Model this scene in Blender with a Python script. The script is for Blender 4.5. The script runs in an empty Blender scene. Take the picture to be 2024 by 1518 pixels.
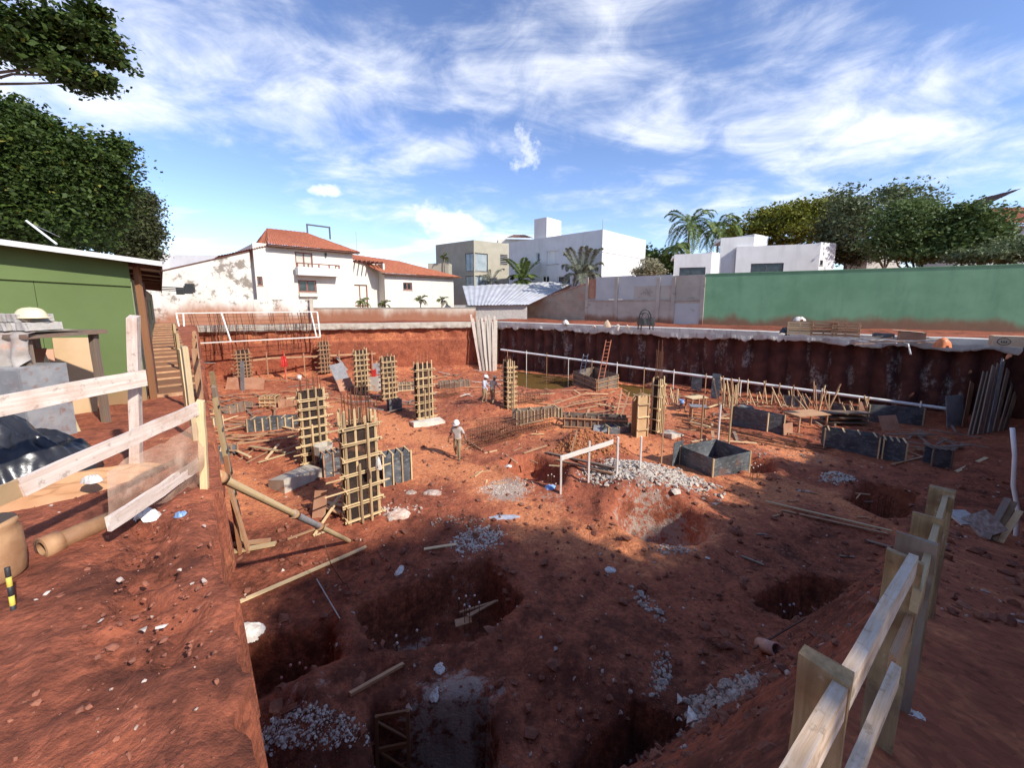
import bpy, bmesh, math, random
import numpy as np
from mathutils import Vector, Matrix

random.seed(11)
SC = bpy.context.scene
COL = SC.collection
R = math.radians

# ---------------------------------------------------------------- camera
PW, PH, FPX, PITCH, HZN, CAMZ = 2024.0, 1518.0, 760.0, R(8.0), 598.0, 6.5
PPY = HZN + FPX * math.tan(PITCH)
cd = bpy.data.cameras.new('camera'); cam = bpy.data.objects.new('camera', cd); COL.objects.link(cam)
cam.location = (0, 0, CAMZ); cam.rotation_euler = (R(90) - PITCH, 0, 0)
cd.sensor_width = 36.0; cd.lens = 36.0 * FPX / PW; cd.shift_y = (PPY - PH / 2) / PW
cd.clip_start = 0.05; cd.clip_end = 3000
SC.camera = cam

# ---------------------------------------------------------------- sky, sun, exposure
SKY_LOC = (1.7, 8.4, 0)
SUN_H = Vector((0.80, -0.60, 0)).normalized(); SUN_E = R(37)
wd = bpy.data.worlds.new('World'); SC.world = wd; wd.use_nodes = True
nt = wd.node_tree; nt.nodes.clear()
def N(t, **k):
    n = nt.nodes.new(t)
    for a, b in k.items(): setattr(n, a, b)
    return n
LK = lambda a, b: nt.links.new(a, b)
out = N('ShaderNodeOutputWorld'); bg = N('ShaderNodeBackground'); bg.inputs[1].default_value = 0.15
sky = N('ShaderNodeTexSky', sky_type='NISHITA', sun_disc=False)
sky.sun_elevation = SUN_E; sky.sun_rotation = math.atan2(SUN_H.x, SUN_H.y); sky.altitude = 900
sky.air_density = 1.0; sky.dust_density = 0.15; sky.ozone_density = 3.0
tc = N('ShaderNodeTexCoord'); sep = N('ShaderNodeSeparateXYZ'); LK(tc.outputs['Generated'], sep.inputs[0])
def mth(op, a, b=None, c=None):
    n = N('ShaderNodeMath', operation=op)
    for i, v in enumerate((a, b, c)):
        if v is None: continue
        if isinstance(v, (int, float)): n.inputs[i].default_value = v
        else: LK(v, n.inputs[i])
    return n.outputs[0]
zz = mth('ADD', mth('MAXIMUM', sep.outputs[2], 0.0), 0.16)
cmb = N('ShaderNodeCombineXYZ'); LK(mth('DIVIDE', sep.outputs[0], zz), cmb.inputs[0]); LK(mth('DIVIDE', sep.outputs[1], zz), cmb.inputs[1])
def cloud(rot, scl, loc, nscale, detail, lo, hi, dist=0.6, rough=0.6):
    mp = N('ShaderNodeMapping'); mp.inputs['Rotation'].default_value = (0, 0, rot); mp.inputs['Scale'].default_value = scl; mp.inputs['Location'].default_value = loc
    LK(cmb.outputs[0], mp.inputs[0])
    ns = N('ShaderNodeTexNoise'); ns.inputs['Scale'].default_value = nscale; ns.inputs['Detail'].default_value = detail
    ns.inputs['Roughness'].default_value = rough; ns.inputs['Distortion'].default_value = dist
    LK(mp.outputs[0], ns.inputs[0])
    mr = N('ShaderNodeMapRange', interpolation_type='SMOOTHSTEP'); mr.inputs[1].default_value = lo; mr.inputs[2].default_value = hi
    LK(ns.outputs[0], mr.inputs[0]); return mr.outputs[0]
def nz(rot, scl, loc, nscale, detail, dist, rough):
    mp = N('ShaderNodeMapping'); mp.inputs['Rotation'].default_value = (0, 0, rot); mp.inputs['Scale'].default_value = scl; mp.inputs['Location'].default_value = loc
    LK(cmb.outputs[0], mp.inputs[0])
    ns = N('ShaderNodeTexNoise'); ns.inputs['Scale'].default_value = nscale; ns.inputs['Detail'].default_value = detail
    ns.inputs['Roughness'].default_value = rough; ns.inputs['Distortion'].default_value = dist
    LK(mp.outputs[0], ns.inputs[0]); return ns.outputs[0]
def ramp(v, lo, hi, a=0.0, b=1.0):
    mr = N('ShaderNodeMapRange', interpolation_type='SMOOTHSTEP'); mr.inputs[1].default_value = lo; mr.inputs[2].default_value = hi; mr.inputs[3].default_value = a; mr.inputs[4].default_value = b
    LK(v, mr.inputs[0]); return mr.outputs[0]
big = nz(R(25), (0.75, 1.0, 1), SKY_LOC, 0.85, 3, 0.25, 0.5)            # where cloud gathers
veil = nz(R(-38), (0.6, 1.15, 1), (3.1, 0.7, 0), 1.5, 12, 0.8, 0.62)    # combed cirrus
curd = nz(R(10), (1, 1, 1), (6.3, 2.2, 0), 4.0, 9, 0.6, 0.60)           # curdled small texture
mix_ = mth('ADD', mth('MULTIPLY', big, 0.90), mth('ADD', mth('MULTIPLY', veil, 0.75), mth('MULTIPLY', curd, 0.42)))
m2 = ramp(mix_, 0.96, 1.36)
m2 = mth('MULTIPLY', m2, ramp(curd, 0.25, 0.6, 0.72, 1.0))
# small fair-weather cumulus low over the roofs
def puff(px, py, r, rz, amt=0.85):
    x = (px - PW / 2) / FPX; y = -(py - PPY) / FPX; c, s = math.cos(PITCH), math.sin(PITCH)
    d = Vector((x, c + y * s, -s + y * c)).normalized()
    vs = N('ShaderNodeVectorMath', operation='SUBTRACT'); LK(tc.outputs['Generated'], vs.inputs[0]); vs.inputs[1].default_value = d
    ns = N('ShaderNodeTexNoise'); ns.inputs['Scale'].default_value = 0.62 / r; ns.inputs['Detail'].default_value = 8; ns.inputs['Roughness'].default_value = 0.62; LK(tc.outputs['Generated'], ns.inputs[0])
    vm = N('ShaderNodeVectorMath', operation='MULTIPLY'); LK(vs.outputs[0], vm.inputs[0]); vm.inputs[1].default_value = (1 / r, 1 / r, 1 / rz)
    ln = N('ShaderNodeVectorMath', operation='LENGTH'); LK(vm.outputs[0], ln.inputs[0])
    v = mth('ADD', ln.outputs['Value'], mth('MULTIPLY', mth('SUBTRACT', ns.outputs[0], 0.5), 4.5))
    return ramp(v, 1.0, 0.3, 0.0, amt)
for a in ((890, 437, 0.085, 0.035), (1045, 302, 0.05, 0.04, 0.6), (640, 377, 0.05, 0.013, 0.7)):
    m2 = mth('MAXIMUM', m2, puff(*a))
hor = N('ShaderNodeMapRange'); hor.inputs[1].default_value = 0.0; hor.inputs[2].default_value = 0.25; hor.inputs[3].default_value = 0.5; hor.inputs[4].default_value = 0.0
LK(sep.outputs[2], hor.inputs[0])
m3 = mth('MINIMUM', mth('ADD', mth('MULTIPLY', m2, 0.88), mth('MULTIPLY', hor.outputs[0], 0.16)), 1.0)
hsv = N('ShaderNodeHueSaturation'); hsv.inputs['Saturation'].default_value = 1.03; hsv.inputs['Value'].default_value = 1.0; hsv.inputs['Hue'].default_value = 0.510
LK(sky.outputs[0], hsv.inputs['Color'])
mx = N('ShaderNodeMix', data_type='RGBA'); LK(m3, mx.inputs[0]); LK(hsv.outputs[0], mx.inputs[6]); mx.inputs[7].default_value = (5.8, 5.9, 6.15, 1)
LK(mx.outputs[2], bg.inputs[0]); LK(bg.outputs[0], out.inputs[0])
sl = bpy.data.lights.new('sun', 'SUN'); sl.energy = 3.9; sl.angle = R(1.2); sl.color = (1.0, 0.945, 0.87)
so = bpy.data.objects.new('sun', sl); COL.objects.link(so); so.location = (20, -15, 40)
so.rotation_euler = (-(SUN_H * math.cos(SUN_E) + Vector((0, 0, math.sin(SUN_E))))).to_track_quat('-Z', 'Y').to_euler()
SC.view_settings.view_transform = 'Standard'; SC.view_settings.look = 'None'; SC.view_settings.gamma = 1; SC.view_settings.exposure = 0.62
SC.view_settings.use_curve_mapping = False
SC.cycles.max_bounces = 6; SC.cycles.transparent_max_bounces = 12; SC.cycles.caustics_reflective = False; SC.cycles.caustics_refractive = False

# ---------------------------------------------------------------- photo pixel -> place
def ray(px, py):
    x = (px - PW / 2) / FPX; y = -(py - PPY) / FPX; c, s = math.cos(PITCH), math.sin(PITCH)
    return Vector((x, c + y * s, -s + y * c))
def G(px, py, z=0.0):
    d = ray(px, py); t = (z - CAMZ) / d.z
    return Vector((d.x * t, d.y * t, z))
def D(px, py, y):
    d = ray(px, py); t = y / d.y
    return Vector((d.x * t, y, CAMZ + d.z * t))
def V2(v): return Vector((v[0], v[1], 0))

# ---------------------------------------------------------------- noise
def _h(ix, iy, s):
    n = (ix * 374761393 + iy * 668265263 + s * 974634777) & 0x7fffffff
    n = ((n ^ (n >> 13)) * 1274126177) & 0x7fffffff
    return ((n ^ (n >> 16)) & 0xffff) / 65535.0
def vnoise(x, y, s=0):
    x = np.asarray(x, float); y = np.asarray(y, float)
    ix = np.floor(x).astype(np.int64); iy = np.floor(y).astype(np.int64); fx = x - ix; fy = y - iy
    fx = fx * fx * (3 - 2 * fx); fy = fy * fy * (3 - 2 * fy)
    a = _h(ix, iy, s); b = _h(ix + 1, iy, s); c = _h(ix, iy + 1, s); d = _h(ix + 1, iy + 1, s)
    return (a + (b - a) * fx) * (1 - fy) + (c + (d - c) * fx) * fy
def fbm(x, y, f, o=3, s=0):
    r = 0; a = 1.0; t = 0
    for k in range(o):
        r = r + a * (vnoise(np.asarray(x) * f + 17.3 * k, np.asarray(y) * f - 9.1 * k, s + k) - 0.5) * 2; t += a; a *= 0.5; f *= 2.03
    return r / t
def sstep(a, b, x):
    t = np.clip((np.asarray(x, float) - a) / (b - a), 0, 1); return t * t * (3 - 2 * t)
def poly_sd(x, y, P):
    """signed distance, positive inside"""
    x = np.asarray(x, float); y = np.asarray(y, float)
    d = np.full(x.shape, 1e9); ins = np.zeros(x.shape, bool); n = len(P)
    for i in range(n):
        x0, y0 = P[i][0], P[i][1]; x1, y1 = P[(i + 1) % n][0], P[(i + 1) % n][1]
        ex, ey = x1 - x0, y1 - y0; L = ex * ex + ey * ey + 1e-12
        t = np.clip(((x - x0) * ex + (y - y0) * ey) / L, 0, 1)
        d = np.minimum(d, np.hypot(x - x0 - t * ex, y - y0 - t * ey))
        c = ((y0 > y) != (y1 > y)) & (x < (x1 - x0) * (y - y0) / (y1 - y0 + 1e-12) + x0)
        ins ^= c
    return np.where(ins, d, -d)
def line_d(x, y, pts):
    d = np.full(np.shape(x), 1e9)
    for a, b in zip(pts[:-1], pts[1:]):
        ex, ey = b[0] - a[0], b[1] - a[1]; L = ex * ex + ey * ey + 1e-12
        t = np.clip(((x - a[0]) * ex + (y - a[1]) * ey) / L, 0, 1)
        d = np.minimum(d, np.hypot(x - a[0] - t * ex, y - a[1] - t * ey))
    return d

# ---------------------------------------------------------------- object helpers
def tag(o, label=None, cat=None, group=None, kind=None):
    if label: o['label'] = label
    if cat: o['category'] = cat
    if group: o['group'] = group
    if kind: o['kind'] = kind
    return o
WM = {}
def link(o, parent=None, M=None):
    COL.objects.link(o)
    M = M if M is not None else Matrix.Identity(4)
    WM[o.name] = M
    if parent is not None:
        o.parent = parent; o.matrix_basis = WM[parent.name].inverted() @ M
    else: o.matrix_basis = M
    return o
def thing(name, label, cat, loc=(0, 0, 0), rz=0.0, group=None):
    o = bpy.data.objects.new(name, None); o.empty_display_size = 0.2
    link(o, None, Matrix.Translation(Vector(loc)) @ Matrix.Rotation(rz, 4, 'Z'))
    return tag(o, label, cat, group)
def mesh(name, vs, fs, mat=None, smooth=False):
    m = bpy.data.meshes.new(name); m.from_pydata([tuple(v) for v in vs], [], fs); m.update()
    if mat: m.materials.append(mat)
    if smooth: m.polygons.foreach_set('use_smooth', [True] * len(m.polygons))
    return m
def obj(name, m, parent=None, M=None):
    return link(bpy.data.objects.new(name, m), parent, M)
def grid_mesh(name, X, Y, Z, mat, keep=None, attrs=None, smooth=True):
    """X,Y,Z are (n,m) arrays"""
    n, mm = X.shape; idx = np.arange(n * mm).reshape(n, mm)
    q = np.stack([idx[:-1, :-1], idx[:-1, 1:], idx[1:, 1:], idx[1:, :-1]], -1).reshape(-1, 4)
    if keep is not None: q = q[keep.reshape(-1)]
    used = np.zeros(n * mm, bool); used[q.reshape(-1)] = True; mp = np.cumsum(used) - 1
    co = np.stack([X, Y, Z], -1).reshape(-1, 3)[used]; q = mp[q]
    m = bpy.data.meshes.new(name); m.vertices.add(len(co)); m.vertices.foreach_set('co', co.astype(np.float32).ravel())
    m.loops.add(len(q) * 4); m.loops.foreach_set('vertex_index', q.astype(np.int32).ravel())
    m.polygons.add(len(q)); m.polygons.foreach_set('loop_start', np.arange(len(q), dtype=np.int32) * 4)
    m.polygons.foreach_set('loop_total', np.full(len(q), 4, np.int32))
    m.polygons.foreach_set('use_smooth', np.full(len(q), smooth))
    m.update(calc_edges=True); m.validate()
    if attrs:
        for k, a in attrs.items():
            at = m.attributes.new(k, 'FLOAT', 'POINT'); at.data.foreach_set('value', a.reshape(-1)[used].astype(np.float32))
    if mat: m.materials.append(mat)
    return m

# ---------------------------------------------------------------- materials
def new_mat(name):
    m = bpy.data.materials.new(name); m.use_nodes = True; t = m.node_tree; b = t.nodes['Principled BSDF']
    return m, t, b
def nd(t, typ, **k):
    n = t.nodes.new(typ)
    for a, b in k.items(): setattr(n, a, b)
    return n
def noise(t, co, scale, detail=4, rough=0.55, vec=None):
    n = nd(t, 'ShaderNodeTexNoise'); n.inputs['Scale'].default_value = scale; n.inputs['Detail'].default_value = detail; n.inputs['Roughness'].default_value = rough
    if vec:
        mp = nd(t, 'ShaderNodeMapping'); mp.inputs['Scale'].default_value = vec; t.links.new(co, mp.inputs[0]); co = mp.outputs[0]
    t.links.new(co, n.inputs[0]); return n.outputs[0]
def mrange(t, v, a, b, c=0.0, d=1.0, smooth=True):
    n = nd(t, 'ShaderNodeMapRange'); n.interpolation_type = 'SMOOTHSTEP' if smooth else 'LINEAR'
    for i, x in enumerate((a, b, c, d)): n.inputs[i + 1].default_value = x
    t.links.new(v, n.inputs[0]); return n.outputs[0]
def mixc(t, f, a, b, blend='MIX'):
    n = nd(t, 'ShaderNodeMix', data_type='RGBA', blend_type=blend)
    for i, x in ((0, f), (6, a), (7, b)):
        if isinstance(x, (int, float)): n.inputs[i].default_value = x
        elif isinstance(x, tuple): n.inputs[i].default_value = (*x, 1) if len(x) == 3 else x
        else: t.links.new(x, n.inputs[i])
    return n.outputs[2]
def mm(t, op, a, b=0.0):
    n = nd(t, 'ShaderNodeMath', operation=op)
    for i, x in enumerate((a, b)):
        if isinstance(x, (int, float)): n.inputs[i].default_value = x
        else: t.links.new(x, n.inputs[i])
    return n.outputs[0]
def bump(t, b, h, strength=0.4, dist=0.02):
    n = nd(t, 'ShaderNodeBump'); n.inputs['Strength'].default_value = strength; n.inputs['Distance'].default_value = dist
    t.links.new(h, n.inputs['Height']); t.links.new(n.outputs[0], b.inputs['Normal'])
def wpos(t): return nd(t, 'ShaderNodeNewGeometry').outputs['Position']
def opos(t): return nd(t, 'ShaderNodeTexCoord').outputs['Object']
def attr(t, nme):
    n = nd(t, 'ShaderNodeAttribute'); n.attribute_name = nme; return n.outputs['Fac']

def m_plain(name, c1, c2, scale=3.0, rough=0.8, bmp=0.2, bscale=25, metal=0.0, var=0.25, dirt=None, dirt_amt=0.5):
    """two-tone mottled surface in world space, varied per object; optional soil smears"""
    m, t, b = new_mat(name); p = wpos(t)
    c = mixc(t, mrange(t, noise(t, p, scale, 6), 0.3, 0.7), c1, c2)
    oi = nd(t, 'ShaderNodeObjectInfo')
    c = mixc(t, 1.0, c, mixc(t, mrange(t, oi.outputs['Random'], 0, 1, 0, 1, False), (1 - var,) * 3, (1 + var * 0.6,) * 3), 'MULTIPLY')
    if dirt: c = mixc(t, mrange(t, noise(t, p, scale * 1.7, 7, 0.65), 0.62 - 0.3 * dirt_amt, 0.75), c, dirt)
    t.links.new(c, b.inputs['Base Color']); b.inputs['Roughness'].default_value = rough; b.inputs['Metallic'].default_value = metal
    if bmp: bump(t, b, noise(t, p, bscale, 5), bmp, 0.02)
    return m
def m_wood(name, c1, c2, dirt=(0.30, 0.11, 0.05), dirt_amt=0.4, rough=0.75, var=0.3, g3=(1.6, 9, 9), splash=0.0):
    """sawn timber: grain runs along the piece's own X"""
    m, t, b = new_mat(name); o = opos(t); p = wpos(t); oi = nd(t, 'ShaderNodeObjectInfo')
    sh = nd(t, 'ShaderNodeVectorMath', operation='ADD'); t.links.new(o, sh.inputs[0])
    cx = nd(t, 'ShaderNodeCombineXYZ'); t.links.new(mm(t, 'MULTIPLY', oi.outputs['Random'], 30.0), cx.inputs[0]); t.links.new(mm(t, 'MULTIPLY', oi.outputs['Random'], 57.0), cx.inputs[1])
    t.links.new(cx.outputs[0], sh.inputs[1]); s = sh.outputs[0]
    g = noise(t, s, 1.0, 6, 0.65, g3)
    c = mixc(t, mrange(t, g, 0.3, 0.72), c1, c2)
    c = mixc(t, 1.0, c, mixc(t, oi.outputs['Random'], (1 - var,) * 3, (1 + 0.5 * var,) * 3), 'MULTIPLY')
    c = mixc(t, mm(t, 'MULTIPLY', mrange(t, noise(t, p, 3.1, 6, 0.65), 0.45, 0.75), dirt_amt), c, dirt)
    if splash:
        c = mixc(t, mm(t, 'MULTIPLY', mrange(t, noise(t, p, 17, 7, 0.7), 0.55, 0.66), splash), c, tuple(x * 0.45 for x in c1))
        c = mixc(t, mm(t, 'MULTIPLY', mrange(t, noise(t, p, 9, 7, 0.72), 0.60, 0.70), splash), c, (0.62, 0.55, 0.48))
    t.links.new(c, b.inputs['Base Color']); b.inputs['Roughness'].default_value = rough
    bump(t, b, g, 0.35, 0.01); return m
MT = {}
MT['pine'] = m_wood('pine_timber', (0.60, 0.41, 0.205), (0.76, 0.57, 0.32), dirt_amt=0.3, var=0.4)
MT['pine_new'] = m_wood('fresh_timber', (0.66, 0.47, 0.24), (0.80, 0.63, 0.38), dirt_amt=0.15)
MT['timber'] = m_wood('dusty_timber', (0.38, 0.20, 0.10), (0.56, 0.34, 0.19), dirt_amt=0.6)
MT['old'] = m_wood('weathered_timber', (0.17, 0.12, 0.085), (0.30, 0.23, 0.17), dirt_amt=0.45)
MT['wash'] = m_wood('limewashed_board', (0.56, 0.43, 0.35), (0.74, 0.63, 0.55), dirt=(0.46, 0.28, 0.19), dirt_amt=0.75, var=0.12, g3=(2.2, 40, 40), splash=0.6)
MT['white_wood'] = m_wood('white_painted_timber', (0.72, 0.66, 0.58), (0.82, 0.78, 0.72), dirt=(0.5, 0.3, 0.2), dirt_amt=0.35, var=0.1)
MT['postwood'] = m_wood('thick_post_timber', (0.23, 0.145, 0.068), (0.38, 0.25, 0.125), dirt=(0.12, 0.07, 0.04), dirt_amt=0.6, var=0.1, g3=(2.2, 40, 40), splash=0.5)
MT['stair'] = m_wood('stair_board', (0.22, 0.10, 0.045), (0.32, 0.15, 0.065), dirt_amt=0.7)
MT['ply_brown'] = m_plain('brown_plywood', (0.36, 0.16, 0.09), (0.47, 0.25, 0.15), 1.5, 0.7, 0.1, dirt=(0.5, 0.3, 0.18), dirt_amt=0.3)
MT['ply_tan'] = m_plain('tan_plywood', (0.42, 0.27, 0.13), (0.50, 0.33, 0.18), 2.5, 0.75, 0.1)
def film(name, a, b_, c_, rgh=0.55):
    m, t, b = new_mat(name); p = wpos(t)
    c = mixc(t, mrange(t, noise(t, p, 1.7, 5), 0.35, 0.7), a, b_)
    c = mixc(t, mm(t, 'MULTIPLY', mrange(t, noise(t, p, 4.5, 8, 0.72, (1, 1, 2.2)), 0.5, 0.68), 0.6), c, c_)
    c = mixc(t, mm(t, 'MULTIPLY', mrange(t, noise(t, p, 2.1, 6, 0.6), 0.55, 0.75), 0.5), c, (0.27, 0.11, 0.06))
    t.links.new(c, b.inputs['Base Color']); b.inputs['Roughness'].default_value = rgh; bump(t, b, noise(t, p, 30, 4), 0.1, 0.01); return m
MT['film'] = film('black_film_plywood', (0.055, 0.062, 0.068), (0.12, 0.135, 0.145), (0.32, 0.33, 0.33))
MT['film_dark'] = film('dark_film_plywood', (0.018, 0.010, 0.007), (0.036, 0.019, 0.013), (0.085, 0.048, 0.032), 0.9)
MT['film_pale'] = film('pale_film_plywood', (0.19, 0.195, 0.20), (0.27, 0.27, 0.275), (0.42, 0.40, 0.37))
MT['mudply'] = film('mud_caked_plywood', (0.13, 0.10, 0.075), (0.23, 0.18, 0.135), (0.36, 0.29, 0.22))
MT['rebar'] = m_plain('rusty_rebar', (0.11, 0.045, 0.025), (0.20, 0.085, 0.045), 8, 0.7, 0.2, metal=0.3)
MT['steel'] = m_plain('scuffed_steel', (0.33, 0.34, 0.35), (0.45, 0.45, 0.44), 6, 0.5, 0.1, metal=0.4, dirt=(0.35, 0.16, 0.09), dirt_amt=0.4)
MT['rust_paint'] = m_plain('red_oxide_steel', (0.42, 0.12, 0.06), (0.52, 0.19, 0.10), 6, 0.6, 0.1)
MT['pvc'] = m_plain('white_pvc', (0.74, 0.73, 0.71), (0.82, 0.81, 0.79), 4, 0.4, 0.0, var=0.05, dirt=(0.55, 0.32, 0.22), dirt_amt=0.1)
MT['concrete'] = m_plain('raw_concrete', (0.40, 0.36, 0.30), (0.56, 0.52, 0.45), 1.6, 0.9, 0.35, 18, dirt=(0.40, 0.22, 0.13), dirt_amt=0.35)
MT['concrete_pale'] = m_plain('pale_concrete', (0.52, 0.46, 0.37), (0.66, 0.60, 0.50), 2.5, 0.9, 0.3, 20, dirt=(0.42, 0.20, 0.11), dirt_amt=0.35)
MT['rubble'] = m_plain('broken_concrete', (0.30, 0.245, 0.20), (0.58, 0.50, 0.42), 11, 0.95, 0.5, 30, dirt=(0.30, 0.14, 0.085), dirt_amt=0.75)
MT['pebble'] = m_plain('pale_pebbles', (0.42, 0.28, 0.21), (0.66, 0.56, 0.48), 9, 0.95, 0.3, 30, dirt=(0.36, 0.15, 0.08), dirt_amt=0.5)
MT['clod'] = m_plain('soil_clods', (0.20, 0.07, 0.042), (0.33, 0.125, 0.07), 5, 0.95, 0.6, 40)
MT['white_plastic'] = m_plain('white_sack', (0.60, 0.54, 0.47), (0.76, 0.72, 0.66), 9, 0.5, 0.4, 25, dirt=(0.5, 0.3, 0.2), dirt_amt=0.3)
MT['blue_plastic'] = m_plain('blue_plastic', (0.12, 0.26, 0.55), (0.30, 0.47, 0.72), 9, 0.4, 0.3, 25)
MT['black_plastic'] = m_plain('black_plastic', (0.012, 0.012, 0.014), (0.03, 0.03, 0.034), 2, 0.28, 0.35, 7, var=0.1)
MT['clear_sheet'] = m_plain('dusty_clear_sheeting', (0.42, 0.36, 0.31), (0.60, 0.55, 0.50), 4, 0.35, 0.5, 9, dirt=(0.45, 0.25, 0.16), dirt_amt=0.4)
MT['brown_tarp'] = m_plain('soil_stained_tarp', (0.40, 0.19, 0.08), (0.50, 0.27, 0.13), 3, 0.7, 0.4, 12)
MT['red_plastic'] = m_plain('red_plastic', (0.55, 0.03, 0.03), (0.65, 0.06, 0.05), 4, 0.4, 0.0)
MT['orange_plastic'] = m_plain('orange_plastic', (0.65, 0.16, 0.04), (0.72, 0.24, 0.08), 4, 0.5, 0.0)
MT['yellow'] = m_plain('yellow_paint', (0.62, 0.45, 0.05), (0.70, 0.55, 0.10), 4, 0.5, 0.0)
MT['black'] = m_plain('black_paint', (0.02, 0.02, 0.02), (0.035, 0.035, 0.035), 4, 0.5, 0.1)
MT['cream_plastic'] = m_plain('cream_helmet', (0.74, 0.62, 0.38), (0.80, 0.69, 0.46), 4, 0.35, 0.0, var=0.02)
MT['white_hat'] = m_plain('white_helmet', (0.74, 0.74, 0.72), (0.82, 0.82, 0.80), 4, 0.35, 0.0, var=0.02)
MT['block'] = m_plain('grey_block', (0.44, 0.41, 0.37), (0.58, 0.55, 0.50), 6, 0.9, 0.4, 25, dirt=(0.5, 0.33, 0.22), dirt_amt=0.3)
MT['clay'] = m_plain('clay_pipe', (0.42, 0.22, 0.16), (0.54, 0.32, 0.24), 6, 0.8, 0.2, 20)
MT['mud_pipe'] = m_plain('muddy_pipe', (0.27, 0.13, 0.06), (0.42, 0.24, 0.12), 5, 0.7, 0.3, 14)
MT['pale_board'] = m_wood('pale_grey_board', (0.46, 0.40, 0.31), (0.62, 0.56, 0.46), dirt_amt=0.25)
MT['pinkcap'] = m_plain('pink_cap', (0.55, 0.20, 0.18), (0.62, 0.28, 0.25), 4, 0.5, 0.0)
MT['blue_grey'] = m_plain('blue_grey_film', (0.36, 0.38, 0.46), (0.5, 0.52, 0.58), 4, 0.35, 0.2)
MT['clay_soil'] = m_plain('orange_spoil', (0.36, 0.13, 0.045), (0.52, 0.21, 0.08), 5, 0.95, 0.5, 30)
MT['rubble_white'] = m_plain('white_broken_concrete', (0.48, 0.40, 0.32), (0.76, 0.68, 0.58), 11, 0.95, 0.5, 30, dirt=(0.34, 0.19, 0.13), dirt_amt=0.35)
MT['card'] = m_plain('cardboard', (0.52, 0.37, 0.24), (0.60, 0.45, 0.31), 4, 0.85, 0.1)

def m_soil(name, wall=False):
    m, t, b = new_mat(name); p = wpos(t)
    big = noise(t, p, 0.35, 4, 0.6); mid = noise(t, p, 1.7, 6, 0.65); fin = noise(t, p, 14, 5, 0.65)
    tone = attr(t, 'tone'); grey = attr(t, 'grey')
    v = mm(t, 'ADD', tone, mm(t, 'MULTIPLY', mm(t, 'SUBTRACT', mid, 0.5), 1.25)); v = mm(t, 'ADD', v, mm(t, 'MULTIPLY', mm(t, 'SUBTRACT', noise(t, p, 6, 5, 0.7), 0.5), 0.8)); v = mm(t, 'ADD', v, mm(t, 'MULTIPLY', mm(t, 'SUBTRACT', big, 0.5), 0.6))
    c = mixc(t, mrange(t, v, 0.05, 0.55), (0.122, 0.038, 0.022), (0.345, 0.103, 0.053))
    c = mixc(t, mrange(t, v, 0.5, 1.05), c, (0.62, 0.232, 0.102))
    v3 = nd(t, 'ShaderNodeTexVoronoi'); v3.inputs['Scale'].default_value = 17.0; t.links.new(p, v3.inputs['Vector']); sv = nd(t, 'ShaderNodeSeparateColor'); t.links.new(v3.outputs['Color'], sv.inputs[0])
    c = mixc(t, 1.0, c, mixc(t, sv.outputs[0], (0.78, 0.76, 0.75), (1.16, 1.14, 1.12)), 'MULTIPLY')
    c = mixc(t, mrange(t, fin, 0.62, 0.78, 0, 0.55), c, (0.56, 0.30, 0.19))
    c = mixc(t, mm(t, 'MULTIPLY', mrange(t, mm(t, 'ADD', grey, mm(t, 'ADD', mm(t, 'MULTIPLY', mm(t, 'SUBTRACT', mid, 0.5), 1.6), mm(t, 'MULTIPLY', mm(t, 'SUBTRACT', noise(t, p, 8, 6, 0.7), 0.5), 1.8))), 0.40, 0.75), 0.85), c, (0.36, 0.29, 0.24))
    t.links.new(c, b.inputs['Base Color']); b.inputs['Roughness'].default_value = 0.93; b.inputs['Specular IOR Level'].default_value = 0.25
    h = mm(t, 'ADD', mm(t, 'MULTIPLY', noise(t, p, 7, 6, 0.7), 1.0), mm(t, 'MULTIPLY', noise(t, p, 45, 5, 0.75), 0.5))
    for sc_, am in ((9.0, 0.55), (26.0, 0.45)):
        vo = nd(t, 'ShaderNodeTexVoronoi'); vo.inputs['Scale'].default_value = sc_; t.links.new(p, vo.inputs['Vector'])
        h = mm(t, 'SUBTRACT', h, mm(t, 'MULTIPLY', mm(t, 'MULTIPLY', vo.outputs['Distance'], am), mrange(t, mid, 0.35, 0.6)))
    bump(t, b, h, 0.7, 0.05); return m
MT['soil'] = m_soil('red_soil')
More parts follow.
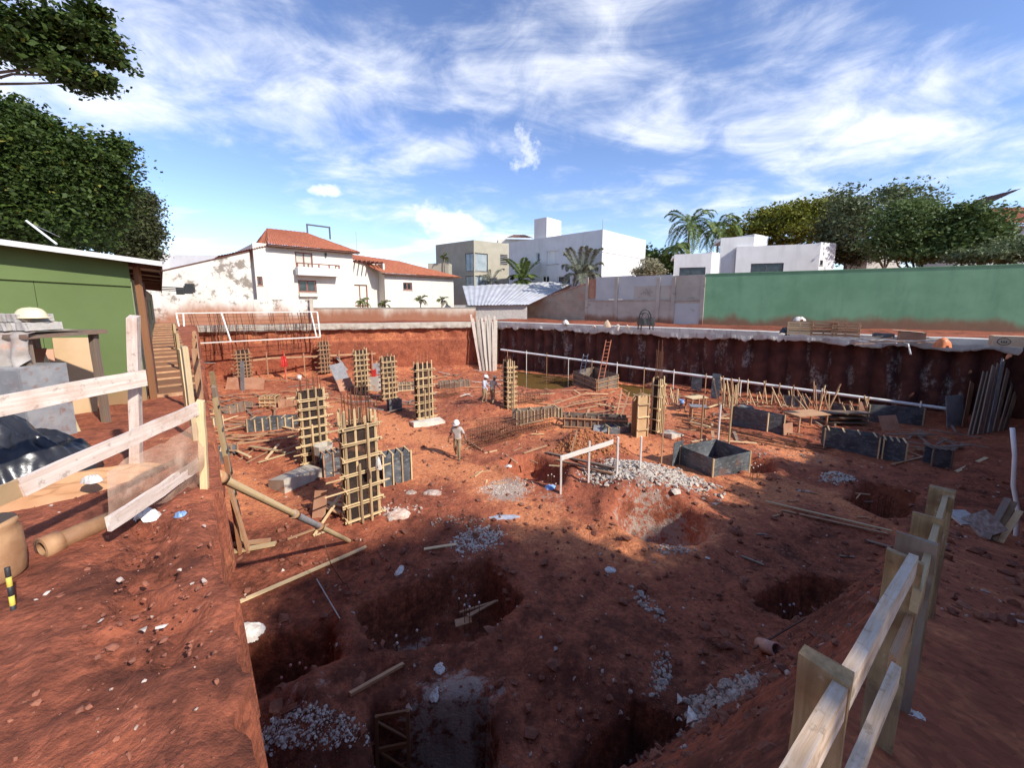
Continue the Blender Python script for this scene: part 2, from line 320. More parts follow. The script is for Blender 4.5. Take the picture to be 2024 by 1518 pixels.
# ================================================================ SETTING: the pit, the ground, the cut faces
GZ = 4.6                                    # street-level ground; pit floor is about 0
cL0 = Vector((0.15, -0.2)); L = Vector((-26.2, 31.9)); C = Vector((-1.3, 38.6)); Rr = Vector((25.6, 19.6))
FD = Vector((0.79, 0.61)).normalized(); FN = Vector((-FD.y, FD.x))          # along the front edge, and inwards
NW = Vector((0.2, -0.3))                                                     # reference point of the front edge
QW = -1.0                                                                    # front wall line
Nn = NW + FN * QW + FD * 0.2
Rf = NW + FN * QW + FD * 33.2
PIT = [Nn, Rf, Rr, C, L, cL0]
def wq(x, y):
    dx, dy = np.asarray(x) - NW.x, np.asarray(y) - NW.y
    return dx * FD.x + dy * FD.y, dx * FN.x + dy * FN.y
def gp(*pp): return [G(a, b, 0) for a, b in pp]
PITS = [  # opening outline in the photo, depth, edge softness
    (gp((700, 1197), (962, 1106), (1034, 1185), (935, 1262), (770, 1285), (728, 1258)), 1.15, 0.06),
    (gp((440, 1275), (650, 1236), (674, 1316), (560, 1372), (440, 1410)), 1.0, 0.06),
    (gp((738, 1414), (962, 1380), (990, 1600), (738, 1600)), 1.5, 0.05),
    (gp((1105, 1545), (1250, 1402), (1338, 1440), (1450, 1545)), 1.6, 0.05),
    (gp((1482, 1196), (1590, 1143), (1700, 1165), (1640, 1222), (1565, 1234)), 1.0, 0.07),
    (gp((1678, 990), (1712, 960), (1814, 974), (1797, 1020), (1745, 1024)), 1.3, 0.08),
    (gp((985, 918), (1055, 903), (1122, 930), (1112, 966), (1035, 952)), 0.8, 0.25),
    (gp((1478, 905), (1530, 915), (1530, 935), (1480, 935)), 0.5, 0.2),
]
PONDS = [gp((1010, 722), (1030, 706), (1090, 716), (1125, 735), (1140, 752), (1120, 768), (1060, 772), (1022, 760)),
         gp((1215, 752), (1240, 738), (1275, 745), (1290, 775), (1240, 782))]
CRATER = G(1305, 1030); DRY = [gp((760, 900), (880, 930), (960, 950), (1030, 1000), (1100, 1060), (1170, 1085), (1330, 1075), (1440, 1040), (1540, 960), (1640, 985), (1740, 1035)),
       gp((440, 960), (560, 1010), (640, 980)), gp((1000, 790), (1120, 840), (1260, 880), (1330, 920)), gp((640, 800), (780, 850), (880, 880)), gp((1330, 810), (1400, 850), (1600, 900))]
MOUNDS = [(G(1165, 885), 1.9, 0.75), (G(1080, 830), 1.5, 0.45), (G(1060, 790), 3.0, 0.5), (G(960, 805), 2.5, 0.4), (G(1260, 960), 2.2, 0.45),
          (G(610, 1440), 1.2, 0.45), (G(1160, 1310), 1.3, 0.25), (G(650, 1010), 1.6, 0.15), (G(1180, 775), 3.5, 0.35), (G(1650, 945), 1.1, 0.35), (G(700, 830), 4, 0.2)]
def floor_h(x, y, detail=True):
    x = np.asarray(x, float); y = np.asarray(y, float)
    h = 0.16 * fbm(x, y, 0.22, 2, 3) + 0.07 * fbm(x, y, 0.9, 3, 5)
    if detail: h = h + 0.045 * fbm(x, y, 3.2, 4, 9) + 0.05 * (0.5 - np.abs(fbm(x, y, 1.4, 4, 12))) * sstep(-0.3, 0.3, fbm(x, y, 0.35, 2, 13)) + 0.03 * np.maximum(fbm(x, y, 7.5, 2, 15), 0) + 0.07 * np.maximum(fbm(x, y, 2.1, 3, 21), 0) * sstep(-0.2, 0.4, fbm(x, y, 0.5, 2, 33))
    flat = np.ones_like(x)
    for D_ in DRY: flat = np.minimum(flat, 0.35 + 0.65 * sstep(0.3, 1.4, line_d(x, y, D_)))
    h = h * flat
    for c, r, a in MOUNDS: h = h + a * np.exp(-((x - c.x) ** 2 + (y - c.y) ** 2) / (r * r * 0.5)) * (1 + 0.35 * fbm(x, y, 1.3, 3, 41))
    # spoil berms round the pits, then the pits
    en = 0.055 * fbm(x, y, 1.5, 4, 14) + 0.04 * fbm(x, y, 6, 2, 16)
    for P, dep, sf in PITS:
        sd = poly_sd(x, y, P) + en
        h = h + 0.10 * np.exp(-((sd + 0.25) / 0.22) ** 2) - dep * sstep(-sf * 0.3, sf, sd) * (1 + 0.10 * fbm(x, y, 1.7, 2, 8))
    rc = np.hypot(x - CRATER.x, (y - CRATER.y) * 1.05) + en * 0.8
    h = h - 1.45 * (1 - sstep(0.75, 1.4, rc)) + 0.12 * np.exp(-((rc - 1.7) / 0.3) ** 2)
    for P in PONDS: h = h - 0.35 * sstep(-0.5, 0.6, poly_sd(x, y, P) + 3 * en)
    # rough toe against the cut faces
    sdp = poly_sd(x, y, [(p.x, p.y) for p in PIT])
    h = h + 0.35 * (1 - sstep(0.0, 1.3, sdp + 2.5 * en)) * sstep(9, 16, y)
    # access ramp along the front edge with its embankment
    w, q = wq(x, y)
    zr = np.clip(4.62 - 0.27 * (w - 1.0), 0, 4.62) + 0.03 * fbm(x, y, 1.2, 3, 51)
    bank = zr - 1.75 * np.maximum(q - 0.78 + 0.20 * fbm(x, y, 0.9, 4, 61), 0)
    bank = bank + 0.07 * fbm(x, y, 2.6, 4, 71) * sstep(0.8, 1.4, q)
    k = 0.28
    return np.where(bank > h + 3 * k, bank, h + k * np.log1p(np.exp(np.clip((bank - h) / k, -30, 30))) * np.where(bank > h - 3 * k, 1, 0))
def hz(x, y): return float(floor_h(np.array([x]), np.array([y]))[0])
def FL(px, py):
    p = G(px, py, 0)
    for _ in range(4): p = G(px, py, max(-0.3, min(0.6, hz(p.x, p.y))))
    return p
ys = [-2.2]
while ys[-1] < 39.5: ys.append(ys[-1] + min(0.22, max(0.05, 0.0115 * ys[-1])))
xs = [0.0]
while xs[-1] < 29: xs.append(xs[-1] + (0.065 if xs[-1] < 9 else 0.065 + 0.006 * (xs[-1] - 9)))
xs = np.array([-v for v in xs[:0:-1]] + xs); Yg, Xg = np.meshgrid(np.array(ys), xs, indexing='ij')
Zg = floor_h(Xg, Yg)
cx, cy = (Xg[:-1, :-1] + Xg[1:, 1:]) / 2, (Yg[:-1, :-1] + Yg[1:, 1:]) / 2
keep = poly_sd(cx, cy, [(p.x, p.y) for p in PIT]) > -0.45
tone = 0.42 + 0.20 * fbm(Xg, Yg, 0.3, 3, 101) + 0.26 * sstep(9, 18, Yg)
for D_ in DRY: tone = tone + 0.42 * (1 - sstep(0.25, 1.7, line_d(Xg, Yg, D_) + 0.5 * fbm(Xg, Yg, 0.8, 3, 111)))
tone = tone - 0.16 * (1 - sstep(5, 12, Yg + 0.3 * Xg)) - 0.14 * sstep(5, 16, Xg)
grey = np.zeros_like(Xg)
rc = np.hypot(Xg - CRATER.x, Yg - CRATER.y); grey = np.maximum(grey, 0.62 * (1 - sstep(0.9, 1.9, rc)))
for px, py, r, a in ((1280, 965, 1.6, 0.62), (1000, 970, 0.8, 1.1), (1080, 985, 0.7, 0.45), (590, 1430, 0.7, 0.35), (945, 1060, 0.7, 0.4), (915, 1130, 0.9, 0.35), (600, 1280, 0.6, 0.35), (890, 1420, .9, .9), (620, 1285, .5, .7), (815, 1190, .5, .7)):
    c = G(px, py); grey = np.maximum(grey, a * np.exp(-((Xg - c.x) ** 2 + (Yg - c.y) ** 2) / (r * r)))
w_, q_ = wq(Xg, Yg)
tone = np.where((q_ < 0.75) & (w_ < 18), tone * 0.3 + 0.52 + 0.1 * fbm(Xg, Yg, 0.6, 3, 131), tone)
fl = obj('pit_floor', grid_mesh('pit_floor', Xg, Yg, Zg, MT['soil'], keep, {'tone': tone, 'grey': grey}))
tag(fl, 'red earth floor of the excavated building pit', kind='structure')

# brown standing water in the two low corners
def m_water():
    m, t, b = new_mat('muddy_water'); p = wpos(t)
    t.links.new(mixc(t, noise(t, p, 0.6, 3), (0.13, 0.075, 0.022), (0.20, 0.115, 0.035)), b.inputs['Base Color'])
    b.inputs['Roughness'].default_value = 0.08; bump(t, b, noise(t, p, 5, 2), 0.05, 0.01); return m
MT['water'] = m_water()
for P in PONDS:
    c = sum((p for p in P), Vector()) / len(P)
    vs = [c + (p - c) * 1.25 for p in P]
    for v in vs: v.z = -0.12
    tag(obj('water', mesh('water', vs, [tuple(range(len(vs)))], MT['water'])), 'brown puddle standing in the low corner of the pit', kind='structure')

# street-level ground, one sheet round the pit out to the horizon
def ring_ground():
    cc = Vector((0, 20)); per = []
    n = len(PIT)
    for i in range(n):
        a, b = PIT[i], PIT[(i + 1) % n]; k = max(2, int((b - a).length / 0.5))
        per += [a.lerp(b, j / k) for j in range(k)]
    offs = [0, 0.25, 0.6, 1.1, 1.8, 2.7, 4, 6, 9, 14, 22, 40, 80, 200, 500, 1400]
    X = []; Y = []; Z = []
    for o in offs:
        rx = []; ry = []
        for p in per + per[:1]:
            d = (p - cc).normalized(); q = p + d * o; rx.append(q.x); ry.append(q.y)
        rx = np.array(rx); ry = np.array(ry)
        amp = 0.10 if o < 15 else 0.0
        X.append(rx); Y.append(ry); Z.append(np.full_like(rx, GZ - 0.03 - (0.05 if o == 0 else 0)) + (amp * fbm(rx, ry, 0.5, 3, 77) if 0 < o else 0) + (0.22 * sstep(2.0, 5.5, o) if 0 < o < 30 else 0) * np.maximum(0, fbm(rx, ry, 0.35, 2, 78)))
    X, Y, Z = map(np.array, (X, Y, Z))
    t = 0.36 + 0.25 * fbm(X, Y, 0.4, 3, 79)
    return grid_mesh('ground', X, Y, Z, MT['soil'], None, {'tone': t, 'grey': np.zeros_like(X)})
tag(obj('ground', ring_ground()), 'bare red ground round the excavation', kind='structure')

# the ledge on the left where the site hut stands: trodden, rutted soil with a ragged lip
LE0 = Vector((0.15, -0.2)); LED = (L - LE0).normalized(); LEN = Vector((-LED.y, LED.x))   # LEN points away from the pit
def LGp(px, py): return G(px, py, GZ + 0.05)
def ledge():
    s = np.concatenate([np.arange(-1.6, 6, 0.045), np.arange(6, 16, 0.12), np.arange(16, 42.2, 0.5)]); q = np.concatenate([[-0.04], np.arange(0, 5, 0.045), np.arange(5, 9.6, 0.15)])
    S, Q = np.meshgrid(s, q, indexing='ij')
    lip = (0.16 * fbm(S, S * 0, 1.1, 4, 201) + 0.12 * np.maximum(fbm(S, S * 0, 5, 3, 207), -.1)) * np.exp(-Q * 1.2)
    X = LE0.x + LED.x * S + LEN.x * (Q + lip); Y = LE0.y + LED.y * S + LEN.y * (Q + lip)
    rut = sstep(0.15, 0.5, fbm(X, Y, 1.3, 4, 203)) * sstep(0.3, 1.0, Q)
    Z = GZ + 0.06 + 0.05 * fbm(X, Y, 0.6, 3, 202) + 0.045 * fbm(X, Y, 3.2, 4, 204) * (0.4 + rut) - 0.06 * np.exp(-(Q / 0.12) ** 2)
    rl_ = [LGp(a, b_) for a, b_ in ((300, 1035), (262, 1090), (300, 1130), (270, 1190), (300, 1240), (285, 1290))]
    rd = line_d(X, Y, rl_); Z = Z + 0.018 * fbm(X, Y, 9, 3, 221) + 0.03 * np.maximum(0, fbm(X, Y, 3.5, 3, 223) - .15) - 0.11 * np.exp(-(rd / 0.2) ** 2) * (0.3 + np.abs(fbm(X, Y, 5, 4, 211)) * 2.2) + 0.05 * np.exp(-((rd - .25) / .2) ** 2) * np.maximum(fbm(X, Y, 6, 3, 213), 0)
    edge = np.minimum(sstep(-1.6, -1.2, S), 1 - sstep(8.6, 9.5, Q)); Z = GZ - 0.2 + (Z - GZ + 0.2) * edge
    Z[:, 0] -= 0.9
    t = 0.26 + 0.30 * fbm(X, Y, 0.7, 4, 205) + 0.22 * sstep(3.4, 5, S) - 0.1 * rut
    return grid_mesh('ledge', X, Y, Z, MT['soil'], None, {'tone': t, 'grey': np.zeros_like(X)})
tag(obj('ledge_ground', ledge()), 'trodden red soil ledge beside the green site hut', kind='structure')
def LZ(x, y): return GZ + 0.06
def LG(px, py): return G(px, py, GZ + 0.05)

# cut faces of the pit
def cut_face(name, P0, P1, ztop, offf, tonef, mat, step=0.12, nz=34, zbot=-0.9, greyf=None):
    d = (P1 - P0); Ln = d.length; d = d / Ln; nin = Vector((-d.y, d.x))
    s = np.linspace(0, Ln, int(Ln / step)); zz = np.linspace(zbot, ztop, nz)
    S, Zv = np.meshgrid(s, zz, indexing='ij'); o = offf(S, Zv)
    X = P0.x + d.x * S + nin.x * o; Y = P0.y + d.y * S + nin.y * o
    return grid_mesh(name, X, Y, Zv, mat, None, {'tone': tonef(S, Zv), 'grey': greyf(S, Zv) if greyf else np.zeros_like(S)})
def rough(S, Z, a=0.12, s=301): return a * fbm(S, Z, 0.6, 3, s) + 0.06 * fbm(S, Z, 2.7, 3, s + 3) + 0.12 * (4.6 - Z) / 4.6
# left cut (below the hut ledge)
m = cut_face('left_cut', Vector((LE0.x, LE0.y)) - LED * 1.5, L, GZ - 0.1, lambda S, Z: 0.22 - rough(S, Z), lambda S, Z: 0.35 + 0.2 * fbm(S, Z, 0.8, 3, 310), MT['soil'])
tag(obj('left_cut_face', m), 'sheer red earth face under the left ledge', kind='structure')
# front cut (behind the ramp)
m = cut_face('front_cut', Nn - FD * 0.5, Rf, GZ, lambda S, Z: rough(S, Z, 0.08, 321) * 0.6, lambda S, Z: 0.25 + 0.2 * fbm(S, Z, 0.8, 3, 330), MT['soil'])
tag(obj('front_cut_face', m), 'dark earth face above the access ramp', kind='structure')

# right-hand retaining wall: bored piles under a capping beam
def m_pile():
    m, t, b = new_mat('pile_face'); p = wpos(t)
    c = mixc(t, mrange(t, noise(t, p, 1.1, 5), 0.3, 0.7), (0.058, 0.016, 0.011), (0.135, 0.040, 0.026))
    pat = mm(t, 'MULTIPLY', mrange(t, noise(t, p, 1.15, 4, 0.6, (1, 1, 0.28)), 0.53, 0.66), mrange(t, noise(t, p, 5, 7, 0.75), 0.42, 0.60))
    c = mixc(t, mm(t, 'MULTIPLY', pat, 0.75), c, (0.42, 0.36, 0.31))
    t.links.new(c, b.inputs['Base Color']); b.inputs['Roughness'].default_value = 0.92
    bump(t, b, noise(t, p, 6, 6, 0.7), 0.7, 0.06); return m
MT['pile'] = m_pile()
def beam_mesh(name, P0, P1, zt, h, out_, back, rag, seed, mat):
    d = (P1 - P0); Ln = d.length; d = d / Ln; nin = Vector((-d.y, d.x))
    s = np.linspace(0, Ln, int(Ln / 0.10))
    bt = zt - h - rag * np.abs(fbm(s, s * 0, 0.9, 4, seed)) - 0.5 * rag * (fbm(s, s * 0, 4, 3, seed + 5) > 0.25) * fbm(s, s * 0, 7, 2, seed + 6)
    ot = out_ + 0.02 * fbm(s, s * 0, 0.7, 2, seed + 1)
    ob = ot + 0.10 * fbm(s, s * 0, 2.2, 3, seed + 2)
    top = zt + 0.02 * fbm(s, s * 0, 0.6, 2, seed + 9)
    rows = [(-back, top), (ot - 0.03, top), (ot, top - 0.03), (ot + 0.01, (top + bt) / 2), (ob, bt + 0.08), (ob - 0.05, bt), (-back, bt + 0.15)]
    X = np.array([P0.x + d.x * s + nin.x * o for o, z in rows]); Y = np.array([P0.y + d.y * s + nin.y * o for o, z in rows]); Z = np.array([z + 0 * s for o, z in rows])
    return grid_mesh(name, X.T, Y.T, Z.T, mat, smooth=False)
def m_beam():
    m, t, b = new_mat('capping_beam_concrete'); p = wpos(t)
    c = mixc(t, mrange(t, noise(t, p, 0.9, 6), 0.3, 0.7), (0.48, 0.445, 0.39), (0.64, 0.60, 0.53))
    c = mixc(t, mm(t, 'MULTIPLY', mrange(t, noise(t, p, 2.4, 7, 0.7, (1, 1, 0.25)), 0.56, 0.72), 0.8), c, (0.10, 0.065, 0.05))
    c = mixc(t, mm(t, 'MULTIPLY', mrange(t, noise(t, p, 1.3, 5, 0.6), 0.55, 0.75), 0.55), c, (0.36, 0.18, 0.11))
    t.links.new(c, b.inputs['Base Color']); b.inputs['Roughness'].default_value = 0.9; bump(t, b, noise(t, p, 12, 6), 0.5, 0.03); return m
MT['beam'] = m_beam()
rw = thing('retaining_wall', 'dark bored-pile retaining wall under a pale concrete beam, right of the pit', 'retaining wall', (C.x, C.y, 0))
def scallop(S, Z): return 0.10 - 0.55 + 0.36 * np.abs(np.sin(S * math.pi / 1.05)) - 0.1 + 0.06 * fbm(S, Z, 1.2, 3, 341) + 0.03 * fbm(S, Z, 5, 2, 345)
RWE = Rr + (Rr - C).normalized() * 0.3
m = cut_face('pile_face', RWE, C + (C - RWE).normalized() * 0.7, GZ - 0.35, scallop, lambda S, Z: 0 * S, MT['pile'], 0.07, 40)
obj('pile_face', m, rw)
obj('capping_beam', beam_mesh('capping_beam', RWE, C, GZ + 0.02, 0.52, 0.30, 0.35, 0.34, 401, MT['beam']), rw)
# the short return of that wall on the far right, past the ramp foot
rr = thing('retaining_wall', 'dark return wall closing the pit at the far right edge', 'retaining wall', (Rr.x, Rr.y, 0))
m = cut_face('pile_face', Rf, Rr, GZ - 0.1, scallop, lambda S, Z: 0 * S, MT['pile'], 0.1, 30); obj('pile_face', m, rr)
# back retaining wall: red earth below a concrete beam
bw = thing('retaining_wall', 'red earth retaining wall with long concrete beam across the back of the pit', 'retaining wall', (L.x, L.y, 0))
m = cut_face('earth_face', C, L, GZ - 0.3, lambda S, Z: -0.15 + 0.10 * fbm(S, Z, 0.5, 3, 351) + np.where(Z > 3.0, 0.16 * fbm(S, Z, 1.6, 4, 353) - 0.1, 0.03 * fbm(S, Z, 3, 3, 354)) ,
             lambda S, Z: 0.42 + np.where(Z > 3.0, 0.22, 0.0) * (1 + fbm(S, Z, 1.2, 3, 361)) + 0.1 * fbm(S, Z, 0.7, 3, 362), MT['soil'])
obj('earth_face', m, bw)
obj('capping_beam', beam_mesh('capping_beam', C, L, GZ + 0.03, 0.55, 0.14, 0.35, 0.10, 421, MT['concrete_pale']), bw)

# unseen hoarding added behind the camera to throw the big shadow into the pit
hb = thing('shade_hoarding', 'unseen hoarding added behind the camera to shade the pit', 'hoarding', (NW.x, NW.y, GZ))
def shade_boards(w0, w1, top, q=-1.6):
    a = NW + FD * w0 + FN * q; b_ = NW + FD * w1 + FN * q; n = int((w1 - w0) / 1.1) + 1
    for i in range(n):
        p0 = a.lerp(b_, i / n); p1 = a.lerp(b_, (i + 1) / n)
        h = top + 0.06 * random.uniform(-1, 1); t = FN * -0.018
        vs = [(p.x + o.x, p.y + o.y, z) for p in (p0, p1) for o in (Vector((0, 0)), t) for z in (GZ - 0.2, h)]
        obj('panel', mesh('hoarding_panel', vs, [(0, 1, 5, 4), (2, 6, 7, 3), (0, 2, 3, 1), (4, 5, 7, 6), (1, 3, 7, 5), (0, 4, 6, 2)], MT['ply_tan']), hb)
shade_boards(3.4, 10.0, GZ + 2.3)
# ================================================================ shared shapes
def _plank(seed, ragged=0.012, warp=0.05):
    r = random.Random(seed); vs = []; n = 6
    for i in range(n + 1):
        x = -0.5 + i / n; oy = warp * 0.35 * math.sin(i * 0.9 + seed) * r.uniform(0.3, 1); oz = warp * r.uniform(-1, 1)
        for (a, b_) in ((-0.5, -0.5), (0.5, -0.5), (0.5, 0.5), (-0.5, 0.5)):
            e = r.uniform(-ragged, ragged) if i in (0, n) else 0
            vs.append((x + e, a * (1 + r.uniform(-.05, .05)) + oy, b_ + oz))
    fs = [(3, 2, 1, 0), tuple(4 * n + k for k in range(4))]
    for i in range(n):
        for k in range(4): a = 4 * i; fs.append((a + k, a + (k + 1) % 4, a + 4 + (k + 1) % 4, a + 4 + k))
    return vs, fs
def _cube():
    vs = [(x, y, z) for x in (-.5, .5) for y in (-.5, .5) for z in (-.5, .5)]
    return vs, [(0, 1, 3, 2), (4, 6, 7, 5), (0, 4, 5, 1), (2, 3, 7, 6), (0, 2, 6, 4), (1, 5, 7, 3)]
def _cyl(n=10):
    vs = [(x, 0.5 * math.cos(2 * math.pi * i / n), 0.5 * math.sin(2 * math.pi * i / n)) for x in (-.5, .5) for i in range(n)]
    return vs, [(i, (i + 1) % n, n + (i + 1) % n, n + i) for i in range(n)] + [tuple(range(n - 1, -1, -1)), tuple(range(n, 2 * n))]
_MC = {}
def shared(kind, mat, v=0):
    k = (kind, mat, v)
    if k not in _MC:
        vs, fs = {'plank': lambda: _plank(v), 'cube': _cube, 'cyl': _cyl, 'cyl6': lambda: _cyl(6)}[kind]()
        m = mesh(kind + '_' + mat, vs, fs, MT[mat])
        if kind.startswith('cyl'):
            for p in m.polygons: p.use_smooth = len(p.vertices) == 4
        _MC[k] = m
    return _MC[k]
def frame(p0, p1, up=(0, 0, 1), roll=0.0):
    p0, p1 = Vector(p0), Vector(p1); x = p1 - p0; Ln = x.length; x = x / Ln; u = Vector(up)
    if abs(x.dot(u)) > 0.98: u = Vector((1, 0.2, 0))
    y = u.cross(x).normalized(); z = x.cross(y)
    M = Matrix(((x.x, y.x, z.x, 0), (x.y, y.y, z.y, 0), (x.z, y.z, z.z, 0), (0, 0, 0, 1)))
    M = Matrix.Translation((p0 + p1) / 2) @ M @ Matrix.Rotation(roll, 4, 'X')
    return M, Ln
def bar(name, p0, p1, w, t, mat, parent=None, roll=0.0, kind='plank', up=(0, 0, 1), bake=False):
    M, Ln = frame(p0, p1, up, roll); S = Matrix.Diagonal((Ln, w, t, 1))
    if bake:
        vs, fs = _plank(random.randrange(99)); m = mesh(name, [S @ Vector(v) for v in vs], fs, MT[mat]); return obj(name, m, parent, M)
    v = random.randrange(5) if kind == 'plank' else 0
    return obj(name, shared(kind, mat, v), parent, M @ S)
def rod(name, p0, p1, r, mat, parent=None, kind='cyl'): return bar(name, p0, p1, 2 * r, 2 * r, mat, parent, 0, kind)
def panel(name, p, u, v, th, mat, parent=None):
    """flat board: p = one corner, u and v = edge vectors, thickness th (straddling the plane)"""
    p, u, v = Vector(p), Vector(u), Vector(v); n = u.cross(v).normalized(); c = p + (u + v) / 2
    X, Y = u.normalized(), n.cross(u.normalized())
    M = Matrix(((X.x, Y.x, n.x, c.x), (X.y, Y.y, n.y, c.y), (X.z, Y.z, n.z, c.z), (0, 0, 0, 1))) @ Matrix.Diagonal((u.length, v.length, th, 1))
    return obj(name, shared('cube', mat), parent, M)
def box_at(name, lo, hi, mat, parent=None):
    lo, hi = Vector(lo), Vector(hi)
    return obj(name, shared('cube', mat), parent, Matrix.Translation((lo + hi) / 2) @ Matrix.Diagonal((*(hi - lo), 1)))
def lathe(name, prof, mat, parent=None, M=None, n=20, smooth=True):
    vs = []; fs = []
    for r, z in prof:
        for i in range(n): a = 2 * math.pi * i / n; vs.append((r * math.cos(a), r * math.sin(a), z))
    for j in range(len(prof) - 1):
        for i in range(n): fs.append((j * n + i, j * n + (i + 1) % n, (j + 1) * n + (i + 1) % n, (j + 1) * n + i))
    m = mesh(name, vs, fs, MT[mat], smooth); return obj(name, m, parent, M)
def tube_mesh(name, pts, r, mat, n=8):
    vs = []; fs = []; pts = [Vector(p) for p in pts]
    for i, p in enumerate(pts):
        d = (pts[min(i + 1, len(pts) - 1)] - pts[max(i - 1, 0)]).normalized(); a = d.orthogonal().normalized()
        if i: a = (pa - d * pa.dot(d)).normalized()
        pa = a; b_ = d.cross(a); rr_ = r[i] if isinstance(r, (list, tuple)) else r
        vs += [p + rr_ * (a * math.cos(2 * math.pi * k / n) + b_ * math.sin(2 * math.pi * k / n)) for k in range(n)]
    for i in range(len(pts) - 1):
        for k in range(n): fs.append((i * n + k, i * n + (k + 1) % n, (i + 1) * n + (k + 1) % n, (i + 1) * n + k))
    fs += [tuple(range(n - 1, -1, -1)), tuple((len(pts) - 1) * n + k for k in range(n))]
    return mesh(name, vs, fs, MT[mat], True)

# ================================================================ building materials
def m_wall(name, c1, c2, dirt=None, z0=GZ, zh=1.2, stain=None, stain_lo=0.6, rough=0.85, streak=0.0, sscale=0.9):
    """painted plaster; soil splashed up from the foot, flaked or mouldy patches"""
    m, t, b = new_mat(name); p = wpos(t)
    c = mixc(t, mrange(t, noise(t, p, 0.7, 5), 0.3, 0.7), c1, c2)
    if streak: c = mixc(t, mm(t, 'MULTIPLY', mrange(t, noise(t, p, 1.5, 6, 0.7, (1, 1, 0.15)), 0.45, 0.75), streak), c, tuple(x * 0.62 for x in c1))
    if stain: c = mixc(t, mm(t, 'MULTIPLY', mrange(t, noise(t, p, sscale, 8, 0.72), stain_lo, stain_lo + 0.08), 0.85), c, stain)
    if dirt:
        sz = nd(t, 'ShaderNodeSeparateXYZ'); t.links.new(p, sz.inputs[0])
        h = mm(t, 'DIVIDE', mm(t, 'SUBTRACT', sz.outputs[2], z0), zh)
        h = mm(t, 'ADD', h, mm(t, 'MULTIPLY', mm(t, 'SUBTRACT', noise(t, p, 0.55, 6, 0.6, (1, 1, 0.4)), 0.5), 2.0))
        c = mixc(t, mm(t, 'MULTIPLY', mrange(t, h, 1.0, 0.25), 0.92), c, mixc(t, noise(t, p, 3, 5), dirt, tuple(x * 0.7 for x in dirt)))
    t.links.new(c, b.inputs['Base Color']); b.inputs['Roughness'].default_value = rough
    bump(t, b, noise(t, p, 9, 5), 0.15, 0.02); return m
MT['plaster'] = m_wall('cream_plaster', (0.65, 0.60, 0.51), (0.72, 0.67, 0.58), streak=0.3)
MT['white'] = m_wall('white_render', (0.66, 0.65, 0.63), (0.73, 0.72, 0.70), streak=0.25)
MT['grey_and_shade'] = m_wall('grey_render_and_shade', (0.60, 0.60, 0.60), (0.67, 0.67, 0.67), streak=0.25)  # grey render, also shade painted on the white building's dim side
MT['beige'] = m_wall('olive_beige_render', (0.36, 0.33, 0.25), (0.42, 0.385, 0.30), streak=0.1)
MT['mould'] = m_wall('mouldy_white_wall', (0.72, 0.68, 0.58), (0.78, 0.74, 0.66), (0.42, 0.16, 0.07), GZ, 2.1, (0.20, 0.16, 0.12), 0.525, sscale=0.8)
MT['lowwall'] = m_wall('splashed_low_wall', (0.50, 0.42, 0.32), (0.60, 0.52, 0.42), (0.36, 0.13, 0.06), GZ, 1.5)
MT['green'] = m_wall('green_painted_wall', (0.140, 0.300, 0.165), (0.18, 0.36, 0.205), (0.27, 0.13, 0.075), GZ, 0.95, (0.25, 0.40, 0.27), 0.66, streak=0.35)
MT['patch1'] = m_wall('patched_plaster', (0.42, 0.37, 0.30), (0.52, 0.47, 0.39), (0.33, 0.15, 0.08), GZ, 0.8, (0.30, 0.26, 0.21), 0.58)
MT['patch2'] = m_wall('grey_patched_plaster', (0.47, 0.49, 0.47), (0.54, 0.55, 0.52), None, stain=(0.36, 0.30, 0.24), stain_lo=0.62)
MT['hutgreen'] = m_wall('hut_green_plywood', (0.098, 0.142, 0.042), (0.122, 0.172, 0.056), (0.35, 0.20, 0.10), GZ, 0.5, streak=0.12)
MT['hutside'] = m_wall('hut_side_sheeting', (0.22, 0.24, 0.13), (0.30, 0.31, 0.19), (0.30, 0.20, 0.10), GZ, 0.7, streak=0.5)
MT['glass'] = m_plain('window_glass', (0.02, 0.025, 0.03), (0.05, 0.06, 0.07), 2, 0.05, 0.0)
MT['curtain'] = m_plain('pale_curtain', (0.52, 0.50, 0.42), (0.60, 0.58, 0.50), 2, 0.6, 0.0)
MT['skyglass'] = m_plain('sky_lit_glass', (0.30, 0.36, 0.38), (0.42, 0.48, 0.50), 1, 0.08, 0.0)
MT['joinery'] = m_plain('red_brown_joinery', (0.20, 0.055, 0.03), (0.27, 0.085, 0.05), 5, 0.55, 0.0)
MT['dark_metal'] = m_plain('dark_metal', (0.05, 0.05, 0.055), (0.08, 0.08, 0.085), 5, 0.45, 0.0)
MT['sheet'] = m_plain('grey_roof_sheet', (0.46, 0.46, 0.48), (0.58, 0.58, 0.60), 0.8, 0.55, 0.1, dirt=(0.36, 0.33, 0.31), dirt_amt=0.4)
MT['fascia'] = m_plain('white_fascia', (0.62, 0.60, 0.57), (0.74, 0.72, 0.69), 3, 0.6, 0.1)
MT['soffit'] = m_plain('dark_roof_boarding', (0.09, 0.04, 0.028), (0.14, 0.07, 0.05), 4, 0.8, 0.1)
def m_tiles(name, scale=1.0):
    m, t, b = new_mat(name); p = wpos(t)
    c = mixc(t, mrange(t, noise(t, p, 5, 6, 0.7), 0.3, 0.7), (0.31, 0.085, 0.042), (0.46, 0.165, 0.085))
    c = mixc(t, mm(t, 'MULTIPLY', mrange(t, noise(t, p, 0.8, 5), 0.5, 0.75), 0.4), c, (0.19, 0.075, 0.05))
    t.links.new(c, b.inputs['Base Color']); b.inputs['Roughness'].default_value = 0.85; bump(t, b, noise(t, p, 12, 3), 0.3, 0.03); return m
MT['tiles'] = m_tiles('clay_roof_tiles')
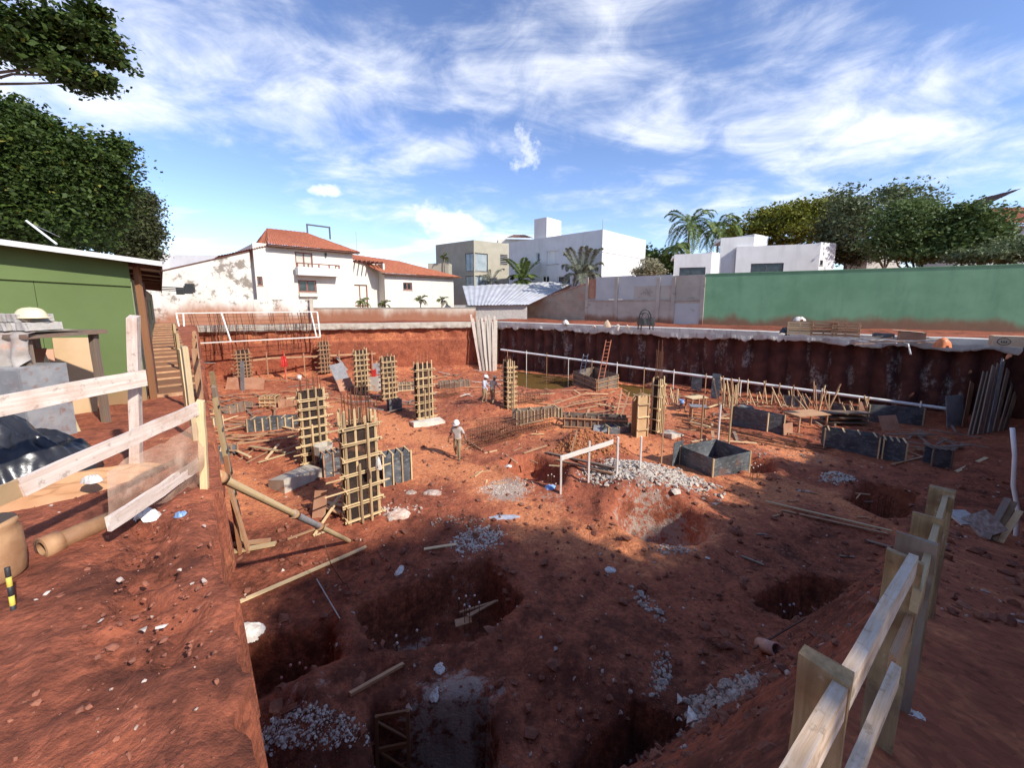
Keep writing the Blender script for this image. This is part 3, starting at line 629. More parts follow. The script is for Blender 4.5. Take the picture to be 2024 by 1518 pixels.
def m_brick():
    m, t, b = new_mat('rough_blockwork'); p = wpos(t)
    c = mixc(t, mrange(t, noise(t, p, 1.0, 6), 0.3, 0.7), (0.33, 0.27, 0.20), (0.46, 0.39, 0.30))
    sz = nd(t, 'ShaderNodeSeparateXYZ'); t.links.new(p, sz.inputs[0])
    fr = mm(t, 'FRACT', mm(t, 'MULTIPLY', sz.outputs[2], 4.2)); jo = mrange(t, fr, 0.16, 0.04)
    c = mixc(t, mm(t, 'MULTIPLY', jo, 0.45), c, (0.22, 0.17, 0.13))
    c = mixc(t, mm(t, 'MULTIPLY', mrange(t, noise(t, p, 0.5, 6, 0.65), 0.52, 0.7), 0.6), c, (0.36, 0.155, 0.09))
    t.links.new(c, b.inputs['Base Color']); b.inputs['Roughness'].default_value = 0.95; bump(t, b, mm(t, 'SUBTRACT', noise(t, p, 10, 5), jo), 0.5, 0.03); return m
MT['brick'] = m_brick()

# ================================================================ buildings beyond the pit
class Facade:
    """a wall line in plan through photo column px0 at distance d0, running along dir"""
    def __init__(s, px0, d0, dirv):
        h = ray(px0, HZN); s.o = Vector((h.x / h.y * d0, d0)); s.d = Vector(dirv).normalized(); s.n = Vector((s.d.y, -s.d.x))   # n: to the right of d
        if s.n.dot(-s.o) < 0: s.n = -s.n                                                                                     # towards the viewer
    def U(s, px):
        h = ray(px, HZN); k = h.x / h.y
        return (k * s.o.y - s.o.x) / (s.d.x - k * s.d.y)
    def P(s, u, out=0.0, z=0.0): q = s.o + s.d * u + s.n * out; return Vector((q.x, q.y, z))
    def Z(s, px, py): u = s.U(px); y = s.P(u).y; return D(px, py, y).z
def wall(name, F, u0, u1, z0, z1, mat, parent, holes=(), th=0.25, out=0.0):
    """a wall with real openings: cells between the cut lines, plus reveals"""
    us = sorted({u0, u1, *[x for h in holes for x in h[:2]]}); zs = sorted({z0, z1, *[x for h in holes for x in h[2:]]})
    vs = []; fs = []
    def quad(*p): k = len(vs); vs.extend(p); fs.append((k, k + 1, k + 2, k + 3))
    for a, b_ in zip(us[:-1], us[1:]):
        for c, d in zip(zs[:-1], zs[1:]):
            mu, mz = (a + b_) / 2, (c + d) / 2
            if any(h[0] < mu < h[1] and h[2] < mz < h[3] for h in holes): continue
            quad(F.P(a, out, c), F.P(b_, out, c), F.P(b_, out, d), F.P(a, out, d))
    for h in holes:
        a, b_, c, d = h
        quad(F.P(a, out, c), F.P(a, out - th, c), F.P(a, out - th, d), F.P(a, out, d)); quad(F.P(b_, out, c), F.P(b_, out - th, c), F.P(b_, out - th, d), F.P(b_, out, d))
        quad(F.P(a, out, c), F.P(b_, out, c), F.P(b_, out - th, c), F.P(a, out - th, c)); quad(F.P(a, out, d), F.P(b_, out, d), F.P(b_, out - th, d), F.P(a, out - th, d))
    for (ua, ub) in ((u0, u0), (u1, u1)): quad(F.P(ua, out, z0), F.P(ua, out - th, z0), F.P(ua, out - th, z1), F.P(ua, out, z1))
    quad(F.P(u0, out, z1), F.P(u1, out, z1), F.P(u1, out - th, z1), F.P(u0, out - th, z1))
    quad(F.P(u0, out - th, z0), F.P(u1, out - th, z0), F.P(u1, out - th, z1), F.P(u0, out - th, z1)) if not holes else None
    return obj(name, mesh(name, vs, fs, MT[mat]), parent)
def fbox(name, F, u0, u1, o0, o1, z0, z1, mat, parent):
    vs = [F.P(u, o, z) for u in (u0, u1) for o in (o0, o1) for z in (z0, z1)]
    return obj(name, mesh(name, vs, [(0, 1, 3, 2), (4, 6, 7, 5), (0, 4, 5, 1), (2, 3, 7, 6), (0, 2, 6, 4), (1, 5, 7, 3)], MT[mat]), parent)
def window(F, hole, parent, fmat='joinery', gmat='glass', nm=2, fw=0.12, rec=0.12, transom=False, name='window'):
    a, b_, c, d = hole
    w = fbox(name, F, a, b_, -rec - 0.03, -rec, c, c + fw, fmat, parent)        # the sill rail carries the rest of the window
    fbox('frame', F, a, b_, -rec - 0.03, -rec + 0.01, d - fw, d, fmat, w)
    for i in range(nm + 1):
        u = a + (b_ - a - fw) * i / nm; fbox('mullion', F, u, u + fw, -rec - 0.028, -rec + 0.012, c + fw, d - fw, fmat, w)
    if transom: fbox('transom', F, a + fw, b_ - fw, -rec - 0.026, -rec + 0.014, c + (d - c) * .36, c + (d - c) * .36 + fw, fmat, w)
    for i in range(nm):
        u = a + (b_ - a - fw) * i / nm + fw; u2 = a + (b_ - a - fw) * (i + 1) / nm
        fbox('pane', F, u, u2, -rec - 0.06, -rec - 0.04, c + fw, d - fw, gmat, w)
    fbox('sill', F, a - 0.06, b_ + 0.06, -rec + 0.012, 0.07, c - 0.06, c + 0.002, 'concrete', w)
    return w
def px_hole(F, x0, y0, x1, y1):
    return (F.U(x0), F.U(x1), F.Z(x0, (y1)), F.Z(x0, (y0)))
def tile_roof(name, c0, c1, c2, c3, parent, mat='tiles', pitch=0.22, amp=0.035, rows=14):
    """ribbed slope: c0->c1 eaves, c3->c2 ridge"""
    c0, c1, c2, c3 = map(Vector, (c0, c1, c2, c3)); n = max(4, int((c1 - c0).length / pitch)) * 4; nr = (c1 - c0).cross(c3 - c0).normalized()
    if nr.z < 0: nr = -nr
    s = np.linspace(0, 1, n + 1); t = np.linspace(0, 1, rows * 2)
    X = np.zeros((n + 1, len(t))); Y = X.copy(); Z = X.copy()
    for i, a in enumerate(s):
        e = c0.lerp(c1, a); r_ = c3.lerp(c2, a); wv = amp * math.sin(i * math.pi / 2 + 0.6)
        for j, b_ in enumerate(t):
            p = e.lerp(r_, b_) + nr * (wv + 0.03 * (1 - (b_ * rows % 1.0)) + 0.015 * math.sin(i * 12.9 + j * 7.1))
            X[i, j], Y[i, j], Z[i, j] = p
    return obj(name, grid_mesh(name, X, Y, Z, MT[mat], smooth=False), parent)
B = Vector((0.719, 0.695)); A = Vector((-0.695, 0.719))

# --- cream two-storey house with clay roofs
HF = Facade(505, 37.0, B)
h = thing('house', 'cream two-storey house with stepped clay-tile roofs and wooden balcony', 'house', HF.P(0, 0, GZ))
u1, u2, u3, u4 = HF.U(508), HF.U(702), HF.U(762), HF.U(897)
zt = HF.Z(545, 482); z0 = GZ - 0.3
w1 = px_hole(HF, 590, 497, 624, 536); w2 = px_hole(HF, 592, 553, 628, 577); w3 = px_hole(HF, 505, 546, 523, 564)
w3 = (w3[0] + 0.3, w3[1], w3[2], w3[3])
wall('wall', HF, u1 + 0.05, u2, z0, zt, 'plaster', h, (w1, w2, w3))
fbox('side_wall', HF, u1 + 0.05, u1 + 0.3, -9, -0.26, z0, zt - 0.1, 'plaster', h); fbox('side_wall', HF, u2 - 0.25, u2 - 0.002, -9, -0.26, z0, zt, 'plaster', h)
window(HF, w1, h, gmat='curtain', name='balcony_door'); window(HF, w2, h); window(HF, w3, h, nm=1)
ub0, ub1 = HF.U(588), HF.U(668); zb0, zb1 = HF.Z(590, 544), HF.Z(590, 528)
bal = fbox('balcony', HF, ub0, ub1, 0.003, 1.0, zb0, zb1, 'white', h)
zr1 = HF.Z(590, 520)
fbox('handrail', HF, ub0 - 0.05, ub1 + 0.05, 0.85, 1.0, zr1 - 0.09, zr1, 'joinery', bal)
fbox('handrail', HF, ub1 - 0.06, ub1 + 0.05, 0.02, 0.85, zr1 - 0.09, zr1, 'joinery', bal)
for i in range(5):
    u = ub0 + (ub1 - ub0) * i / 4; fbox('baluster', HF, u - 0.06, u + 0.06, 0.88, 0.97, zb1 + 0.002, zr1 - 0.092, 'joinery', bal)
fbox('window_box', HF, HF.U(592), HF.U(629), 0.003, 0.35, HF.Z(592, 586), HF.Z(592, 580), 'plaster', h)
fbox('wall_lamp', HF, HF.U(648), HF.U(651), 0.003, 0.18, HF.Z(650, 508), HF.Z(650, 500), 'black', h)
# upper roof
ze = zt - 0.12; zr = HF.Z(600, 453)
e0, e1 = HF.P(u1 + 1.2, 0.75, ze), HF.P(u2 + 0.6, 0.75, ze); r0, r1 = HF.P(u1 + 2.3, -4.0, zr + 0.4), HF.P(u2 - 3.4, -4.0, zr + 0.4)
rf = tile_roof('roof', e0, e1, r1, r0, h)
tile_roof('roof', e1, HF.P(u2 + 0.6, -8.5, ze), HF.P(u2 - 3.4, -4.1, zr + 0.4), r1, h)
tile_roof('roof', HF.P(u1 + 1.2, -8.5, ze), e0, r0, HF.P(u1 + 2.3, -4.1, zr + 0.4), h)
fbox('eaves', HF, u1 + 1.2, u2 + 0.6, 0.02, 0.72, ze - 0.14, ze - 0.05, 'soffit', h)
sk0, sk1 = HF.U(590) + 2.5, HF.U(640) + 2.6
fr_ = fbox('roof_frame', HF, sk0, sk1, -4.2, -4.05, zr + 1.25, zr + 1.4, 'dark_metal', h)
for u in (sk0, sk1 - 0.15): fbox('post', HF, u, u + 0.15, -4.19, -4.06, zr, zr + 1.248, 'dark_metal', fr_)
# left lean-to roof slope down to the mouldy wall
zl = HF.Z(508, 500)
tile_roof('roof', HF.P(u1 - 2.6, 0.2, zl - 0.5), HF.P(u1 + 1.6, 0.2, zl + 0.9), HF.P(u1 + 1.6, -5, zl + 0.9), HF.P(u1 - 2.6, -5, zl - 0.5), h)
# recessed middle bay with pergola eaves, and the right wing
zm = HF.Z(702, 512)
dr = px_hole(HF, 728, 566, 757, 600); drd = (dr[0] - 1.1, dr[1] - 1.1, GZ + 0.1, dr[3] + 0.25)
HM = Facade(505, 37.0, B); HM.o = HF.P(0, -1.6, 0).xy
wall('wall', HM, u2 + 0.01, u3 + 0.4, z0, zm, 'plaster', h, (drd,))
window(HM, drd, h, gmat='curtain', transom=True, name='door')
fbox('side_wall', HF, u3, u3 + 0.22, -1.59, -0.255, z0, zm - 0.2, 'plaster', h)
wr = px_hole(HF, 798, 558, 816, 573); zw = HF.Z(790, 541)
wall('wall', HF, u3, u4, z0, zw, 'plaster', h, (wr,)); window(HF, wr, h)
fbox('side_wall', HF, u4 - 0.25, u4 - 0.002, -8, -0.26, z0, zw, 'plaster', h)
ew = zw - 0.06
zrw = HF.Z(745, 507)
q0, q1 = HF.P(u3 - 0.5, 0.7, ew), HF.P(u4 + 0.9, 0.7, ew); s0, s1 = HF.P(u3 - 3.0, -4.5, zrw + 0.6), HF.P(u4 - 5.5, -4.5, zrw + 0.2)
tile_roof('roof', q0, q1, s1, s0, h); tile_roof('roof', q1, HF.P(u4 + 0.9, -9, ew), HF.P(u4 - 5.5, -4.6, zrw + 0.2), s1, h)
tile_roof('roof', HF.P(u2 + 0.02, -1.5, zm + 0.1), HF.P(u3 - 0.2, -0.6, zm - 0.1), s0, HF.P(u2 + 0.02, -4.5, zrw + 1.0), h)
fbox('eaves', HF, u3 - 0.3, u4 + 0.85, 0.02, 0.66, ew - 0.14, ew - 0.05, 'soffit', h)
for i in range(7):
    u = u2 + 0.3 + (u3 - u2 - 0.6) * i / 6; fbox('rafter', HF, u, u + 0.12, -1.58, 0.35, zm - 0.22, zm - 0.06, 'joinery', h)
rod('antenna', HF.P(u3 - 1, -5, zrw), HF.P(u3 - 1, -5, zrw + 3.4), 0.03, 'steel', h)

# --- mouldy white boundary wall with raking top left of the house, grey roof behind it
MF = Facade(322, 32.8, (0.86, 0.26))
mw = thing('boundary_wall', 'mouldy white boundary wall with raking top, soil splashed along its foot', 'wall', MF.P(0, 0, GZ))
ua, ub = MF.U(285), MF.U(500); za, zb = MF.Z(322, 534), MF.Z(500, 498)
vs = [MF.P(ua, 0, GZ - .3), MF.P(ub, 0, GZ - .3), MF.P(ub, 0, zb), MF.P(ua, 0, za - 0.5)]; vs += [v - Vector((MF.n.x, MF.n.y, 0)) * 0.3 for v in vs]
obj('wall_face', mesh('wall_face', vs, [(0, 1, 2, 3), (7, 6, 5, 4), (3, 2, 6, 7), (1, 5, 6, 2), (0, 3, 7, 4)], MT['mould']), mw)
n3 = Vector((MF.n.x, MF.n.y, 0))
bar('coping', vs[3] + Vector((0, 0, 0.04)) + n3 * -0.15, vs[2] + Vector((0, 0, 0.04)) + n3 * -0.15, 0.4, 0.10, 'soffit', mw, kind='cube')
wall('low_return', MF, ub + 0.02, MF.U(617), GZ - 0.3, MF.Z(560, 592), 'mould', mw)
pil = fbox('pilaster', MF, MF.U(613), MF.U(619), 0.02, 0.3, GZ - 0.3, MF.Z(615, 590), 'lowwall', mw)
GF = Facade(330, 52, (1, 0.05))
gb = thing('outbuilding', 'plain grey gable rising behind the mouldy wall', 'building', GF.P(0, 0, GZ))
fbox('wall', GF, GF.U(326), GF.U(470), -6, 0, GZ, GF.Z(340, 503), 'grey_and_shade', gb); fbox('corner_pier', GF, GF.U(326), GF.U(341), 0.004, 0.4, GZ, GF.Z(330, 500), 'white', gb)

# --- low splashed wall along the back
LF = Facade(617, 39.5, (1, 0.16))
lw = thing('boundary_wall', 'long low boundary wall splashed with red soil below the cream house', 'wall', LF.P(0, 0, GZ))
wall('wall_face', LF, LF.U(619), LF.U(940), GZ - 0.3, LF.Z(760, 609), 'lowwall', lw)
fbox('coping', LF, LF.U(619), LF.U(940), -0.3, 0.06, LF.Z(760, 609) + 0.002, LF.Z(760, 609) + 0.07, 'concrete', lw)

# --- olive-beige modern house
EF = Facade(938, 60, (-0.80, 0.60))       # left-facing face, receding to the left
e = thing('house', 'olive-beige flat-roofed house with a glazed corner window', 'house', EF.P(0, 0, GZ))
ztop = EF.Z(938, 474)
hA = px_hole(EF, 938 - 17, 500, 938, 536)
EG = Facade(938, 60, (0.80, 0.60))
uL = EF.U(864); uR = EG.U(1012)
wa = (EF.U(921), EF.U(937.9), EF.Z(930, 536), EF.Z(930, 500)); wb = (EG.U(938.3), EG.U(965), wa[2], wa[3])
wa2 = (EF.U(921), EF.U(937.9), EF.Z(930, 572), EF.Z(930, 545)); wb2 = (EG.U(938.3), EG.U(965), wa2[2], wa2[3])
so_ = lambda hh: (min(hh[0], hh[1]), max(hh[0], hh[1]), hh[2], hh[3])
wa, wb, wa2, wb2 = map(so_, (wa, wb, wa2, wb2))
wall('wall', EF, 0.0, uL, GZ - 0.3, ztop, 'beige', e, (wa, wa2)); wall('wall', EG, 0.01, uR, GZ - 0.3, ztop, 'beige', e, (wb, wb2, so_((EG.U(989), EG.U(1003), EG.Z(995, 523), EG.Z(995, 503)))))
for F_, hh in ((EF, wa), (EF, wa2), (EG, wb), (EG, wb2)): window(F_, hh, e, 'dark_metal', 'skyglass', 2 if F_ is EF else 1, 0.1)
hh = so_((EG.U(989), EG.U(1003), EG.Z(995, 523), EG.Z(995, 503))); window(EG, hh, e, 'dark_metal', 'dark_metal', 1, 0.1)
for i in range(5): fbox('louvre', EG, hh[0], hh[1], -0.1, -0.04, hh[2] + 0.25 + i * 0.28, hh[2] + 0.32 + i * 0.28, 'steel', e)
fbox('roof_slab', EG, 0, uR, -7, -0.26, ztop - 0.3, ztop - 0.02, 'beige', e)
pf = Facade(848, 57, (1, -0.1)); pl_ = fbox('terrace_parapet', pf, pf.U(848), pf.U(888), -2, 0, GZ, pf.Z(860, 520), 'beige', e)
# --- white cubic building
CF = Facade(1187, 47, (-0.74, 0.67)); CG = Facade(1187, 47, (0.70, 0.71))
w_ = thing('building', 'white cubic building with rooftop tower and grey shaded side', 'building', CF.P(0, 0, GZ))
zc = CF.Z(1187, 453); uC = CF.U(1006)
hs = [so_((CF.U(a), CF.U(b_), CF.Z(a, d), CF.Z(a, c))) for a, b_, c, d in ((1071, 1085, 546, 566), (1101, 1126, 546, 566), (1059, 1066, 500, 517), (1080, 1103, 497, 523))]
wall('wall', CF, 0, uC, GZ - 0.3, zc, 'grey_and_shade', w_, hs)  # shade put into the colour: this side of the white building is greyed
for i, hh in enumerate(hs): window(CF, hh, w_, 'white', 'white' if i == 3 else 'glass', 1 if i == 2 else 2, 0.09)
wall('wall', CG, 0.01, CG.U(1271), GZ - 0.3, zc - 0.02, 'white', w_); fbox('roof_slab', CG, 0.2, CG.U(1271), -14, -0.26, zc - 0.4, zc - 0.1, 'white', w_)
fbox('wall_band', CG, 0.02, CG.U(1271), 0.004, 0.05, CG.Z(1187, 498), CG.Z(1187, 497) + 0.05, 'grey_and_shade', w_)
zq = CF.Z(1076, 428); ut0, ut1 = CF.U(1076), CF.U(1052)
fbox('tower', CF, ut0, ut1, -3.6, -0.3, zc - 0.3, zq, 'white', w_)
rod('antenna', CF.P(0.1, -0.1, zc), CF.P(0.1, -0.1, zc + 1.2), 0.03, 'steel', w_)
XF = Facade(1000, 72, (1, 0.1)); xb = thing('house', 'distant cream house with small dark hipped roof between the modern houses', 'house', XF.P(0, 0, GZ))
wx = fbox('wall', XF, XF.U(985), XF.U(1052), -5, 0, GZ, XF.Z(1000, 472), 'plaster', xb)
zx = XF.Z(1000, 471); tile_roof('roof', XF.P(XF.U(1000), 0.8, zx), XF.P(XF.U(1052), 0.8, zx), XF.P(XF.U(1040), -2, zx + 1), XF.P(XF.U(1018), -2, zx + 1), xb, 'soffit')
# --- corrugated lean-to and its block gable
NF = Facade(935, 43, (1, 0.07))
ln = thing('shed', 'long low shed with pale corrugated roof behind the pit corner', 'shed', NF.P(0, 0, GZ))
fbox('wall', NF, NF.U(897), NF.U(1042), -0.3, 0, GZ - 0.2, NF.Z(935, 603), 'block', ln)
e0, e1 = NF.P(NF.U(925), 0.5, NF.Z(935, 604)), NF.P(NF.U(1045), 0.5, NF.Z(1040, 602)); t0, t1 = NF.P(NF.U(925) - 1, -7.5, NF.Z(935, 569) + .5), NF.P(NF.U(1150) + 1.5, -7.5, NF.Z(1140, 563) + .9)
tile_roof('roof', e0, e1, t1, t0, ln, 'sheet', 0.35, 0.03, 2)
WF = Facade(1390, 34, (-0.75, 0.66))      # one line carries gable, patched wall and green wall
gw = thing('boundary_wall', 'rough blockwork gable wall with sloping brick edge', 'wall', WF.P(WF.U(1100), 0, GZ))
ua, ub = WF.U(1157), WF.U(1040); zA, zB = WF.Z(1157, 562), WF.Z(1045, 601)
vs = [WF.P(ua, 0, GZ - .3), WF.P(ub, 0, GZ - .3), WF.P(ub, 0, zB), WF.P(ua, 0, zA)]; n3 = Vector((WF.n.x, WF.n.y, 0)); vs += [v - n3 * 0.25 for v in vs]
obj('wall_face', mesh('wall_face', vs, [(0, 1, 2, 3), (7, 6, 5, 4), (3, 2, 6, 7), (1, 5, 6, 2), (0, 3, 7, 4)], MT['brick']), gw)
for i in range(22):
    a, b_ = vs[3].lerp(vs[2], i / 22), vs[3].lerp(vs[2], (i + 0.93) / 22)
    bar('brick', a + Vector((0, 0, .06)) - n3 * .1, b_ + Vector((0, 0, .06)) - n3 * .1, 0.34, 0.12, 'clay', gw, kind='cube')
pw = thing('boundary_wall', 'patched grey and tan plaster wall left of the green wall', 'wall', WF.P(WF.U(1270), 0, GZ))
sg = [(1157, 1177, 552, 590, 'ply_brown'), (1177, 1252, 548, 592, 'patch2'), (1252, 1328, 546, 566, 'patch2'), (1252, 1328, 566, 594, 'patch1'), (1328, 1391, 545, 600, 'patch1')]
for a, b_, c, d, mt in sg:
    fbox('plaster_bay', WF, WF.U(a) - 0.003, WF.U(b_) + 0.003, -0.25, 0.0, WF.Z(a, d) + 0.004, WF.Z(a, c), mt, pw)
fbox('wall_foot', WF, WF.U(1157) - 0.003, WF.U(1328) + 0.003, -0.25, 0.03, GZ - 0.3, WF.Z(1250, 594), 'patch1', pw); fbox('wall_foot', WF, WF.U(1328), WF.U(1391) + 0.003, -0.25, 0.02, GZ - 0.3, WF.Z(1330, 600), 'patch2', pw)
fbox('ledge', WF, WF.U(1157), WF.U(1391), 0.031, 0.09, WF.Z(1250, 595), WF.Z(1250, 592), 'concrete', pw)
for px in (1160, 1218, 1300, 1330, 1388):
    fbox('pier', WF, WF.U(px) - 0.16, WF.U(px) + 0.16, 0.034, 0.11 if px != 1388 else 0.13, GZ - 0.3, WF.Z(px, 548), 'patch1', pw)
GW = Facade(1390, 34, (-0.88, 0.47))
grn = thing('boundary_wall', 'tall green painted wall with soil-splashed foot, right of the pit', 'wall', WF.P(WF.U(1700), 0, GZ))
GU0, GU1 = -26.0, GW.U(1391)
for i in range(7):
    a, b_ = GU1 + (GU0 - GU1) * i / 7, GU1 + (GU0 - GU1) * (i + 1) / 7
    fbox('wall_bay', GW, b_, a, -0.3, 0.015, GZ - 0.3, GW.Z(1400, 542), 'green', grn)
fbox('coping', GW, GU0, GU1, -0.34, 0.06, GW.Z(1400, 542) + 0.003, GW.Z(1400, 542) + 0.06, 'green', grn)
# --- white house with block volumes behind the green wall
KF = Facade(1640, 46, (-0.93, 0.37)); KG = Facade(1610, 45.9, (0.5, 0.86))
k = thing('house', 'low white house of stacked blocks with dark windows behind the walls', 'house', KF.P(0, 0, GZ))
def kblock(F, a, b_, top, wins, nm, o=0.0, wm='white'):
    ww = [so_((F.U(x0), F.U(x1), F.Z(x0, y1), F.Z(x0, y0))) for x0, y0, x1, y1 in wins]
    u0_, u1_ = sorted((F.U(a), F.U(b_))); zt_ = F.Z(b_, top)
    wall(nm, F, u0_, u1_, GZ, zt_, wm, k, ww)
    for q_ in ww: window(F, q_, k, 'dark_metal', 'glass', 2, 0.09)
    fbox('roof_slab', F, u0_, u1_, -5, -0.26, zt_ - 0.3, zt_ - 0.03, wm, k)
KA = Facade(1610, 45, (-0.95, 0.30)); kblock(KA, 1448, 1610, 481, [(1478, 521, 1542, 560)], 'wall')
KB = Facade(1610, 45, (0.93, 0.37)); kblock(KB, 1610.2, 1640, 481, [(1607 + 5, 514, 1618, 524)], 'wall')
KC = Facade(1480, 47.5, (-0.95, 0.30)); kblock(KC, 1416, 1480, 467, [], 'wall')
KD = Facade(1480, 47.5, (0.85, 0.53)); kblock(KD, 1480.2, 1507, 467, [], 'wall')
KE = Facade(1400, 46, (-0.95, 0.30)); kblock(KE, 1328, 1400, 500, [(1339, 529, 1390, 560)], 'wall')
KH = Facade(1400, 46, (0.80, 0.60)); kblock(KH, 1400.2, 1416, 500, [], 'wall')
# --- clay-roofed house at the far right
ZF = Facade(1870, 52, (1, -0.12)); zh_ = thing('house', 'house with clay-tile roofs half hidden by trees at the far right', 'house', ZF.P(0, 0, GZ))
fbox('wall', ZF, ZF.U(1880), ZF.U(2300), -6, 0, GZ, ZF.Z(1990, 446), 'patch2', zh_)
z1_ = ZF.Z(1990, 443); tile_roof('roof', ZF.P(ZF.U(1935), 0.8, z1_), ZF.P(ZF.U(2300), 0.8, z1_), ZF.P(ZF.U(2300), -4, z1_ + 2.9), ZF.P(ZF.U(1950) + 1.5, -4, z1_ + 2.9), zh_)
fbox('fascia', ZF, ZF.U(1935), ZF.U(2300), 0.6, 0.7, z1_ - 0.2, z1_ - 0.04, 'soffit', zh_)
tile_roof('roof', ZF.P(ZF.U(1960), -4.1, z1_ + 2.7), ZF.P(ZF.U(2050), -4.1, z1_ + 5.4), ZF.P(ZF.U(2050), -9, z1_ + 5.4), ZF.P(ZF.U(1960), -9, z1_ + 2.7), zh_, 'soffit')
tile_roof('roof', ZF.P(ZF.U(1858), 0.3, ZF.Z(1870, 437)), ZF.P(ZF.U(1935), 0.3, ZF.Z(1870, 430)), ZF.P(ZF.U(1935), -4, ZF.Z(1870, 415)), ZF.P(ZF.U(1880), -4, ZF.Z(1870, 428)), zh_)
YF = Facade(1710, 50, (1, -0.1)); yb = thing('house', 'small pale house with tiled eave seen between the trees', 'house', YF.P(0, 0, GZ))
fbox('wall', YF, YF.U(1704), YF.U(1770), -4, 0, GZ, YF.Z(1710, 470), 'plaster', yb); tile_roof('roof', YF.P(YF.U(1694), .6, YF.Z(1700, 470)), YF.P(YF.U(1780), .6, YF.Z(1700, 468)), YF.P(YF.U(1770), -3, YF.Z(1700, 452)), YF.P(YF.U(1704), -3, YF.Z(1700, 452)), yb)
# ================================================================ trees, palms, shrubs
def m_leaf(name, dark, light, tip=None, tr=0.25):
    m, t, b = new_mat(name); k = attr(t, 'tint')
    c = mixc(t, mrange(t, k, 0.0, 0.8, smooth=False), dark, light)
    if tip: c = mixc(t, mrange(t, k, 0.86, 0.95), c, tip)
    t.links.new(c, b.inputs['Base Color']); b.inputs['Roughness'].default_value = 0.6; b.inputs['Specular IOR Level'].default_value = 0.3
    ts = nd(t, 'ShaderNodeBsdfTranslucent'); t.links.new(c, ts.inputs[0]); ms = nd(t, 'ShaderNodeMixShader'); ms.inputs[0].default_value = tr
    t.links.new(b.outputs[0], ms.inputs[1]); t.links.new(ts.outputs[0], ms.inputs[2])
    t.links.new(ms.outputs[0], t.nodes['Material Output'].inputs[0]); return m
MT['leaf_dark'] = m_leaf('dark_foliage', (0.018, 0.032, 0.008), (0.070, 0.115, 0.020), (0.20, 0.19, 0.03))
MT['leaf_mid'] = m_leaf('mid_foliage', (0.048, 0.078, 0.022), (0.155, 0.215, 0.065))
MT['leaf_dull'] = m_leaf('dull_foliage', (0.034, 0.042, 0.018), (0.10, 0.11, 0.042))
MT['leaf_yellow'] = m_leaf('yellow_green_foliage', (0.055, 0.075, 0.010), (0.24, 0.24, 0.03))
MT['leaf_grey'] = m_leaf('grey_green_foliage', (0.065, 0.090, 0.040), (0.17, 0.205, 0.095))
MT['leaf_palm'] = m_leaf('palm_fronds', (0.055, 0.095, 0.022), (0.20, 0.25, 0.055))
MT['leaf_palm_grey'] = m_leaf('grey_palm_fronds', (0.13, 0.145, 0.10), (0.27, 0.28, 0.20))
MT['leaf_dry'] = m_leaf('pale_dry_foliage', (0.20, 0.19, 0.11), (0.42, 0.38, 0.24))
MT['bark'] = m_plain('bark', (0.10, 0.075, 0.055), (0.19, 0.15, 0.115), 4, 0.95, 0.6, 12)
def crown(name, blobs, n, size, mat, parent, seed=0, shell=0.55, aspect=1.8, droop=0.0):
    """leaf-sized faces gathered into sprays through the volume of several lobes"""
    r = np.random.RandomState(seed); vol = np.array([b_[1] * b_[2] * b_[3] for b_ in blobs]) ** 0.67; cnt = (n * vol / vol.sum()).astype(int)
    vs = []; ti = []
    for (c, rx, ry, rz), k in zip(blobs, cnt):
        nc = max(6, k // 26)                                             # sprays
        d = r.normal(size=(nc, 3)); d /= np.linalg.norm(d, axis=1)[:, None]
        rad = (shell + (1 - shell) * r.rand(nc)) * (0.86 + 0.28 * r.rand(nc)); ctr = np.array(c) + d * rad[:, None] * np.array([rx, ry, rz])
        sp = 0.17 * min(rx, ry, rz) + size * 1.2; tb = r.rand(nc)
        pick = r.randint(0, nc, k); p = ctr[pick] + r.normal(size=(k, 3)) * sp * np.array([1, 1, 0.55]); p[:, 2] -= droop * r.rand(k)
        a = r.normal(size=(k, 3)); a[:, 2] = a[:, 2] * 0.5 - 0.15; a /= np.linalg.norm(a, axis=1)[:, None]
        u = r.normal(size=(k, 3)); u[:, 2] += 0.8; u -= a * (u * a).sum(1)[:, None]; u /= np.linalg.norm(u, axis=1)[:, None]; w = np.cross(a, u)
        s = size * (0.45 + 1.2 * r.rand(k)); l = (a * (s * aspect / 2)[:, None]); wd_ = (w * (s / 2)[:, None])
        q = np.stack([p - l, p + wd_, p + l, p - wd_], 1); vs.append(q.reshape(-1, 3)); ti.append(np.clip(0.5 * tb[pick] + 0.5 * r.rand(k), 0, 1))
    co = np.concatenate(vs); tt = np.repeat(np.concatenate(ti), 4); nq = len(co) // 4
    m = bpy.data.meshes.new(name); m.vertices.add(len(co)); m.vertices.foreach_set('co', co.astype(np.float32).ravel())
    m.loops.add(len(co)); m.loops.foreach_set('vertex_index', np.arange(len(co), dtype=np.int32)); m.polygons.add(nq)
    m.polygons.foreach_set('loop_start', np.arange(nq, dtype=np.int32) * 4); m.polygons.foreach_set('loop_total', np.full(nq, 4, np.int32)); m.update(calc_edges=True)
    at = m.attributes.new('tint', 'FLOAT', 'POINT'); at.data.foreach_set('value', tt.astype(np.float32)); m.materials.append(MT[mat])
    return obj(name, m, parent)
def limb(name, p0, p1, r0, r1, parent, seed=0, bend=0.12):
    rr_ = random.Random(seed); p0, p1 = Vector(p0), Vector(p1); Ln = (p1 - p0).length; pts = []; rs = []
    for i in range(7):
        f = i / 6; j = Vector((rr_.uniform(-1, 1), rr_.uniform(-1, 1), rr_.uniform(-.5, .5))) * bend * Ln * math.sin(f * math.pi) * 0.5
        pts.append(p0.lerp(p1, f) + j); rs.append(r0 + (r1 - r0) * f)
    return obj(name, tube_mesh(name, pts, rs, 'bark', 7), parent)
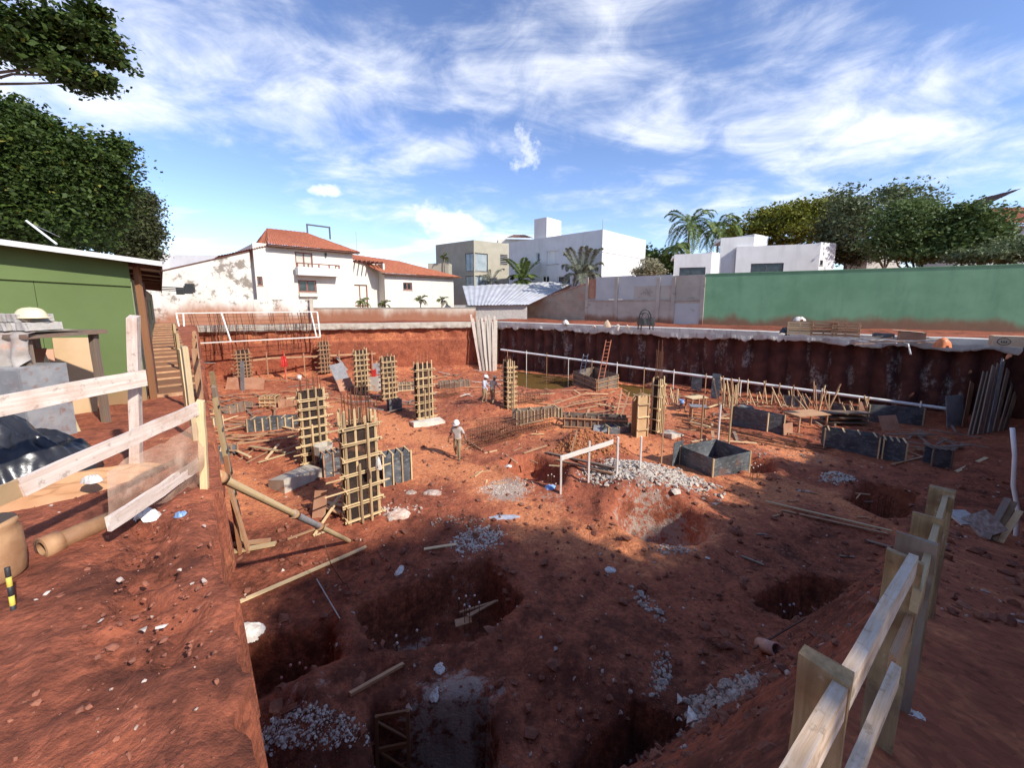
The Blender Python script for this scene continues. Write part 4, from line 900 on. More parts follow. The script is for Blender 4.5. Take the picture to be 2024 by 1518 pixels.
def tree(label, base, blobs, n, size, mat, trunk_r=0.25, seed=0, group=None, shell=0.55, aspect=1.8, cat='tree', name='tree', fork=0.45):
    t = thing(name, label, cat, base, group=group); base = Vector(base)
    top = sum((Vector(b_[0]) for b_ in blobs), Vector()) / len(blobs); fk = base.lerp(top, fork); fk.x = base.x * .6 + fk.x * .4
    limb('trunk', base - Vector((0, 0, .2)), fk, trunk_r, trunk_r * 0.7, t, seed)
    for i, b_ in enumerate(blobs): limb('limb', fk, Vector(b_[0]), trunk_r * 0.55, trunk_r * 0.12, t, seed + i + 1)
    crown('crown', blobs, n, size, mat, t, seed, shell, aspect); return t
def bl(px, py, d, rx, ry=None, rz=None):
    """lobe seen at a photo pixel, at distance d, radii given in photo pixels across / metres deep / photo pixels high"""
    s = d / FPX; c = D(px, py, d); return (tuple(c), rx * s, (ry if ry else rx * s), (rz if rz else rx) * s)
# big dark street trees behind the hut, one bough reaching over the top left corner
tree('large dark flowering tree overhanging behind the green hut roof', (-24, 15, GZ), [bl(30, 300, 15, 100, None, 80), bl(110, 380, 15.5, 90, None, 75), bl(185, 330, 16, 58, None, 55), bl(180, 415, 17, 52, None, 50), bl(60, 430, 15, 100, None, 60), bl(-60, 350, 14, 110, None, 120), bl(225, 295, 16.5, 26, None, 26), bl(40, 235, 15, 50, None, 34), bl(120, 460, 19, 80, None, 34), bl(225, 370, 16.5, 24, None, 40)], 105000, 0.078, 'leaf_dark', 0.22, 3, shell=0.3, fork=.3)
tree('leafy bough of a street tree reaching over the top left corner', (-19, 5.0, GZ), [bl(110, 62, 9.0, 52, 0.8, 34), bl(190, 75, 9.2, 34, 0.6, 20), bl(150, 150, 9.1, 36, 0.6, 22), bl(195, 160, 9.3, 20, .4, 18), bl(60, 105, 8.8, 46, 0.8, 20), bl(215, 112, 9.2, 22, .5, 16), bl(-10, 60, 8.8, 60, .8, 50), bl(180, 25, 9.2, 22, .4, 15)], 17000, 0.058, 'leaf_dark', 0.12, 9, shell=0.15, fork=.75)
tree('round dull-leaved tree beyond the far end of the hut', (-25.3, 25, GZ), [bl(255, 420, 26, 42, None, 48), bl(275, 460, 26, 36, None, 42), bl(225, 470, 26, 42, None, 36), bl(285, 400, 26.5, 18, None, 22), bl(280, 500, 26, 30, None, 20)], 38000, 0.085, 'leaf_dull', 0.25, 17, shell=0.35)
# trees behind the green wall
tree('wide flat-topped yellow-green tree behind the white house', tuple(D(1560, 598, 66).xy) + (GZ,), [bl(1540, 432, 66, 62, None, 24), bl(1600, 415, 66, 60, None, 20), bl(1475, 458, 66, 45, None, 17), bl(1640, 430, 66, 50, None, 34), bl(1560, 462, 66, 80, None, 28), bl(1450, 470, 66, 22, None, 12)], 20000, 0.30, 'leaf_yellow', 0.5, 23, shell=0.5, aspect=1.3)
tree('airy pale tree with sky showing through its crown', tuple(D(1745, 598, 46).xy) + (GZ,), [bl(1740, 410, 46, 70, None, 42), bl(1690, 440, 46, 45, None, 50), bl(1800, 420, 46, 50, None, 50), bl(1780, 380, 46, 40, None, 22), bl(1670, 395, 46, 36, None, 26)], 8000, 0.18, 'leaf_grey', 0.2, 29, shell=0.3)
tree('dense dark tree standing against the green wall', tuple(D(1800, 598, 35).xy) + (GZ,), [bl(1790, 445, 36, 56, None, 48), bl(1845, 470, 36, 50, None, 42), bl(1760, 485, 36, 40, None, 30), bl(1820, 420, 36, 30, None, 24), bl(1830, 500, 35, 60, None, 20)], 17000, 0.15, 'leaf_mid', 0.2, 31, shell=0.45)
tree('dark leafy tree in front of the clay-roofed house', tuple(D(1930, 598, 33.5).xy) + (GZ,), [bl(1930, 450, 34, 48, None, 46), bl(1890, 480, 34, 40, None, 34), bl(1960, 480, 34, 36, None, 30), bl(1905, 425, 34, 24, None, 22)], 13000, 0.15, 'leaf_mid', 0.18, 37, shell=0.45)
tree('pale green shrub spilling along the top of the green wall', tuple(D(1990, 598, 29.5).xy) + (GZ,), [bl(1990, 498, 30, 45, None, 20), bl(1930, 506, 30, 40, None, 14), bl(2040, 490, 30, 45, None, 24)], 10000, 0.12, 'leaf_grey', 0.1, 41, cat='shrub', name='shrub')
tree('brownish tree left of the airy tree behind the wall', tuple(D(1675, 598, 52).xy) + (GZ,), [bl(1665, 450, 52, 44, None, 40), bl(1650, 490, 52, 30, None, 24), bl(1690, 500, 52, 40, None, 24)], 14000, 0.16, 'leaf_dull', 0.2, 43)
tree('dark bush right of the white cubic building', tuple(D(1300, 598, 58).xy) + (GZ,), [bl(1298, 520, 58, 32, None, 26), bl(1330, 525, 58, 28, None, 22), bl(1280, 500, 60, 14, None, 12)], 4500, 0.24, 'leaf_mid', 0.15, 47, cat='bush', name='bush')
tree('pale dry shrub above the patched wall', tuple(D(1283, 598, 44).xy) + (GZ,), [bl(1283, 528, 44, 20, None, 16), bl(1265, 540, 44, 14, None, 10), bl(1300, 542, 44, 14, None, 10)], 2200, 0.14, 'leaf_dry', 0.06, 53, cat='shrub', name='shrub')
def frond_mesh(name, Ln, up, droop, nl, ll, mat, wid=0.05, vee=0.3):
    """arching midrib with paired leaflets, base at origin, pointing +X"""
    vs = []; fs = []; ti = []; P = lambda s: Vector((Ln * s * (1 - 0.25 * s * s * droop), 0, Ln * (up * s - droop * s * s)))
    r = random.Random(len(name) + nl)
    for i in range(8):
        s0, s1 = i / 8, (i + 1) / 8; w0, w1 = 0.035 * (1 - s0) + .008, 0.035 * (1 - s1) + .008; k = len(vs); a, b_ = P(s0), P(s1)
        vs += [a + Vector((0, w0, 0)), a - Vector((0, w0, 0)), b_ - Vector((0, w1, 0)), b_ + Vector((0, w1, 0))]; fs.append((k, k + 1, k + 2, k + 3)); ti += [0.8] * 4
    for i in range(nl):
        s = 0.12 + 0.86 * i / nl; a = P(s); tdir = (P(min(1, s + .03)) - P(s - .03)).normalized(); l = ll * math.sin(math.pi * (0.12 + 0.82 * s)) * r.uniform(.85, 1.1)
        for sg in (-1, 1):
            d = (tdir * 0.55 + Vector((0, sg, vee - 0.25 * r.random()))).normalized(); tip = a + d * l + Vector((0, 0, -0.22 * l)); md = a + d * l * .5
            k = len(vs); vs += [a, md + tdir * wid, tip, md - tdir * wid]; fs.append((k, k + 1, k + 2, k + 3)); ti += [r.random() * .8] * 4
    m = mesh(name, vs, fs, MT[mat]); at = m.attributes.new('tint', 'FLOAT', 'POINT'); at.data.foreach_set('value', ti); return m
def palm(label, base, h, n, Ln, mat, up=(0.2, 1.3), droop=0.9, ll=0.5, trunk=0.16, seed=0, nl=26, wid=0.05, group=None, fan=None):
    t = thing('palm_tree', label, 'palm', base, group=group); base = Vector(base); r = random.Random(seed); top = base + Vector((r.uniform(-.2, .2), 0, h))
    limb('trunk', base - Vector((0, 0, .2)), top, trunk, trunk * 0.75, t, seed, 0.03)
    ms = [frond_mesh('frond_%s' % 'abc'[j], Ln, up[0] + (up[1] - up[0]) * (j / 2), droop, nl, ll, mat, wid) for j in range(3)]
    for i in range(n):
        j = i % 3; a = (i * 2.399 + r.uniform(-.2, .2)) if fan is None else fan[0] + (fan[1] * ((i / (n - 1)) - .5)) + r.uniform(-.12, .12)
        if fan is not None and i % 2: a += math.pi
        obj('frond', ms[j], t, Matrix.Translation(top) @ Matrix.Rotation(a, 4, 'Z') @ Matrix.Rotation(r.uniform(-.2, .2), 4, 'X') @ Matrix.Scale(r.uniform(.85, 1.1), 4))
    return t
def ppalm(label, px, pybase, pytop, d, n, Lpx, mat, **k):
    b0 = D(px, pybase, d); t0 = D(px, pytop, d); palm(label, (b0.x, b0.y, min(b0.z, GZ)), t0.z - min(b0.z, GZ), n, Lpx * d / FPX, mat, **k)
ppalm('tall feather palm, left of the pair behind the patched wall', 1358, 560, 444, 56, 18, 62, 'leaf_palm', up=(0.1, 1.2), droop=1.0, ll=1.2, seed=3, wid=.1)
ppalm('slimmer feather palm, right of the pair behind the white house', 1412, 560, 452, 58, 16, 54, 'leaf_palm', up=(0.1, 1.2), droop=1.0, ll=1.1, seed=5, wid=.1)
ppalm('feather palm with drooping crown low beside the tall pair', 1335, 560, 490, 54, 12, 36, 'leaf_palm', up=(0.1, .9), droop=1.0, ll=.9, seed=8, wid=.08)
ppalm('grey fan-shaped palm above the blockwork gable', 1150, 600, 556, 45.5, 24, 58, 'leaf_palm_grey', up=(1.1, 2.3), droop=1.3, ll=.85, seed=7, nl=36, wid=.08, trunk=.3)
ppalm('bushy bright green palm behind the corrugated roof', 1034, 600, 552, 52, 26, 44, 'leaf_palm', up=(-0.1, 1.5), droop=.7, ll=.8, seed=11, wid=.11, nl=20)
ppalm('thin greyish palm beside the beige house', 972, 600, 560, 52, 10, 40, 'leaf_palm_grey', up=(.8, 1.8), droop=1.2, ll=.5, seed=13)
for i, (px, pt, n_, Lp, lb) in enumerate(((715, 598, 11, 20, 'small spiky palm left of the cream house door'), (762, 602, 9, 18, 'low spreading palm below the recessed bay of the cream house'), (829, 592, 9, 17, 'small palm by the right wing of the cream house, nearer its window'), (872, 594, 9, 17, 'small palm at the right-hand corner of the cream house'), (880, 508, 8, 14, 'potted palm on the terrace parapet of the beige house'))):
    ppalm(lb, px, 612, pt, 44 if i < 4 else 56.5, n_, Lp, 'leaf_palm', up=(.3, 1.3), droop=1.0, ll=.35, seed=20 + i, nl=14, trunk=.08, wid=.05)

# unseen tree and shrubs added behind the camera to shade the near pit softly
def FP(w, q, z): p = NW + FD * w + FN * q; return (p.x, p.y, z)
tree('unseen tree added behind the camera to shade the near pit', FP(6.5, -5.4, GZ), [(FP(4.6, -5, 9.0), 1.9, 1.7, 1.5), (FP(7.0, -5, 9.6), 2.2, 1.8, 1.7), (FP(9.2, -5, 8.8), 1.7, 1.6, 1.4), (FP(6.0, -5.2, 10.6), 1.6, 1.4, 0.9), (FP(8.4, -5.2, 10.4), 1.4, 1.4, .9)], 18000, 0.16, 'leaf_mid', 0.2, 91, shell=0.15)
rw_ = random.Random(5)
for i in range(13):
    w = 10.8 + 1.75 * i; rr_ = rw_.uniform(.35, .8)
    tree('unseen shrub added behind the camera to break up the shadow edge', FP(w, -1.9, GZ - .1), [(FP(w, -1.9, GZ + rr_ * .8), rr_ * 1.2, rr_ * .8, rr_ * .8), (FP(w + .5, -2.0, GZ + rr_ * .5), rr_ * .9, rr_ * .7, rr_ * .6)], 900, 0.13, 'leaf_mid', 0.04, 100 + i, group='added shade shrubs', cat='shrub', name='shrub')
# ================================================================ LEFT LEDGE: site hut, steps, fence, stores
def clear_mat(name, col, alpha):
    m, t, b = new_mat(name); p = wpos(t); tr = nd(t, 'ShaderNodeBsdfTransparent'); ms = nd(t, 'ShaderNodeMixShader')
    t.links.new(mixc(t, noise(t, p, 6, 5), col, tuple(min(1, x * 1.3) for x in col)), b.inputs['Base Color']); b.inputs['Roughness'].default_value = 0.5
    t.links.new(mrange(t, noise(t, p, 5, 5, .65), 0.3, 0.75, alpha * 0.5, min(1, alpha * 1.5)), ms.inputs[0])
    t.links.new(tr.outputs[0], ms.inputs[1]); t.links.new(b.outputs[0], ms.inputs[2]); t.links.new(ms.outputs[0], t.nodes['Material Output'].inputs[0]); return m
MT['net'] = clear_mat('dusty_netting', (0.40, 0.26, 0.18), 0.5)
K = LG(290, 792); SD = Vector((-0.67, 0.742, 0)).normalized(); FDv = Vector((-0.742, -0.67, 0)).normalized(); zv = Vector((0, 0, 1))
hut = thing('site_hut', 'long green plywood site hut with low-pitched roof on the left ledge', 'hut', K)
zc_ = D(250, 516, K.y).z; rise = 0.115; HL, HW = 21.0, 3.4
def hp(s, f, z): return K + SD * s + FDv * f + zv * (z - K.z)
def rz_(f): return zc_ + rise * f
def quadbox(name, a, b_, c, d, n, th, mat, parent):
    vs = [a, b_, c, d]; vs += [v + n * th for v in vs]
    return obj(name, mesh(name, vs, [(3, 2, 1, 0), (4, 5, 6, 7), (0, 1, 5, 4), (1, 2, 6, 5), (2, 3, 7, 6), (3, 0, 4, 7)], MT[mat]), parent)
zs_ = zc_ - 0.42; zg = GZ - 0.1
for i in range(3):     # front cladding sheets, then the strip above the seam
    f0, f1 = i * HW / 3 + 0.003, (i + 1) * HW / 3 - 0.003
    quadbox('cladding_sheet', hp(0, f0, zg), hp(0, f1, zg), hp(0, f1, zs_ + 0.05 * f1), hp(0, f0, zs_ + 0.05 * f0), SD, 0.03, 'hutgreen', hut)
quadbox('top_strip', hp(-0.035, 0, zs_ - 0.03), hp(-0.035, HW, zs_ - 0.03 + .05 * HW), hp(-0.012, HW, rz_(HW)), hp(-0.012, 0, rz_(0)), SD, 0.03, 'hutgreen', hut)
quadbox('inner_lining', hp(0.06, 0, zg), hp(0.06, HW, zg), hp(0.06, HW, rz_(HW)), hp(0.06, 0, rz_(0)), SD, 0.02, 'soffit', hut)  # added backing panel that stops light coming through the cladding gaps
for i in range(14):    # side sheeting
    s0, s1 = 0.04 + i * HL / 14, (i + 1) * HL / 14 - 0.01; o = -0.01 - 0.008 * (i % 2)
    quadbox('side_sheet', hp(s0, o, zg), hp(s1, o, zg), hp(s1, o, rz_(0) - 0.3), hp(s0, o, rz_(0) - 0.3), FDv, 0.02, 'hutside', hut)
for s in (3.0, 8.0, 13.0):
    w = quadbox('shutter', hp(s, -0.03, GZ + 1.15), hp(s + 1.1, -0.03, GZ + 1.15), hp(s + 1.1, -0.03, GZ + 2.0), hp(s, -0.03, GZ + 2.0), FDv, 0.02, 'hutgreen', hut)
bar('corner_post', hp(0.12, -0.10, zg), hp(0.12, -0.10, rz_(0) - 0.05), 0.07, 0.08, 'stair', hut)
bar('corner_post', hp(0.35, -0.13, zg), hp(0.35, -0.13, rz_(0) - 0.35), 0.09, 0.05, 'soffit', hut)
rf = quadbox('roof', hp(-0.35, -0.45, rz_(-0.45)), hp(HL, -0.45, rz_(-0.45)), hp(HL, HW + .2, rz_(HW + .2)), hp(-0.35, HW + .2, rz_(HW + .2)), zv, 0.045, 'sheet', hut)
quadbox('fascia', hp(-0.36, -0.46, rz_(-0.46) - 0.035), hp(-0.36, HW + .2, rz_(HW + .2) - 0.035), hp(-0.36, HW + .2, rz_(HW + .2) + 0.05), hp(-0.36, -0.46, rz_(-0.46) + 0.05), -SD, 0.02, 'fascia', hut)
for i in range(9):
    s = 0.1 + i * 2.3; bar('rafter', hp(s, -0.42, rz_(-0.42) - 0.045), hp(s, HW, rz_(HW) - 0.045), 0.06, 0.08, 'soffit', hut)
bar('eaves_board', hp(-0.3, -0.44, rz_(-0.44) - .07), hp(HL, -0.44, rz_(-0.44) - .07), 0.03, 0.12, 'soffit', hut)
for s, l in ((9.5, 0.85), (12.0, 0.9), (14.5, .7)):
    a = hp(s, -0.4, rz_(-.4) - .12); b_ = hp(s, -0.4 - l, rz_(-.4) - .15)
    fl_ = thing('floodlight', {9.5: 'black floodlight on an arm, nearest on the hut eaves', 12.0: 'black floodlight on an arm, middle one on the hut eaves', 14.5: 'black floodlight on an arm, farthest on the hut eaves'}[s], 'floodlight', a, group='floodlights on the hut eaves')
    rod('arm', a, b_, 0.02, 'black', fl_); obj('lamp_head', shared('cube', 'black'), fl_, Matrix.Translation(b_) @ Matrix.Rotation(.5, 4, 'Z') @ Matrix.Diagonal((.28, .16, .34, 1)))
pm = thing('roof_mast', 'thin pale pole leaning on the hut roof', 'pole', D(110, 478, 7.4)); rod('pole', D(112, 482, 7.6), D(52, 436, 7.6), 0.018, 'pvc', pm); rod('guy_wire', D(58, 440, 7.6), D(118, 468, 8.4), 0.006, 'steel', pm)
# timber steps along the hut
st = thing('timber_steps', 'flight of soil-covered timber steps squeezed between hut and pit edge', 'steps', hp(0.2, -0.5, GZ))
for i in range(19):
    s = 0.25 + i * 0.78; z = GZ + 0.07 + i * 0.045
    quadbox('tread', hp(s, -0.02, z), hp(s + .74, -0.02, z), hp(s + .74, -0.80, z), hp(s, -0.80, z), zv, 0.04, 'stair', st)
    quadbox('riser', hp(s - 0.02, -0.02, z - .14), hp(s - 0.02, -0.80, z - .14), hp(s - 0.02, -0.80, z + 0.028), hp(s - 0.02, -0.02, z + 0.028), SD, 0.018, 'timber', st)
# guard posts and rails on the pit edge beside the steps
ef = thing('guard_fence', 'rough timber guard fence along the pit edge beside the steps', 'fence', LG(385, 880))
def edge(s, q=0.06, z=0.0): p = LE0 + LED * s + LEN * q; return Vector((p.x, p.y, GZ + z))
for px, py, hgt, w in ((371, 806, 1.05, 0.17), (386, 870, 1.28, 0.10), (359, 745, 1.1, .13), (352, 715, 1.2, .13)):
    p = LG(px, py); bar('post', p - zv * .3, p + zv * hgt, w, 0.06, 'pine' if px != 386 else 'pine_new', ef, roll=0.7)
for s in (10, 13, 16): bar('post', edge(s, .05, -.2), edge(s, .05, 1.0), .10, .06, 'timber', ef)
for z in (0.35, 0.85): bar('rail', edge(9, .0, z), edge(16, .0, z), .02, .12, 'timber', ef)
# whitewashed board fence round the stores: two corner posts, three boards, netting
wf = thing('board_fence', 'whitewashed board fence wrapped in torn netting on the left ledge', 'fence', LG(270, 930))
P1 = LG(266, 932); bar('post', P1 - zv * .2, D(264, 626, P1.y), 0.10, 0.085, 'wash', wf, up=(1, .5, 0), bake=True)
P2 = LG(402, 965); bar('post', P2 - zv * .2, D(396, 792, P2.y), 0.07, 0.06, 'pine', wf, up=(1, .5, 0))
r1a, r1b = D(286, 748, P1.y - .03), D(-70, 814, 2.85)
bar('board', r1a, r1b, 0.03, 0.17, 'wash', wf, bake=True); bar('board', D(283, 752, P1.y + .03), D(268, 752, P1.y + .1), 0.025, 0.12, 'wash', wf)
bar('board', D(396, 806, P2.y), D(42, 964, 2.35), 0.03, 0.125, 'wash', wf, bake=True); bar('board', D(44, 962, 2.37), D(-90, 1022, 2.0), 0.028, 0.12, 'ply_tan', wf)
bar('board', D(396, 916, P2.y), D(214, 1038, 2.62), 0.03, 0.115, 'wash', wf, bake=True)
def sheet_between(name, pts_a, pts_b, mat, parent, n=24, k=8, sag=0.06, seed=5):
    X = np.zeros((n + 1, k + 1)); Y = X.copy(); Z = X.copy()
    for i in range(n + 1):
        a, b_ = pts_a[0].lerp(pts_a[1], i / n), pts_b[0].lerp(pts_b[1], i / n)
        for j in range(k + 1):
            p = a.lerp(b_, j / k); w = sag * math.sin(math.pi * j / k); q = float(fbm(np.array([i * .35]), np.array([j * .5]), 1.0, 3, seed)[0])
            X[i, j], Y[i, j], Z[i, j] = p.x + w * (.6 + q), p.y - w * (.5 + q), p.z + .04 * q
    return obj(name, grid_mesh(name, X, Y, Z, MT[mat]), parent)
sheet_between('netting', (D(402, 830, P2.y + .02), D(210, 930, 2.9)), (D(402, 950, P2.y + .02), D(215, 1048, 2.7)), 'net', wf)
# stores: rack with concrete blocks under sheeting
rk = thing('storage_rack', 'rough rack draped with dusty plastic sheeting against the hut', 'rack', (-7.1, 5.15, GZ))
rzt = D(60, 652, 5.2).z
rx0, rx1 = D(-60, 650, 5.2).x, D(104, 650, 5.2).x
box_at('shelf', (rx0, 4.9, rzt - 0.10), (rx1, 5.9, rzt - 0.04), 'old', rk)
for x in (rx0 + .1, rx1 - .12):
    for y in (4.98, 5.8): bar('leg', (x, y, GZ - .1), (x, y, rzt - .1), .08, .08, 'old', rk)
def drape(name, x0, x1, y, zt_, drop, mat, parent, seed=1):
    n, k = 40, 14; X = np.zeros((n + 1, k + 1)); Y = X.copy(); Z = X.copy()
    for i in range(n + 1):
        for j in range(k + 1):
            f = j / k; q = float(fbm(np.array([i * .22]), np.array([j * .3]), 1.0, 3, seed)[0]); d = drop * (0.75 + 0.5 * float(fbm(np.array([i * .12]), np.array([3.3]), 1.0, 2, seed + 4)[0]))
            X[i, j] = x0 + (x1 - x0) * i / n + .03 * q; Y[i, j] = y + 0.55 - 0.58 * min(1, f * 3) - .09 * q * f - .05 * math.sin(i * .8) * f; Z[i, j] = zt_ - max(0, f - .3) / .7 * d + .01 * q
    return obj(name, grid_mesh(name, X, Y, Z, MT[mat]), parent)
drape('plastic_sheet', rx0 - .02, rx1 + .06, 4.92, rzt - 0.005, 0.55, 'clear_sheet', rk, 3)
bi = 0; ORD = ('rightmost', 'second from right', 'middle', 'second from left', 'leftmost')
for lay, (zz_, n_) in enumerate(((0.005, 5), (0.115, 4))):
    for i in range(n_):
        x = rx1 - .12 - i * 0.245 - lay * .12 + random.uniform(-.02, .02); y = 5.02 + random.uniform(-.03, .05)
        M = Matrix.Translation((x, y + .1, rzt + zz_ + .05)) @ Matrix.Rotation(random.uniform(-.15, .15), 4, 'Z') @ Matrix.Diagonal((.215, .38, .10, 1))
        tag(obj('concrete_block', shared('plank', 'block', i % 5), None, M), 'dusty grey block on the sheeted rack, %s of the %s layer' % (ORD[i], ('lower', 'upper')[lay]), 'block', 'blocks %s layer' % ('lower', 'upper')[lay])
hm = thing('safety_helmet', 'cream safety helmet resting on the grey blocks', 'helmet', D(62, 628, 5.25))
hc = D(62, 627, 5.12)
lathe('shell', [(0.155, 0), (0.152, .03), (.138, .07), (.11, .105), (.07, .125), (.0, .133)], 'cream_plastic', hm, Matrix.Translation(hc) @ Matrix.Diagonal((1.08, .85, 1, 1)))
lathe('brim', [(0.155, .0), (.20, -.008), (.19, -.016), (.155, -.012)], 'cream_plastic', hm, Matrix.Translation(hc + Vector((.03, -.01, .004))) @ Matrix.Diagonal((1.0, .8, 1, 1)))
hc0 = thing('appliance', 'pale metal cabinet standing under the rack', 'cabinet', (-6.9, 4.75, GZ))
pA = D(-20, 790, 4.75); box_at('body', (pA.x - .25, 4.7, GZ), (D(45, 760, 4.7).x, 5.2, D(20, 729, 4.7).z), 'steel', hc0); box_at('door', (pA.x - .2, 4.685, GZ + .08), (D(42, 760, 4.7).x, 4.698, D(20, 733, 4.7).z), 'film_pale', hc0)
for i in range(4):
    x = D(52 + i * 6, 780, 4.95).x; tag(bar('timber_offcut', (x, 4.95, GZ), (x + .02, 5.0, D(55, 730 + 3 * i, 4.95).z), .035, .09, 'pine', None), 'short upright timber offcut beside the pale cabinet, %s' % ('nearest the cabinet', 'second from the cabinet', 'third from the cabinet', 'farthest from the cabinet')[i], 'offcut', 'offcuts beside the cabinet')
# sheets and boards leaning on the hut front
def lean(label, name, pb, pt, w, th, mat, cat='sheet', group=None, roll=0): return tag(bar(name, pb, pt, w, th, mat, None, roll=roll, kind='plank', up=(.7, -.7, .1)), label, cat, group)
for (b_, t_, w, mt, lb) in (((172, 812), (143, 668), .42, 'ply_tan', 'tan plywood sheet leaning on the green hut front'), ((148, 815), (112, 690), .34, 'ply_brown', 'brown plywood sheet leaning beside the tan sheet')):
    pb = LG(*b_); pb = pb + Vector((.1, -.2, 0)); pt = D(t_[0], t_[1], pb.y + .28); lean(lb, 'plywood_sheet', pb, pt, w, .018, mt)
pb = LG(118, 830) + Vector((0, -.5, 0)); lean('narrow brown board leaning at the rack corner', 'leaning_board', pb, D(78, 688, pb.y + .35), .14, .03, 'ply_brown', 'board')
pb = LG(158, 858); lean('pale batten leaning from the whitewashed fence to the hut', 'leaning_batten', pb, D(82, 690, pb.y + .9), .04, .04, 'pine_new', 'batten')
# black plastic heap
def crumple(label, c, rx, ry, h, mat, name, cat, seed=0, n=56, lump=0.35, rz=0.0):
    s = np.linspace(-1, 1, n); X, Y = np.meshgrid(s, s, indexing='ij'); rr_ = np.hypot(X, Y)
    ang = np.arctan2(Y, X); prof = np.clip(1 - rr_ ** 2.2 * (1 + .35 * fbm(np.cos(ang) * 2, np.sin(ang) * 2, 1, 2, seed)), 0, None) ** .55
    ridg = 1 - np.abs(fbm(X, Y, 2.2, 3, seed + 1)); Z = h * prof * (1 - lump + lump * ridg + .25 * fbm(X, Y, 1.1, 2, seed + 3)) + .02 * fbm(X, Y, 5, 2, seed + 2) * (prof > 0)
    ca, sa = math.cos(rz), math.sin(rz); wx = (rx * X * ca - ry * Y * sa) * (1 + .08 * fbm(X, Y, 2, 2, seed + 7)); wy = rx * X * sa + ry * Y * ca
    keep = (prof[:-1, :-1] + prof[1:, 1:] + prof[1:, :-1] + prof[:-1, 1:]) > 0
    return tag(obj(name, grid_mesh(name, c[0] + wx, c[1] + wy, c[2] + Z - .02, MT[mat], keep)), label, cat)
cb = LG(40, 985); crumple('heap under glossy black plastic sheeting behind the board fence', (cb.x - .52, cb.y + .22, GZ + .05), .80, .62, .70, 'black_plastic', 'plastic_heap', 'heap', 5, 110, lump=.6)
cb = LG(180, 985); crumple('long soil-stained brown tarpaulin bundle on the ledge', (cb.x - .62, cb.y - .05, GZ + .04), 1.15, .30, .20, 'brown_tarp', 'tarpaulin', 'tarpaulin', 9, 110, lump=0.75, rz=0.75)
pp = thing('drain_pipe', 'short muddy drain pipe with open end below the tarpaulin', 'pipe', LG(90, 1100))
pa, pb = LG(84, 1102) + zv * .065, LG(225, 1040) + zv * .065; Mx, Ln = frame(pa, pb)
lathe('barrel', [(.05, -Ln / 2), (.068, -Ln / 2), (.068, Ln / 2), (.05, Ln / 2), (.05, -Ln / 2)], 'mud_pipe', pp, Mx @ Matrix.Rotation(R(90), 4, 'Y')); rod('bore_shade', pa.lerp(pb, .1), pa.lerp(pb, .15), .051, 'black', pp)  # black plug paints the shade inside the pipe
lathe('collar', [(.070, -.05), (.085, -.05), (.085, .05), (.070, .05)], 'mud_pipe', pp, Mx @ Matrix.Rotation(R(90), 4, 'Y') @ Matrix.Translation((0, 0, -Ln / 2 + .05)))
c = LG(-30, 1180); dm = thing('barrel', 'muddy plastic barrel cut off by the left picture edge', 'barrel', c + Vector((-.12, .12, 0)))
lathe('body', [(0, .01), (.13, .01), (.16, .05), (.17, .2), (.165, .34), (.15, .38), (.16, .40), (.15, .42), (.1, .425), (0, .42)], 'mud_pipe', dm, Matrix.Translation(c + Vector((-.12, .12, 0))), 24)
sp = thing('striped_stake', 'yellow and black striped stake against the muddy barrel', 'stake', LG(28, 1218)); a, b_ = LG(28, 1215), D(14, 1122, LG(28, 1215).y + .02)
for i in range(5): rod('band', a.lerp(b_, i / 5), a.lerp(b_, (i + .998) / 5), .012, ('black', 'yellow')[i % 2], sp)
for (px, py, s, mt, lb) in ((292, 1022, .07, 'white_plastic', 'crumpled pale bag at the foot of the whitewashed fence'), (188, 985, .055, 'white_plastic', 'small folded white bag on the brown tarpaulin'), (358, 1018, .035, 'blue_plastic', 'small greenish plastic scrap near the pit lip')):
    c = LG(px, py); crumple(lb, (c.x, c.y, GZ + .06 + (.18 if px == 188 else 0)), s * 1.5, s, s * 1.2, mt, 'plastic_bag', 'bag', px, 20)

# ================================================================ RIGHT: ramp fence in the foreground, hose, boards
MT['railwood'] = m_wood('tan_rail_timber', (0.44, 0.29, 0.17), (0.64, 0.52, 0.42), dirt=(0.70, 0.62, 0.56), dirt_amt=0.5, var=0.1, g3=(2.2, 40, 40), splash=0.6)
fc = thing('ramp_fence', 'rough-sawn plank fence running down the access ramp, nearest object at right', 'fence', (0.75, 0.9, GZ))
FD3 = Vector((FD.x, FD.y, -0.2)).normalized(); FN3 = Vector((FN.x, FN.y, 0))
def fpost(px, py, d, w, t, hgt, mat='postwood', lean_=(0, 0, 0)):
    top = D(px, py, d); bot = top - zv * hgt + Vector(lean_); Mx, Ln = frame(bot, top, (FD.x, FD.y, 0))
    vs, fs = _plank(int(px)); S_ = Matrix.Diagonal((Ln, w, t, 1)); return obj('post', mesh('post', [S_ @ Vector(v) for v in vs], fs, MT[mat]), fc, Mx)
fpost(1632, 1312, 0.97, 0.115, 0.045, 1.15)
fpost(1788, 1100, 1.74, 0.13, 0.04, 1.15); fpost(1812, 1062, 2.08, 0.17, 0.03, 1.2, 'old'); fpost(1836, 1018, 2.5, 0.15, 0.04, 1.2); fpost(1862, 965, 3.1, 0.15, 0.045, 1.2)
a1, a0 = D(1803, 1116, 1.70), D(1668, 1362, 0.96); a00 = a0 + (a0 - a1) * 0.75
bar('rail', a00, a1, 0.034, 0.10, 'railwood', fc, bake=True); bar('rail', D(1808, 1190, 1.66), D(1869, 985, 3.15), 0.03, 0.11, 'pine', fc)
